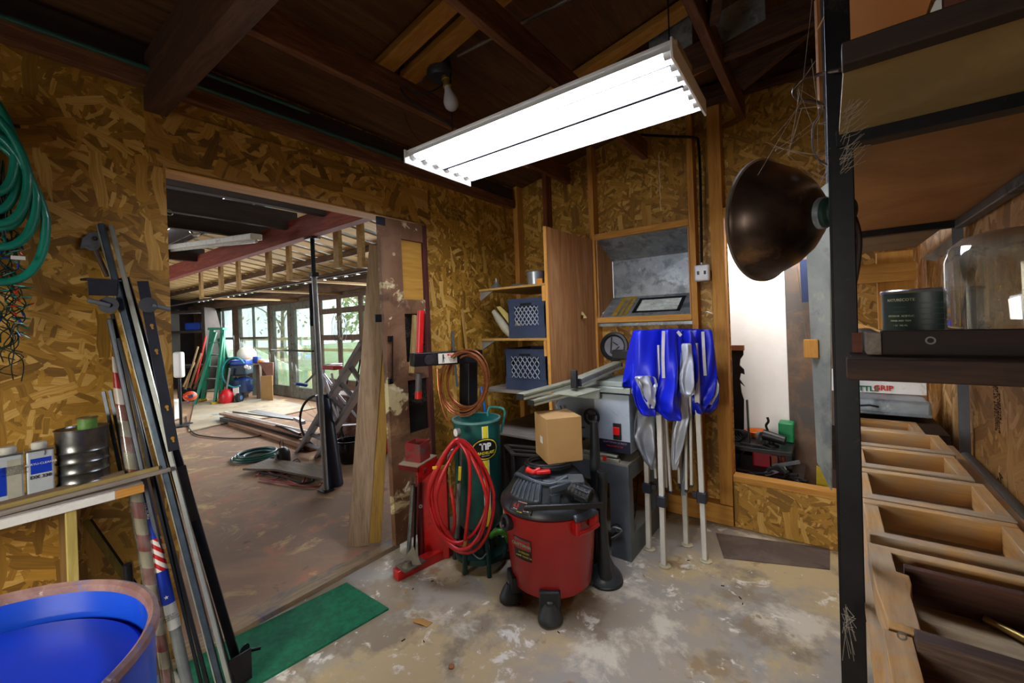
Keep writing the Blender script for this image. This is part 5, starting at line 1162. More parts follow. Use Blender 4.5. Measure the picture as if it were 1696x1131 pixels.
# ------------------------------------------------------------ SHOP VACUUM
VC=atd(912,900,2.17); VC.z=0
sv=thing('shop_vacuum','red drum wet-dry shop vacuum with a black motor lid, in the middle of the floor','vacuum cleaner',VC)
vd2=(CAM-VC); vd2.z=0; vd2.normalize(); sd2=Z.cross(vd2); sd2=sd2 if sd2.dot(Rt)>0 else -sd2
VR=.243; z0_,z1_=.085,.475
DRED=plain('drum_red','a81315',.33,0,.08,4,coat=.2); VB=plain('vac_black','24292d',.4,0,.2,9,dirt='3c3a36',dirtamt=.15); VG=plain('vac_slate','3a434b',.38,0,.15,8)
MB().lathe([(0,z0_),(VR-.050,z0_),(VR-.040,z0_+.008),(VR-.022,z0_+.16),(VR-.006,z1_-.012),(VR+.004,z1_-.010),(VR+.006,z1_),(VR-.01,z1_+.002),(0,z1_+.002)],VC,n=72).build('drum',DRED,sv)
LP=[(0,.003),(VR+.004,.003),(VR+.010,.010),(VR+.008,.026),(VR-.010,.046),(.212,.072),(.195,.098),(.180,.128),(.150,.158),(.10,.168),(0,.170)]
def lr(z_):
    z_-=z1_
    for (r0,h0),(r1,h1) in zip(LP[1:],LP[2:]):
        if h0<=z_<=h1: return r0+(r1-r0)*(z_-h0)/(h1-h0)
    return .1
MB().lathe([(r_i,z1_+h_i) for r_i,h_i in LP],VC,n=72).build('lid',VB,sv)
def vc(ang,r,z_): return VC+(vd2*math.cos(ang)+sd2*math.sin(ang))*r+Z*z_
# sloping vent hood with ribs
m=MB(); m.grid(lambda uu,vv: vc(-1.05+.87*uu,lr(z1_+.07+.09*vv)+.010,z1_+.07+.09*vv),10,5); m.build('vent_hood',VG,sv,solid=.01)
for i in range(7):
    a_=-.98+.125*i; MB().tube([vc(a_,lr(z1_+.085)+.018,z1_+.085),vc(a_,lr(z1_+.12)+.019,z1_+.12),vc(a_,lr(z1_+.152)+.018,z1_+.152)],.0055,8).build('vent_rib',plain('rib_grey','4a5258',.35),sv)
# handle arms and lid latches
MB().tube(smoothpath([vc(-1.35,.17,z1_+0.1440),vc(-1.0,.175,z1_+0.1692),vc(-.4,.165,z1_+0.1548),vc(.1,.17,z1_+0.1476),vc(.6,.16,z1_+0.1692)]),.011,10).build('carry_handle',VG,sv)
tb_=vc(.12,.262,z1_+.082); tdr=(sd2*math.cos(.12)-vd2*math.sin(.12)); MB().bar(tb_-tdr*.150,tb_+tdr*.215-Z*.006,.020,.026).build('wand_holder_bar',BLACK,sv,bev=.006)
MB().cyl(vc(.16,.19,z1_+0.0360),vc(.16,.19,z1_+0.1080),.030,.028,24).build('filter_post',VG,sv)
m=MB().obox(vc(.70,.16,z1_+0.1476),sd2*.07,vd2*.05,Z*.016); m.build('top_tray',plain('dusty_slate','4a4f4e',.7,0,.15,9),sv,bev=.008,seg=3)
MB().bar(vc(.02,.22,z1_+0.1368),vc(.55,.20,z1_+0.1476),.02,.035).build('lid_arm',VG,sv,bev=.006)
# control plate
pa,pb_=-.60,.10
def vst(a0,a1,zA,zB,rA,rB,mat,nm,o=0.,par=sv,n_=10):
    m=MB(); m.grid(lambda uu,vv: vc(a0+(a1-a0)*uu,(rA+(rB-rA)*vv)+o,zA+(zB-zA)*vv),n_,6); return m.build(nm,mat,par,solid=.003)
plate=vst(-.88,-.34,z1_+.028,z1_+.075,lr(z1_+.028)+.006,lr(z1_+.075)+.008,plain('plate_dark','2a2a2c',.4),'control_plate')
def vtext(txt,ac,zt0,rt0,h,mat,nm,par,tilt=.42,bold=0.):
    o=vc(ac,rt0,zt0); nrm=(vc(ac,1,0)-VC); nrm.z=0; nrm.normalize(); rd=Z.cross(nrm); rd=rd if rd.dot(Rt)>0 else -rd
    up=(Z*math.cos(tilt)-nrm*math.sin(tilt)); return MB().text(txt,o+nrm*.0065,rd,up,h,.0006,bold).build(nm,mat,par,smooth=False)
REDI=plain('red_ink','c2231c')
vtext('6.5',-.72,z1_+.052,lr(z1_+.052)+.004,.020,REDI,'number_lettering',plate,.75,bold=.0005); vtext('265',-.46,z1_+.052,lr(z1_+.052)+.004,.020,REDI,'number_lettering',plate,.75,bold=.0005)
vst(-.70,-.48,z1_+.066,z1_+.075,lr(z1_+.066)+.010,lr(z1_+.075)+.011,plain('red_ink','c2231c'),'red_banner'); vtext('CRAFTSMAN',-.59,z1_+.0705,lr(z1_+.0705)+.007,.0065,WHITE,'banner_lettering',plate,.8)
vtext('PEAK HP',-.72,z1_+.040,lr(z1_+.04)+.003,.005,WHITE,'unit_lettering',plate,.6); vtext('MAX CFM',-.46,z1_+.040,lr(z1_+.04)+.003,.005,WHITE,'unit_lettering',plate,.6); vtext('WET/DRY',-.60,z1_+.033,lr(z1_+.033)+.003,.005,YEL,'unit_lettering',plate,.6)
# inlet port on the left of the drum
an=-1.02; MB().lathe([(.022,-.01),(.036,-.01),(.040,.03),(.036,.036),(.026,.036),(.022,.02)],vc(an,VR-.014,z1_-.055),vc(an,1,0)-vc(an,0,0)+V((0,0,.1)),28,close=True).build('inlet_ring',VB,sv)
# drum label
def dr(z_): return VR-.022+ (z_-z0_-.16)/(z1_-.012-z0_-.16)*.016
lab=vst(-.88,-.42,z1_-.21,z1_-.105,dr(z1_-.21),dr(z1_-.105),plain('plate_dark','2a2a2c'),'drum_label',.0015)
vst(-.87,-.43,z1_-.158,z1_-.112,dr(z1_-.158),dr(z1_-.112),plain('label_red','a33a32',.45),'label_banner',.0035)
def dt(txt,ac,zz,h,mat,bold=0.): vtext(txt,ac,zz,dr(zz)-.0012,h,mat,'label_lettering',lab,tilt=0.0,bold=bold)
dt('CRAFTSMAN',-.65,z1_-.136,.0145,plain('label_cream','aaa896'),.0003); dt('16 GALLON',-.60,z1_-.172,.0085,YEL); dt('60 LITER   WET/DRY VAC',-.60,z1_-.190,.006,YEL)
# drum side handle on the right
for e in (.50,.98):
    MB().obox(vc(e,VR+.012,z1_-.035),(vc(e,1,0)-VC)*.022,(vc(e+1.5708,1,0)-VC)*.014,Z*.034).build('handle_bracket',DRED,sv,bev=.005)
m=MB(); m.tube([vc(.50+.08*i,VR+.034,z1_-.052) for i in range(7)],.011,10); m.build('side_handle',DRED,sv)
m=MB(); m.grid(lambda uu,vv: vc(.44+.56*uu,VR-.02+.055*vv,z1_+0.0324-.03*vv),8,3); m.build('latch',VG,sv,solid=.012)
# casters
for an in (-.06,-1.25,2.0,3.6):
    c=vc(an,VR-.035,0); rdir=vc(an,1,0)-VC; rdir.z=0; tdir=Z.cross(rdir)
    m=MB(); m.lathe([(0,.085),(.024,.085),(.038,.066),(.054,.034),(.060,.018),(.058,.010),(0,.010)],c+rdir*.012,n=28); w1=m.build('caster_housing',plain('caster_grey','3a3d3e',.55,0,.15,12),sv)
    MB().obox(c-rdir*.02+Z*.095,rdir*.040,tdir*.050,Z*.045).build('caster_bracket',VB,sv,bev=.008)
    MB().lathe([(0,.072),(.016,.072),(.018,.092),(.014,.098),(0,.098)],c+rdir*.010,n=20).build('caster_cap',plain('cap_grey','55585a',.5),w1)
    MB().cyl(c+rdir*.012-tdir*.022+Z*.0215,c+rdir*.012+tdir*.022+Z*.0215,.021,n=20).build('caster_wheel',RUBBER,w1)
# coiled flexible hose on top and the red cable end
for i in range(5):
    c=vc(.05,.02,z1_+0.1930+.009*(i%3)); P=arc(c,sd2,vd2,.115-.010*(i//2),0,2*math.pi,40,.085-.008*(i//2))[:-1]
    MB().tube(P,.0068,8,closed=True).build('coiled_cord',BLACK,sv)
P=smoothpath([vc(-.75,.15,z1_+0.1980),vc(-.5,.15,z1_+0.1944),vc(-.3,.13,z1_+0.2052)]); MB().tube(P,[.017]+[.012]*(len(P)-1),10).build('red_plug',plain('plug_red','d6201a',.35),sv)
MB().bar(vc(-.42,.145,z1_+0.1930),vc(.1,.12,z1_+0.1930),.03,.018).build('red_switch',plain('plug_red','d6201a'),sv,bev=.006)
# corrugated hose end lying across the lid
a=vc(.45,.15,z1_+0.1332); b=vc(.72,.295,z1_+0.1080)
hq=thing('hose_end','thick black corrugated vacuum hose cuff lying over the lid on the right','hose',a)
P=[a.lerp(b,i/16) for i in range(17)]; MB().tube(P,[.030+.0035*((i%2)) for i in range(15)]+[.036,.035],20).build('cuff',plain('cuff_black','26282a',.55,0,.2,14),hq)
MB().lathe([(.0,-.001),(.020,-.001),(.020,.002),(0,.002)],b,(b-a),20).build('bore',plain('deep_black','060606',.9),hq)
for i in range(8):
    an=i*math.pi/4; w=(b-a).normalized(); e1=w.cross(Z).normalized(); e2=w.cross(e1); o_=(e1*math.cos(an)+e2*math.sin(an))*.035
    MB().bar(a.lerp(b,.55)+o_,a.lerp(b,.97)+o_,.007,.009,o_).build('grip_rib',VB,hq,bev=.001)
# extension wands and floor nozzle
wt=thing('vacuum_wand','black vacuum wand standing upright with its wide floor nozzle, right of the vacuum','vacuum wand',onz(1002,968))
nb=onz(1003,962,.0)
MB().tube([atd(1003,955,2.19)*1.0,atd(1000,905,2.19),atd(996,850,2.19),atd(998,800,2.19),atd(997,780,2.19)],[.036,.027,.027,.026,.0265],20).build('tube',VB,wt)
MB().lathe([(0,-.001),(.021,-.001),(.021,.001),(0,.001)],atd(997,779.5,2.19),Z,20).build('bore',plain('deep_black','060606'),wt)
nb.z=0
MB().lathe([(0,.010),(.088,.010),(.090,.03),(.080,.05),(.05,.085),(.034,.12),(.0,.12)],nb,n=36).build('nozzle',VG,wt); MB().lathe([(0,.002),(.091,.002),(.093,.012),(.088,.016),(0,.016)],nb,n=36).build('nozzle_base',BLACK,wt)
w2=thing('vacuum_wand','tapered black vacuum tube standing upright behind the cuff, topped with a wide crevice end','vacuum wand',atd(985,900,2.30))
q=atd(985,800,2.28); q0=V((q.x,q.y,0.02)); MB().tube([q0,V((q.x,q.y,.55)),atd(985,778,2.28),atd(986,772,2.28),atd(985,740,2.28),atd(984,705,2.28),atd(984,698,2.28)],[.022,.022,.028,.031,.027,.022,.021],20).build('tube',VB,w2)
# cardboard box
CB=plain('cardboard','b08a56',.75,0,.06,5); bt0=z1_+0.2146
cbx=thing('cardboard_box','tan cardboard box balanced on top of the shop vacuum','cardboard box',V((VC.x+.02,VC.y,bt0)))
e0=atd(908,772,2.08); e1=atd(966,776,2.13); e2=atd(888,762,2.28)
e0.z=e1.z=e2.z=bt0; hh_=.222
MB().poly([e0,e1,e1+(e2-e0),e2],(0,0,hh_)).build('carton',CB,cbx,bev=.002)
fn_=(e1-e0).normalized(); nn=fn_.cross(Z); 
tt=hh_+.001
m=MB(); m.poly([e0+Z*tt,e1+Z*tt,e1+(e2-e0)*.5+Z*tt,e0+(e2-e0)*.5+Z*tt],(0,0,.002)); m.build('flap',CB,cbx); m=MB(); m.poly([e0+(e2-e0)*.51+Z*tt,e1+(e2-e0)*.51+Z*tt,e1+(e2-e0)+Z*tt,e2+Z*tt],(0,0,.002)); m.build('flap',CB,cbx)
l0=e0.lerp(e2,.45)+Z*.085; ld=(e2-e0).normalized(); ln=Z.cross(ld); ln=ln if ln.dot(Fw)<0 else -ln
m=MB(); m.poly([l0+ln*.0012-ld*.02,l0+ln*.0012+ld*.02,l0+ln*.0012+ld*.02+Z*.035,l0+ln*.0012-ld*.02+Z*.035],ln*.0006); m.build('paper_label',WHITE,cbx)
# ------------------------------------------------------------ TABLE SAW
FY=2.33
ts=thing('table_saw','grey benchtop table saw with a red switch on a grey steel stand','table saw',(-1.17,2.55,0))
SG=plain('saw_grey','77808a',.4,.2,.1,8,dirt='4a4c4c',dirtamt=.2); SL=plain('saw_light_grey','9fabb6',.4,.1,.06,6,dirt='6f7478',dirtamt=.15); SBL=plain('stand_grey','626b72',.45,.3,.1,8)
sx0=ony(955,760,2.30).x; sx1=ony(1040,760,2.30).x; zst=ony(1040,770,2.30).z
S_=lambda px,py,y: ony(px,py,y)
# stand
MB().box((sx0-.12,2.30,zst-.012),(sx1,2.80,zst)).build('stand_top',plain('dusty_shelf','7d7a6c',.7,0,.1,6),ts,bev=.002)
MB().box((sx0-.12,2.30,zst-.13),(sx1,2.312,zst-.012)).build('stand_front',SBL,ts,bev=.002); MB().box((sx1-.012,2.314,zst-.10),(sx1,2.80,zst-.012)).build('stand_side',SBL,ts,bev=.002)
for x,y in ((sx1,2.30),(sx1,2.74),(sx0-.12,2.30),(sx0-.12,2.74)):
    s=-1 if x==sx1 else 1
    m=MB(); m.box((x,y,0),(x+s*.12 if y<2.5 else x+s*.06,y+.003,zst-.13)); m.box((x,y+.003,0),(x+s*.003,y+.06,zst-.10)); m.build('stand_leg',SBL,ts)
MB().box((sx1-.003,2.36,.0),(sx1,2.74,.14)).build('lower_rail',SBL,ts); MB().box((sx0,2.34,.12),(sx1-.01,2.74,.132)).build('lower_shelf',plain('dusty_shelf','7d7a6c'),ts)
# body
bx0=S_(930,700,FY).x; bxs=S_(985,700,FY).x; bx1=S_(1043,700,FY).x
zb=S_(1040,752,FY).z; zt2=S_(1040,655,FY).z
MB().box((bxs,FY,zb),(bx1,FY+.34,zt2)).build('motor_housing',SL,ts,bev=.005,seg=3)
MB().box((bx0-.1,FY+.06,zb+.03),(bxs-.001,FY+.33,zt2-.002)).build('body',plain('body_silver','7f868c',.35,.5,.1,7),ts,bev=.02,seg=3)
MB().box((bxs+.001,FY-.002,zb),(bx1-.001,FY,zb+.07)).build('name_band',plain('band_navy','17182c',.4),ts)
p=S_(1018,737,FY-.003); MB().text('CRAFTSMAN 10 INCH',p+Z*.014,X,Z,.011,.0004).build('lettering',plain('mauve_ink','8a7a9a',.5),ts,smooth=False); MB().text('TABLE SAW 2.7 HP',p-Z*.008,X,Z,.009,.0004).build('lettering',plain('red_ink','c2231c'),ts,smooth=False)
a=S_(1016,700,FY); b=S_(1030,729,FY); MB().box((a.x,FY-.012,b.z),(b.x,FY,a.z)).build('switch_box',BLACK,ts,bev=.002)
a=S_(1017,706,FY); b=S_(1028,720,FY); MB().box((a.x,FY-.020,b.z),(b.x,FY-.012,a.z)).build('red_switch',plain('switch_red','d0121a',.3),ts,bev=.002)
hc_=S_(980,690,FY-.04); MB().lathe([(.040,-.006),(.052,-.006),(.052,.008),(.040,.008)],hc_,-Y,32,close=True).build('handwheel',BLACK,ts)
MB().lathe([(0,-.01),(.018,-.01),(.018,.02),(0,.02)],hc_,-Y,20).build('wheel_hub',BLACK,ts)
for i in range(3):
    a_=i*2.094+.5; MB().bar(hc_,hc_+V((math.cos(a_)*.045,0,math.sin(a_)*.045)),.010,.008).build('wheel_spoke',BLACK,ts)
MB().tube(smoothpath([S_(928,672,FY),S_(936,690,FY-.01),S_(952,705,FY-.01),S_(968,708,FY-.01)]),.006,8).build('tilt_arc',BLACK,ts)
m=MB().tube(smoothpath([S_(926,660,FY-.02),S_(921,668,FY-.02),S_(923,676,FY-.02)]),.003,6); m.build('wire_hook',STEEL,ts)
TB=plain('table_green_grey','98a198',.45,.25,.06,6,dirt='7a7c70',dirtamt=.25)
ztab=1.005
MB().box((S_(925,650,FY).x,FY-.03,ztab-.035),(bx1+.02,FY+.46,ztab)).build('table_top',TB,ts,bev=.004)
MB().box((bx1+.022,FY-.02,ztab-.03),(bx1+.10,FY+.45,ztab-.004)).build('extension_wing',TB,ts,bev=.003)
MB().box((S_(960,640,FY).x,FY+.0,ztab+.001),(S_(1030,620,FY).x,FY+.30,ztab+.03)).build('slide_table',TB,ts,bev=.003)
MB().box((S_(925,650,FY).x+.005,FY-.052,ztab-.075),(S_(998,660,FY).x,FY-.03,ztab-.012)).build('front_rail',TB,ts,bev=.003)
# stack of aluminium fence rails lying over the table
AL=plain('rail_aluminium','a5a893',.4,.35,.08,7,dirt='8a8872',dirtamt=.3)
def rail(a,b,w,h,lab,y1,y2):
    p=atd(a[0],a[1],y1); q=atd(b[0],b[1],y2)
    t=thing('fence_rail',lab,'fence rail',(p+q)/2); d=(q-p).normalized(); s_=d.cross(Z).normalized(); u_=s_.cross(d)
    w2,h2=w/2,h/2
    prof=[(-w2,-h2),(w2,-h2),(w2,-h2+.010),(w2-.008,-h2+.012),(w2-.008,h2-.012),(w2,h2-.010),(w2,h2),(-w2,h2),(-w2,h2-.010),(-w2+.008,h2-.012),(-w2+.008,-h2+.012),(-w2,-h2+.010)]
    MB().prism(prof,p,s_,u_,q-p).build('extrusion',AL,t,bev=.001)
    for e,c in ((-1,p),(1,q)): MB().obox(c+d*e*.004,d*.004,s_*w2*.95,u_*h2*.95).build('end_cap',BLACK,t,bev=.002)
    return t
rail((862,657),(1010,617),.050,.032,'upper aluminium fence rail lying across the saw, its black end pointing left',2.15,2.80)
rail((880,667),(1030,628),.045,.030,'lower aluminium fence rail beside the upper one on the saw',2.17,2.74)
ft=rail((956,633),(1024,604),.060,.045,'square aluminium T-fence lying on top of the rails, pointing up to the round disc',2.30,2.78)
a=atd(951,628,2.27); MB().obox(a,(.018,0,0),(0,.012,0),(0,0,.050)).build('clamp_head',BLACK,ft,bev=.003)
m=MB(); p=onz(905,650,ztab+.075); 
one('metal_plate',MB().poly([atd(916,652,2.22),atd(955,657,2.20),atd(997,645,2.32),atd(962,642,2.34)],(0,0,.004)),AL,'thin bright metal plate resting over the rails at the front of the saw','plate')
one('black_block',MB().box(S_(1018,590,2.65)-V((.02,0,.02)),S_(1036,580,2.65)+V((.03,.05,.0))),BLACK,'black block behind the T-fence on the saw','block',bev=.006)
# things on the stand shelf
t=thing('rail_clamp','small aluminium rail clamp with a red knob on the saw stand','clamp',S_(985,748,2.33)); zz=zst+.001
a=S_(962,745,2.27); b=S_(1020,745,2.27)
MB().box((a.x,2.302,zz),(b.x,2.325,zz+.018)).build('lower_bar',AL,t,bev=.002); MB().box((a.x,2.302,zz+.026),(b.x-.01,2.325,zz+.038)).build('upper_bar',AL,t,bev=.002)
c=S_(1000,748,2.29); MB().box((c.x-.012,2.296,zz+.002),(c.x+.012,2.301,zz+.028)).build('red_knob',plain('plug_red','d6201a'),t,bev=.003)
MB().tube(smoothpath([S_(1060,740,2.5),S_(1056,800,2.5),S_(1052,850,2.5),S_(1045,870,2.52)]),.004,6).build('power_cord',RUBBER,ts)
# bits below: rope, grey wire
for i in range(3):
    m=MB().tube(smoothpath([S_(1012+3*i,872,2.28),S_(1022,868+6*i,2.27),S_(1030,878,2.28),S_(1018,884+4*i,2.29),S_(1012,890,2.3)]),.004,6); one('cord_bundle',m,[BLACK,WHITE,STEEL][i],['black','dirty white','grey'][i]+' cord bunched beside the leg of the saw stand','cord')
# ------------------------------------------------------------ CORNER SHELVES
PX=ony(905,500,2.36).x
sp=thing('plywood_divider','tall upright plywood side panel at the right end of the corner shelves','panel',(PX+.01,2.7,.75))
zp=ony(902,375,2.36).z
MB().box((PX+.0,2.36,.70),(PX+.018,3.045,zp)).build('sheet',PLYZ,sp,bev=.001); MB().box((PX-.004,2.355,.70),(PX+.018,2.3598,zp)).build('front_edge',PINEZ,sp)
one('pale_chip',MB().poly([ony(963,516,2.8)+V((.0,0,0)),ony(970,526,2.8),ony(962,528,2.8)],(.01,0,0)),plain('pale_wood_chip','c8b074',.7),'pale splinter of wood stuck to the plywood panel','splinter')
SHW=wood('shelf_wood','84602c','a37c3c','bd954e',axis='x')
shz=[ony(905,468,2.36).z,ony(905,560,2.36).z,ony(850,646,2.40).z,ony(880,722,2.40).z]
sxl=ony(793,476,2.36).x
cs=thing('corner_shelves','three rough plywood shelves fixed in the corner between wall and panel','shelf',(-1.9,2.7,.9))
for i,z_ in enumerate(shz):
    MB().box((max(LX+.003,sxl),2.36,z_-.016),(PX-.006,3.045,z_)).build('shelf',SHW if i<2 else GREYW_X,cs,bev=.001)
for z_ in shz[:2]:
    m=MB(); m.prism([(0,0),(.13,0),(0,-.07)],(max(LX+.003,sxl)+.002,2.37,z_-.017),X,Z,Y*.015); m.build('bracket',plain('grey_bracket','7f7a6c',.7),cs)
    MB().box((PX-.03,2.355,z_-.12),(PX-.0065,2.38,z_-.017)).build('cleat',PINEZ,cs)
def crate(cx,y0,z0,w,d,h,lab):
    CR=plain('crate_blue_grey','313d54',.5,0,.15,9)
    t=thing('milk_crate',lab,'milk crate',(cx,y0+d/2,z0),0,'milk crates on the corner shelves'); x0,x1=cx-w/2,cx+w/2; y1=y0+d
    m=MB(); m.box((x0,y0,z0),(x1,y1,z0+.008)); 
    for (a,b) in (((x0,y0),(x1,y0+.006)),((x0,y1-.006),(x1,y1)),((x0,y0+.006),(x0+.006,y1-.006)),((x1-.006,y0+.006),(x1,y1-.006))):
        m.box((a[0],a[1],z0+.008),(b[0],b[1],z0+.085)); m.box((a[0],a[1],z0+h-.055),(b[0],b[1],z0+h-.03)); m.box((a[0]-.003,a[1]-.003,z0+h-.03),(b[0]+.003,b[1]+.003,z0+h))
    m.box((x0,y1-.006,z0+.085),(x1,y1,z0+h-.055)); m.box((x0,y0+.05,z0+.085),(x0+.006,y1-.006,z0+h-.055)); m.box((x1-.006,y0+.05,z0+.085),(x1,y1-.006,z0+h-.055)); m.box((x0+.01,y0+.05,z0+.02),(x1-.01,y0+.06,z0+h-.06))
    for x in (x0,x1-.055):
        m.box((x,y0,z0+.085),(x+.055,y0+.006,z0+h-.055))
    m.box((x0,y0-.004,z0+.078),(x1,y0,z0+.088))
    m.box((x0,y0,z0+.085),(x0+.006,y0+.05,z0+h-.055)); m.box((x1-.006,y0,z0+.085),(x1,y0+.05,z0+h-.055)); m.build('shell',CR,t)
    m=MB(); gx0,gx1,gz0,gz1=x0+.055,x1-.055,z0+.085,z0+h-.055; n_=6; st__=(gx1-gx0)/n_
    i=-4
    for i in range(-4,n_+1):
        for s in (1,-1):
            xa=gx0+i*st__; za,zb_=gz0,gz1; xb=xa+(gz1-gz0)*.75
            if s<0: xa,xb=xb,xa
            # clip to the opening
            pts=[]
            dx=xb-xa; dz=zb_-za
            t0,t1=0,1
            for bound,sg in ((gx0,1),(gx1,-1)):
                if abs(dx)<1e-6: continue
                tb=(bound-xa)/dx
                if (dx>0)==(sg>0): t0=max(t0,tb)
                else: t1=min(t1,tb)
            if t1-t0>.05: m.bar((xa+dx*t0,y0+.003,za+dz*t0),(xa+dx*t1,y0+.003,za+dz*t1),.0052,.005,Y)
    o=m.build('lattice',plain('crate_lattice','99a0aa',.5),t); 
    MB().box((cx-.05,y0-.001,z0+h-.052),(cx+.05,y0+.004,z0+h-.034)).build('hand_hole',plain('deep_black','060606'),t,bev=.006)
    return t
a=ony(842,555,2.42);b=ony(905,555,2.42); crate((a.x+b.x)/2+.0,2.42,shz[1]+.001,b.x-a.x-.012,.33,ony(870,494,2.42).z-shz[1],'dark grey milk crate on the middle corner shelf')
a=ony(838,640,2.42);b=ony(908,638,2.42); crate((a.x+b.x)/2-.004,2.42,shz[2]+.001,b.x-a.x-.012,.33,ony(870,578,2.42).z-shz[2],'dark blue-grey milk crate on the lower corner shelf')
ZN=plain('zinc_ware','a0a6ac',.35,.75,.12,12)
fz=ony(822,472,2.5); fz.z=shz[0]+.001
MB_=MB().lathe([(.052,0),(.054,.004),(.010,.055),(.007,.085),(.0055,.085),(.008,.054),(.05,.004)],fz,n=36,close=True); one('funnel',MB_,ZN,'small metal funnel standing upside down on the top corner shelf','funnel')
bz=ony(860,470,2.52); bz.z=shz[0]+.001; one('pie_tin',MB().lathe([(.085,0),(.088,.004),(.05,.026),(0,.030),(0,.027),(.048,.023),(.082,.0)],bz,n=40),ZN,'upturned shallow metal tin between the funnel and the pot','tin')
pz=ony(887,462,2.50); pz.z=shz[0]+.001
pt_=thing('metal_pot','dented aluminium pot on the top corner shelf','pot',pz)
MB().lathe([(0,0),(.052,0),(.058,.006),(.066,.095),(.072,.10),(.070,.103),(.063,.098),(.054,.008),(0,.006)],pz,n=44).build('body',ZN,pt_); MB().cyl(pz+V((-.064,-.02,.07)),pz+V((-.05,-.03,.08)),.006).build('rivet',DSTEEL,pt_)
ob=ony(894,466,2.375); one('orange_block',MB().box((ob.x-.024,2.37,shz[0]+.0005),(ob.x+.02,2.385,shz[0]+.034)),plain('orange_wood','c8781e',.6),'small orange wood block in front of the pot','block',bev=.001)
# paper roll and bag leaning on the middle shelf
P=[ony(822,517,2.50),ony(842,545,2.47)]; 
t=thing('paper_roll','crumpled white and yellow paper roll leaning on the middle corner shelf','paper',ony(845,556,2.48))
MB().tube([ony(818,516,2.52),ony(826,528,2.50),ony(838,545,2.48),ony(850,556,2.46)],[.020,.030,.034,.030],14).build('roll',plain('dirty_paper','a9a38c',.8,0,.1,7),t)
m=MB(); m.poly([ony(822,508,2.49),ony(828,507,2.49),ony(874,549,2.44),ony(872,557,2.44),ony(858,557,2.44)],(0,.004,0)); m.build('yellow_edge',plain('straw_paper','b8a860',.8,0,.1,7),t)
# black wire frame and dark clutter under the shelves
t=thing('angle_iron_stand','dusty dark angle-iron frame under the corner shelves, left of the cardboard box','metal frame',ony(860,790,2.3))
A1,A2,A3,A4=ony(837,735,2.25),ony(850,758,2.12),ony(905,750,2.2),ony(896,733,2.32)
zf=A1.z-.01
for q in (A1,A2,A3,A4): q.z=zf
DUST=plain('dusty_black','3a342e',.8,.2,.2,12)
for a,b in ((A1,A2),(A2,A3),(A3,A4),(A4,A1)): MB().bar(a,b,.030,.012).build('top_bar',DUST,t,bev=.001)
m=MB(); m.bar(A1.lerp(A2,.5),A4.lerp(A3,.5),.02,.008); m.build('cross_bar',DUST,t)
for q in (A1,A2,A3,A4): MB().bar(q-Z*.007,V((q.x,q.y,.004)),.022,.022).build('leg',DUST,t,bev=.001)
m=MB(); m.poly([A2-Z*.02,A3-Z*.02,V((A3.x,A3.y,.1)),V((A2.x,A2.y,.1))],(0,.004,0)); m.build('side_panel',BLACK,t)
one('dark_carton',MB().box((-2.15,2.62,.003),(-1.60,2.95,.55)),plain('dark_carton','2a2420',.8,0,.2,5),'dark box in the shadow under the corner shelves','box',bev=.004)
# ------------------------------------------------------------ FOLDED CANOPY
cn=thing('folding_canopy','folded pop-up canopy frame with a bunched blue cover, standing by the back wall','canopy',V((-.75,2.5,0)))
LW=plain('canopy_leg_white','c9c8bf',.4,.1,.05,10); CBK=plain('canopy_bracket','1f2430',.45)
feet=[onz(1100,938),onz(1168,930),onz(1075,910),onz(1137,903)]
ctr=sum(feet,V((0,0,0)))/4
tops=[ctr+(q-ctr)*.92+Z*1.25 for q in feet]
for i,(q,tp) in enumerate(zip(feet,tops)):
    d=tp-q; MB().bar(q+Z*.012,tp,.028,.028,Y).build('outer_leg' if 0 else 'leg',LW,cn,bev=.003)
    fo=(q-ctr); fo.z=0; fo.normalize(); 
    m=MB(); pts=[]; 
    c=q+Z*.004; rr=.032; m.poly([c+V((math.cos(a)*rr*(1.2 if math.cos(a)>0 else .9),math.sin(a)*rr,0)) for a in [math.pi/4*j for j in range(8)]],(0,0,.006)); m.build('foot_pad',plain('cream_pad','c9c0a0',.6),cn)
    kz=.37 if i in(0,1) else .38
    kk=q.lerp(tp,kz/1.25); MB().obox(kk,(.026,0,0),(0,.026,0),(0,0,.030)).build('slider',CBK,cn,bev=.004)
    kk2=kk+(ctr-kk)*.35; kk2.z=kk.z+.01; MB().bar(kk,kk2,.02,.03).build('slider_arm',CBK,cn,bev=.002)
    for j,(fx,fz) in enumerate(((.35,.05),(.6,.02))):
        a=kk.lerp(V((ctr.x,ctr.y,kk.z)),fx)+V((.01*j,0,fz)); b=tp.lerp(V((ctr.x,ctr.y,tp.z)),fx*.6)-Z*.05
        MB().bar(a,b,.014,.022,Y).build('scissor_bar',LW,cn,bev=.002)
        MB().cyl(a+V((0,-.012,.005)),a+V((0,.012,.005)),.009,n=12).build('pivot',CBK,cn)
BF=plain('canopy_blue','0c1fc4',.42,0,.10,5); BF2=BF
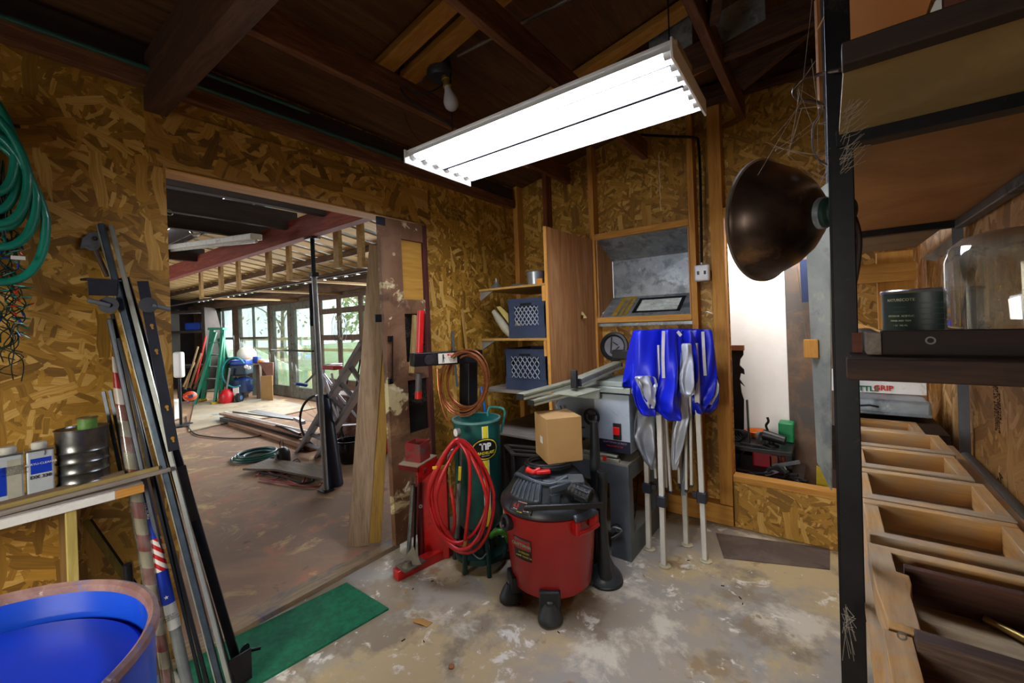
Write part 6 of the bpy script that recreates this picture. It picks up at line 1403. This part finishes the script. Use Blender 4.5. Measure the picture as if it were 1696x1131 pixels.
def lobe(pxs,Dd,mat,nm,solid=.003,thick=None,seed=0,deep=.07):
    """hanging fold of cloth: outline given as rows (left px, right px, py) at depth Dd, bulging towards the viewer and closed behind"""
    rows=pxs; n_=20; rgl=random.Random(seed); ph=rgl.random()*6; m=MB(); R=[]
    # resample the rows finely
    fine=[]
    for k_ in range(len(rows)-1):
        for j in range(5):
            t=j/5; fine.append(tuple(rows[k_][q]+(rows[k_+1][q]-rows[k_][q])*t for q in range(3)))
    fine.append(rows[-1]); xl,xr,y=fine[0]; fine.insert(0,(xl+(xr-xl)*.06,xr-(xr-xl)*.06,y-2.5)); fine.insert(0,(xl+(xr-xl)*.2,xr-(xr-xl)*.2,y-3.5)); L=len(fine)
    for i,(xl,xr,y) in enumerate(fine):
        v=i/(L-1); a=atd(xl,y,Dd); b=atd(xr,y,Dd); c=(a+b)/2; w=(b-a)/2; dp_=deep*(.45+.75*v)*min(1,w.length/.03)
        if v>.86: dp_*=max(.12,(1-v)/.14)
        ring=[]
        for j in range(n_*2):
            an=2*math.pi*j/(n_*2); cs_,sn=math.cos(an),math.sin(an)
            fold=(.016*math.sin(an*3+ph+v*4.2)+.009*math.sin(an*5+ph*2-v*6)+.004*math.sin(v*15+an*2+ph))*(min(1,w.length/.05)); fold*=.35+.65*min(1,v*3)
            fdir=-(Fw-Z*Fw.z).normalized()
            ring.append(m.bm.verts.new(c+w*cs_*(1+fold*2)+fdir*(sn*dp_+fold*1.3)))
        R.append(ring)
    k_=n_*2
    for A_,B_ in zip(R,R[1:]):
        for j in range(k_): m.bm.faces.new((A_[j],A_[(j+1)%k_],B_[(j+1)%k_],B_[j]))
    m.bm.faces.new(R[0]); m.bm.faces.new(R[-1][::-1])
    return m.build(nm,mat,cn)
CD=2.42
lobe([(1075,1168,548),(1066,1175,556),(1058,1178,580),(1052,1180,620),(1052,1180,650)],CD+.13,BF,'cover',seed=1,deep=.13)
lobe([(1046,1090,556),(1040,1092,585),(1034,1090,620),(1030,1070,640)],CD,BF,'cover_fold',seed=2,deep=.06)
lobe([(1048,1098,550),(1046,1100,600),(1044,1100,632),(1047,1086,650),(1052,1084,670),(1060,1083,684),(1066,1078,689)],CD-.06,BF,'cover_fold',seed=3,deep=.055)
lobe([(1096,1124,549),(1096,1128,600),(1090,1128,640),(1083,1127,662),(1086,1126,680),(1100,1123,692),(1108,1118,697)],CD-.09,BF,'cover_fold',seed=4,deep=.06)
lobe([(1126,1148,550),(1128,1152,590),(1130,1152,630),(1138,1150,646)],CD-.03,BF,'cover_fold',seed=5,deep=.05)
lobe([(1146,1180,549),(1146,1183,580),(1144,1184,622),(1138,1176,650),(1138,1168,668),(1142,1165,680),(1148,1160,686)],CD+.02,BF,'cover_fold',seed=6,deep=.06)
lobe([(1163,1181,600),(1163,1186,620),(1165,1191,636),(1166,1190,655),(1166,1182,672),(1168,1176,683)],CD+.08,BF,'cover_fold',seed=7,deep=.05)
# silver lining showing
lobe([(1052,1084,626),(1058,1088,640),(1064,1086,660),(1074,1084,676)],CD-.125,SILVER,'silver_lining',seed=8,deep=.02)
lobe([(1128,1146,572),(1126,1148,600),(1124,1149,630),(1127,1148,650),(1134,1140,658)],CD-.11,SILVER,'silver_lining',seed=9,deep=.035)
lobe([(1172,1186,622),(1170,1189,636),(1170,1186,655),(1171,1178,670)],CD+.02,SILVER,'silver_lining',seed=10,deep=.03)
lobe([(1054,1090,680),(1050,1088,700),(1049,1088,722),(1058,1086,745),(1068,1084,765),(1078,1083,778)],CD+.02,plain('silver_shade','8d929b',.4,.3,.1,7),'silver_sheet',seed=11,deep=.03)
lobe([(1114,1140,650),(1116,1142,690),(1112,1132,730),(1112,1124,760),(1114,1120,778)],CD-.02,SILVER,'silver_sheet',seed=12,deep=.03)
lobe([(1134,1150,680),(1132,1146,730),(1128,1140,780),(1128,1136,820)],CD+.05,plain('silver_shade','8d929b'),'silver_sheet',seed=13,deep=.02)
# white straps
for pts in (((1099,548),(1098,590),(1099,626)),((1164,549),(1166,590),(1168,622)),((1122,549),(1128,556))):
    P=smoothpath([atd(x,y,CD-.135 if x<1150 else CD-.03) for x,y in pts]); m=MB()
    for a,b in zip(P,P[1:]): m.bar(a,b,.0022,.017,Rt)
    m.build('white_strap',plain('strap_white','cfcfd2',.7,0,.08,25),cn)
# ------------------------------------------------------------ THINGS IN THE BARN ROOM
def Dof(p): return proj(p)[2]
FG=(Fw-Z*Fw.z).normalized(); RG=(Rt-Z*Rt.z).normalized()
b=onz(540,812); D=Dof(b); pl_=thing('steel_post','slim adjustable steel post holding up the barn beam','post',b)
MB().tube([b+Z*.006,atd(520,455,D)],.022,14).build('lower_tube',plain('post_grey','8e949a',.4,.3,.1,9),pl_); tp=ony(517,392,1.93); MB().tube([atd(520,455,D),V((tp.x,tp.y,2.225))],.018,14).build('upper_tube',plain('post_dark','2a2d33',.4,.5,.15,10),pl_)
MB().box(b+V((-.06,-.05,0)),b+V((.06,.05,.008))).build('base_plate',DSTEEL,pl_,bev=.002); MB().box(V((tp.x-.07,tp.y-.04,2.226)),V((tp.x+.07,tp.y+.04,2.236))).build('top_plate',DSTEEL,pl_)
c=atd(514,530,D); MB().bar(atd(515,470,D),atd(517,540,D),.02,.03,RG).build('clamp_bar',BLACKM,pl_,bev=.003); MB().box(atd(520,455,D)-V((.03,.03,.02)),atd(520,455,D)+V((.03,.03,.02))).build('collar',BLACKM,pl_,bev=.003)
# tall black roll
q=onz(556,803); D=Dof(q); one('black_roll',MB().lathe([(0,0),(.067,0),(.066,.5),(.062,.83),(.056,.83),(.056,.80),(0,.80)],q,(atd(533,642,D)-q),n=32),plain('black_blue_sheet','1b2340',.32,.1,.1,3),'tall black roll standing just right of the slim steel post','roll')
# aluminium ladder
def ladder(name,lab,f1,f2,t1,t2,mat,nr,cat='ladder',w=.07,th=.03,parts=None,group=None):
    t=thing(name,lab,cat,(f1+f2)/2,group=group)
    MB().bar(f1,t1,th,w,(t1-f1).cross(f2-f1)).build('side_rail',mat,t,bev=.002); MB().bar(f2,t2,th,w,(t1-f1).cross(f2-f1)).build('side_rail',mat,t,bev=.002)
    for i in range(nr):
        k_=(i+.6)/nr; MB().bar(f1.lerp(t1,k_),f2.lerp(t2,k_),.035,.025,(t1-f1)).build('rung',mat,t)
    return t
f1=onz(498,745);f2=onz(530,745+8); 
t1=onx(608,560,-2.75);t2=onx(625,600,-2.62)
ladder('extension_ladder','aluminium extension ladder leaning from the barn floor up behind the old door',f1+Z*.01,f2+Z*.01,t1,t2,plain('ladder_alu','9a9aa0',.5,.3,.12,9),8,w=.15)
# coil of hose with the little pump
q=onz(424,757); ch=thing('hose_coil','green garden hose coiled flat on the barn floor','hose',q)
for i in range(5): MB().tube(arc(q+V((.01*i,.004*i,.014+.02*(i%3))),RG,FG,.235-.022*i,0,6.283,40,.22-.02*i)[:-1],.013,8,closed=True).build('hose_turn',[plain('hose_teal','2c5a62',.4,0,.12,8),plain('hose_dkgreen','1d5a3c',.4,0,.12,8)][i%2],ch)
q=onz(469,766); pm=thing('water_pump','small black pump with a wire handle beside the green hose coil','pump',q)
MB().lathe([(0,0),(.075,0),(.07,.11),(.05,.15),(.02,.165),(0,.165)],q,n=24).build('body',BLACK,pm); MB().tube(smoothpath([q+V((-.05,0,.13)),q+V((-.06,0,.21)),q+V((0,0,.24)),q+V((.03,0,.15))]),.004,6).build('handle',BLACKM,pm)
MB().box(q+V((-.03,-.078,.07)),q+V((.03,-.068,.11))).build('label',GREYST,pm)
m=MB().tube(smoothpath([onz(480,768,.005),onz(492,760,.01),onz(500,772,.005),onz(488,778,.005),onz(475,770,.005)]),.006,6); one('pump_cord',m,RUBBER,'black cord beside the small pump on the barn floor','cord')
# floor sheets and boards
one('plywood_sheet',MB().poly([onz(312,716),onz(322,668),onz(452,661),onz(524,676),onz(462,690),onz(372,702)],(0,0,.015)),layered('pale_floor_ply','9a8a74',[('b5a68c',1.2,.4,.6,.5),('8fa0a4',1.6,.55,.68,.6),('7a6850',4,.58,.68,.5)],rough=.7),'large pale plywood sheet lying on the barn floor before the glazed doors','plywood sheet')
for a,b_,w_,h_,z_,mt,lb,nm in (((368,694),(497,722),.07,.07,.05,plain('slate_tube','3a3f44',.4,.4,.15,6),'dark grey pipe lying in the pile of boards on the barn floor','pipe'),
    ((372,684),(520,722),.16,.03,.10,wood('plank_brown_x','6d4c38','86624a','9c7860',axis='x'),'wide brown plank on top of the pile on the barn floor','plank'),
    ((384,700),(520,742),.10,.05,.03,wood('plank_brown_x','6d4c38','86624a','9c7860',axis='x'),'brown board at the front edge of the pile on the barn floor','plank'),
    ((372,682),(512,715),.02,.02,.145,WHITE,'pale metal strip along the top of the pile','metal strip'),
    ((386,682),(487,695),.02,.02,.17,BLACKM,'thin black bar lying across the back of the pile','bar'),
    ((418,680),(486,693),.14,.006,.15,plain('slate_sheet','3b3f45',.5,.3),'grey sheet lying at the back of the pile','sheet'),
    ((489,693),(503,700),.045,.045,.19,plain('bright_tube','b8c0d0',.25,.7),'short bright metal canister on the pile','canister'),
    ((458,703),(497,719),.03,.03,.125,BLACK,'short black bar on top of the brown plank','bar')):
    p=onz(a[0],a[1],z_); q=onz(b_[0],b_[1],z_); one(nm,MB().bar(p,q,w_,h_),mt,lb,nm,bev=.002)
m=MB().tube(smoothpath([onz(308,690,.01),onz(311,705,.01),onz(322,718,.01),onz(345,723,.01),onz(380,726,.01),onz(412,725,.01),onz(440,719,.01)]),.009,8); one('floor_cable',m,RUBBER,'black cable snaking over the barn floor from the white unit','cable')
one('grey_board',MB().poly([onz(402,779,.03),onz(446,762,.03),onz(536,774,.03),onz(536,796,.03),onz(455,780,.03)],(0,0,.02)),wood('grey_brown_board','54463a','6c5d4e','857564',axis='x'),'grey-brown board lying on a red cable on the barn floor','board')
P=[onz(x,y,.012) for x,y in ((424,788),(440,780),(462,788),(484,782),(505,790),(494,803),(480,796),(470,788),(450,795),(430,793),(470,800),(520,806),(534,800))]
one('red_cable',MB().tube(smoothpath(P),.008,8),plain('cable_red','9c1820',.5),'red extension cable tangled on the barn floor','cable')
P=[onz(x,y,.02) for x,y in ((430,782),(470,790),(500,800),(520,795),(500,786),(470,780))]; one('dark_cable',MB().tube(smoothpath(P),.01,8),RUBBER,'dark cable tangled with the red one on the barn floor','cable')
# cast pot and red bin behind the ladder
q=onz(580,765); one('black_pot',MB().lathe([(0,0),(.09,.0),(.13,.06),(.145,.15),(.13,.22),(.14,.24),(.125,.24),(.12,.2),(0,.16)],q,n=32),plain('pot_black','0d0d10',.25,.2,.2,6),'round shiny black pot on the barn floor behind the pale plank','pot')
q=onz(606,765); q2=q+V((-.2,.3,.0)); one('red_bucket',MB().lathe([(0,0),(.13,0),(.16,.42),(0,.42)],q2,n=28),plain('bucket_red','a81a18',.4),'red bucket mostly hidden behind the pale plank','bucket')
# bicycle
q=onz(512,712); D=Dof(q); bk=thing('bicycle','bicycle with a red saddle behind the black roll and steel post','bicycle',q)
def wheel(c,r,nrm):
    w=V(nrm).normalized(); u=w.cross(Z).normalized(); tr=MB().tube(arc(c,u,Z,r,0,6.283,40)[:-1],.014,8,closed=True).build('wheel',RUBBER,bk)
    m=MB()
    for i in range(14): a=i*6.283/14; m.tube([c,c+u*math.cos(a)*r+Z*math.sin(a)*r],.0015,4)
    o=m.build('spokes',STEEL,tr); o['kind']='stuff'; MB().cyl(c-w*.03,c+w*.03,.02).build('hub',STEEL,tr)
D2=4.9
wc=atd(530,676,D2); wc.z=.33; w2c=atd(600,690,D2-.2); w2c.z=.33
nn_=(w2c-wc).cross(Z); wheel(wc,.31,nn_); wheel(w2c,.31,nn_)
sdl=atd(549,612,D2-.1); bb=(wc+w2c)/2; bb.z=.30; hdt=wc.lerp(w2c,.12); hdt.z=.86
SILV=plain('bike_white','c2c4cc',.3,.3)
MB().tube([bb,sdl-Z*.04],.014,8).build('seat_tube',SILV,bk); MB().tube([bb,hdt],.018,8).build('down_tube',SILV,bk); MB().tube([sdl-Z*.18,hdt+Z*.03],.016,8).build('top_tube',SILV,bk); MB().tube([w2c,bb],.012,8).build('chain_stay',SILV,bk); MB().tube([w2c,sdl-Z*.2],.012,8).build('seat_stay',SILV,bk); MB().tube([wc,hdt],.013,8).build('fork',SILV,bk)
d=(w2c-wc).normalized(); MB().poly([sdl-d*.16,sdl-d*.02+nn_.normalized()*.03,sdl+d*.10+nn_.normalized()*.075,sdl+d*.12,sdl+d*.10-nn_.normalized()*.075,sdl-d*.02-nn_.normalized()*.03],(0,0,.05)).build('saddle',plain('saddle_red','b01420',.4),bk,bev=.012,seg=3)
MB().tube([hdt,hdt+Z*.1-d*.0],.014,8).build('stem',SILV,bk); MB().tube(smoothpath([atd(494,636,D2-.3),atd(506,634,D2),hdt+Z*.12,hdt+Z*.12-nn_.normalized()*.3]),.012,8).build('handlebar',STEEL,bk); MB().tube([atd(489,635,D2-.34),atd(508,638,D2-.22)],.018,8).build('blue_grip',plain('grip_blue','1440a8',.4),bk)
# mower handle by the window
m=MB(); D3=5.6; m.tube(smoothpath([atd(574,636,D3),atd(579,610,D3),atd(584,586,D3),atd(588,581,D3),atd(596,581,D3),atd(598,586,D3),atd(594,612,D3),atd(590,640,D3)]),.012,8); mw=thing('mower_handle','black tubular mower handle standing before the window right of the post','mower handle',atd(582,640,D3)); m.build('frame',BLACKM,mw); m=MB().bar(atd(591,584,D3-.02),atd(590,602,D3-.02),.03,.03,FG); m.build('grip',RUBBER,mw)
m=MB(); c=atd(575,655,D3); m.box(V((c.x-.3,c.y-.15,0.0)),V((c.x+.25,c.y+.2,.55))); m.build('deck',plain('mower_deck','5a3a34',.5,0,.2,6),mw,bev=.05,seg=3)
# wire bundle on the window
wb_=thing('wire_bundle','bundle of thin looped wires tied on the barn window bars','wire bundle',ony(563,520,4.1))
rg=random.Random(21)
for i in range(9):
    c=ony(563+rg.uniform(-7,9),545+rg.uniform(-6,8),4.12); MB().tube([c+V((math.cos(a)*(.05+.012*i),-.01*(i%3),math.sin(a)*(.17+.01*i)))for a in [6.283*j/30 for j in range(30)]],.003,5,closed=True).build('wire_loop',[GREYST,WHITE,BLACK][i%3],wb_)
# stepladder
f1=onz(336,664);f2=onz(366,664); D=Dof(f1); GR=plain('fibreglass_green','0c7a5c',.4,0,.12,6)
sl=thing('stepladder','green fibreglass stepladder with grey steps standing by the far windows','stepladder',(f1+f2)/2)
ta=atd(352,546,D-.1); tb=atd(369,546,D-.1)
for a,b_ in ((f1,ta),(f2-V((0,0,0)),tb)): MB().bar(a+Z*.005,b_,.09,.05,FG).build('side_rail',GR,sl,bev=.003)
r1=onz(352,662)+FG*.0; 
for a,b_ in ((f1.lerp(f2,.45)-FG*.45,ta.lerp(tb,.3)),(f2-FG*.4+RG*.15,tb)): MB().bar(a+Z*.005,b_-Z*.05,.05,.04,FG).build('rear_rail',GR,sl,bev=.003)
MB().bar(ta+Z*.02-RG*.05,tb+Z*.02+RG*.05,.16,.05).build('top_cap',GR,sl,bev=.01)
for i in range(5):
    k_=.14+.17*i; MB().bar(f1.lerp(ta,k_),f2.lerp(tb,k_),.10,.025).build('step',STEEL,sl,bev=.002)
for a in (f1,f2,f2-FG*.4+RG*.15): MB().box(a-V((.06,.06,-.001)),a+V((.06,.06,.05))).build('foot',plain('foot_yellow','c0a41c',.5),sl,bev=.01)
f1=onz(378,664)+FG*.2; one('folded_ladder',MB().bar(f1+Z*.01,atd(366,560,Dof(f1)),.14,.06,FG),plain('fibreglass_dkgreen','0e5a44',.4),'dark green folded ladder leaning behind the stepladder','ladder',bev=.01)
# long-handled tools
for i,(a,b_,c,lb,r) in enumerate((((322,645),(341,556),'b0201c','red handled garden tool leaning by the stepladder',.022),((312,652),(333,585),'8a6a44','brown handled garden tool leaning left of the red one',.02),((305,655),(328,574),'a89068','pale handled garden tool leaning in the corner',.018),((318,655),(345,590),'74563a','dark brown handled tool crossing behind the red one',.02),((300,650),(322,600),'c0a070','straw coloured tool handle at the left of the bunch',.018),((330,652),(342,596),'8f8468','greyish tool handle close to the stepladder',.018))):
    q=onz(a[0],a[1]+10); D=Dof(q); t=thing('garden_tool',lb,'garden tool',q); p=atd(b_[0],b_[1],D+.1); MB().tube([q+Z*.15,p],r,8).build('handle',plain('handle_%d'%i,c,.5,0,.15,5),t); MB().bar(q+Z*.005,q+Z*.26,.03,.14,RG).build('head',DSTEEL,t,bev=.01)
q=onz(376,668); t=thing('red_blower','red round-bodied tool with a grey tube standing beside the compressor','garden tool',q); D=Dof(q)
MB().lathe([(0,0),(.10,.0),(.13,.08),(.12,.20),(.06,.28),(0,.30)],q,n=24).build('body',plain('blower_red','c01520',.4),t); MB().tube([q+Z*.28,atd(381,610,D)],.025,10).build('tube',STEEL,t)
# compressor
q=onz(402,664); D=Dof(q); cp=thing('air_compressor','upright navy blue air compressor with a teal hose, beside the stepladder','air compressor',q)
NV=plain('compressor_navy','142a52',.3,.1,.15,6,coat=.3); hgt=lambda py:atd(402,py,D).z
MB().lathe([(0,.12),(.10,.13),(.19,.2),(.20,.28),(.20,hgt(624)-.06),(.12,hgt(624)),(0,hgt(624))],q,n=36).build('tank',NV,cp)
MB().obox(V((q.x,q.y,hgt(612))),RG*.17,FG*.14,Z*(hgt(604)-hgt(622))/2).build('motor',plain('motor_dark','1a2a38',.4,.2),cp,bev=.03,seg=3); MB().obox(V((q.x,q.y,hgt(600))),RG*.17,FG*.12,Z*.055).build('blue_cover',plain('cover_blue','1c3fa0',.4),cp,bev=.03,seg=3)
for s_ in (-.19,.05): c=q+RG*s_-FG*.17+Z*.10; t_=MB().cyl(c-RG*.03,c+RG*.03,.10,n=24).build('wheel',RUBBER,cp); MB().cyl(c-RG*.035-FG*.0,c+RG*.035,.045,n=16).build('wheel_hub',plain('hub_blue','4a6a9c',.4),t_)
MB().obox(q+Z*hgt(645)-Z*q.z-FG*.2,RG*.06,FG*.004,Z*.09).build('label',WHITE,cp)
P=[q-FG*.22+RG*(.25*math.cos(a))+Z*(.62+.30*math.sin(a)) for a in [math.pi*.2+i*.45 for i in range(11)]]; MB().tube(smoothpath(P),.015,8).build('air_hose',plain('hose_cyan','1c8a96',.4),cp)
for px,py in ((408,607),(413,609)): c=atd(px,py,D-.2); MB().lathe([(0,0),(.035,0),(.035,.02),(0,.02)],c,-FG,16).build('gauge',WHITE,cp)
# work table by the windows with junk on it
q1=onz(392,655)-FG*.15; q2=onz(446,655)-FG*.35; D=Dof((q1+q2)/2); zt_=atd(420,600,D).z
wt_=thing('barn_table','dark brown work table in front of the second barn window','table',(q1+q2)/2)
MB().bar(V((q1.x,q1.y,zt_-.02)),V((q2.x,q2.y,zt_-.02)),.5,.04).build('tabletop',BW,wt_,bev=.004)
for q in (q1,q2,(q1+q2)/2): MB().bar(V((q.x,q.y,0)),V((q.x,q.y,zt_-.045)),.08,.08,RG).build('leg',BWZ,wt_)
m=MB(); m.poly([atd(428,600,D-.3),atd(452,600,D-.3),atd(452,638,D-.3)],FG*.03); m.build('brace_panel',plain('reddish_panel','6e4438',.6),wt_)
m=MB(); m.poly([atd(418,605,D),atd(430,605,D),atd(430,655,D),atd(418,655,D)],FG*.05); m.build('pale_cabinet',plain('pale_green_door','8a9a90',.6),wt_)
c=atd(408,579,D-.1); gl_=thing('globe_shade','big round cream globe shade lying on the barn table','lamp globe',V((c.x,c.y,zt_))); MB().sphere((c.x,c.y,zt_+.175),.175,(1.05,1.05,1)).build('globe',plain('cream_globe','d8d2c0',.4,0,.04,4),gl_); MB().cyl(V((c.x,c.y,zt_)),V((c.x,c.y,zt_+.03)),.07).build('collar',BRASS,gl_)
for px,w_,h_,c_,lb in ((413,.14,.10,'c8941c','crumpled yellow bag on the barn table'),(426,.12,.14,'1c3c98','blue bag on the barn table right of the yellow one'),(432,.10,.07,'c0861c','small orange box on the barn table at its right end'),(386,.20,.14,'2c2c30','dark machine at the left end of the barn table'),(440,.08,.06,'d8d8d4','small white box at the far right of the barn table')):
    c=atd(px,600,D-.22); c.z=zt_+.001; one('junk_box' if 'box' in lb else 'bag' if 'bag' in lb else 'machine',MB().obox(c+Z*h_/2,RG*w_/2,FG*.07,Z*h_/2),plain('junk_'+c_,c_,.5,0,.15,9),lb,'box' if 'box' in lb else 'bag' if 'bag' in lb else 'machine',bev=.02,seg=3)
one('cardboard_sheet',MB().poly([onz(433,663),onz(452,664),onz(452,664)+Z*.52,onz(433,663)+Z*.5],FG*.02),plain('cardboard','b08a56'),'brown cardboard sheet leaning left of the glazed doors','cardboard')
# white unit and jug at the doorway edge
q=onz(300,705); D=Dof(q); t=thing('white_heater','tall white heater or fan unit seen at the left edge of the doorway','heater',q)
MB().obox(V((q.x,q.y,atd(298,604,D).z)),RG*.065,FG*.05,Z*.20).build('body',WHITEP,t,bev=.03,seg=3); MB().tube([V((q.x,q.y,.02)),V((q.x,q.y,atd(298,632,D).z+.05))],.02,10).build('pole',BLACK,t); MB().lathe([(0,0),(.16,0),(.15,.02),(0,.03)],q+Z*.001,n=28).build('base',BLACK,t)
q=onz(306,688)-FG*.35; D=Dof(q); t=thing('white_jug','white plastic bin with an orange and red top beside the white heater','bin',q)
MB().obox(q+Z*.17+RG*.05,RG*.12,FG*.10,Z*.168).build('body',WHITEP,t,bev=.03,seg=3); c=atd(315,656,D); MB().sphere((c.x,c.y,c.z),.10,(1.1,1,.8)).build('orange_top',plain('orange_red_top','e04a18',.4),t); MB().bar(c+RG*.02-FG*.08,c+RG*.12-FG*.08+Z*.02,.03,.05).build('blue_strap',plain('navy_strap','1a2a60',.5),t)
# dark shelving in the far corner
q=onz(292,656)+FG*1.2; D=Dof(q); t=thing('dark_shelving','dark wooden shelving in the far corner of the barn','shelving',q)
for dx in (-1.1,.02): MB().obox(q+RG*dx+Z*1.05,RG*.04,FG*.3,Z*1.045).build('upright',plain('shelving_dark','30261f',.8,0,.2,5),t)
for z_ in (.6,atd(300,550,D).z,2.0): MB().obox(q+Z*z_-RG*.54,RG*.55,FG*.3,Z*.03).build('shelf',plain('shelving_dark','30261f'),t)
c=q-FG*.1-RG*.26+Z*(atd(300,550,D).z+.031); one('blue_box',MB().obox(c+Z*.1-RG*.05,RG*.2,FG*.15,Z*.1),plain('box_blue','163a9a',.5),'blue box on the dark shelving in the far corner','box',bev=.03)
# glass jar lamp and old tube light under the barn roof
c=ony(322,378,1.35); t=thing('jar_light','clear glass jar-shaped bulkhead light hanging under the barn joists','ceiling light',c)
ax=V((.25,.1,-1)).normalized(); MB().lathe([(.045,-.06),(.05,.02),(.048,.045),(.03,.07),(0,.078)],c,ax,28).build('glass_cover',glass('jar_light_glass','eef4ee',.15,.03,.2),t); MB().lathe([(0,-.10),(.048,-.10),(.05,-.06),(0,-.055)],c,ax,24).build('base',GREYST,t); MB().lathe([(0,-.05),(.018,-.05),(.03,.01),(.02,.04),(0,.045)],c,ax,20).build('bulb',plain('frosted_glass','dcd9da'),t)
MB().cyl(c-ax*.1,V((c.x-.02,c.y-.01,2.36)),.006).build('stem',DSTEEL,t)
a=ony(268,412,1.6); b=ony(425,392,1.6); t=thing('strip_light','unlit white strip light fixed under the barn joists','ceiling light',(a+b)/2)
MB().bar(a,b,.10,.055).build('housing',WHITE,t,bev=.01); MB().cyl(a-Z*.04,b-Z*.04,.013).build('tube',plain('tube_off','cfd4cf',.2),t)
c=onx(280,352,-2.30); one('eye_hook',MB().tube(arc(c,Y,Z,.012,0,6.283,16)[:-1],.0025,6,closed=True),STEEL,'steel eye hook hanging at the top left corner of the doorway','hook')
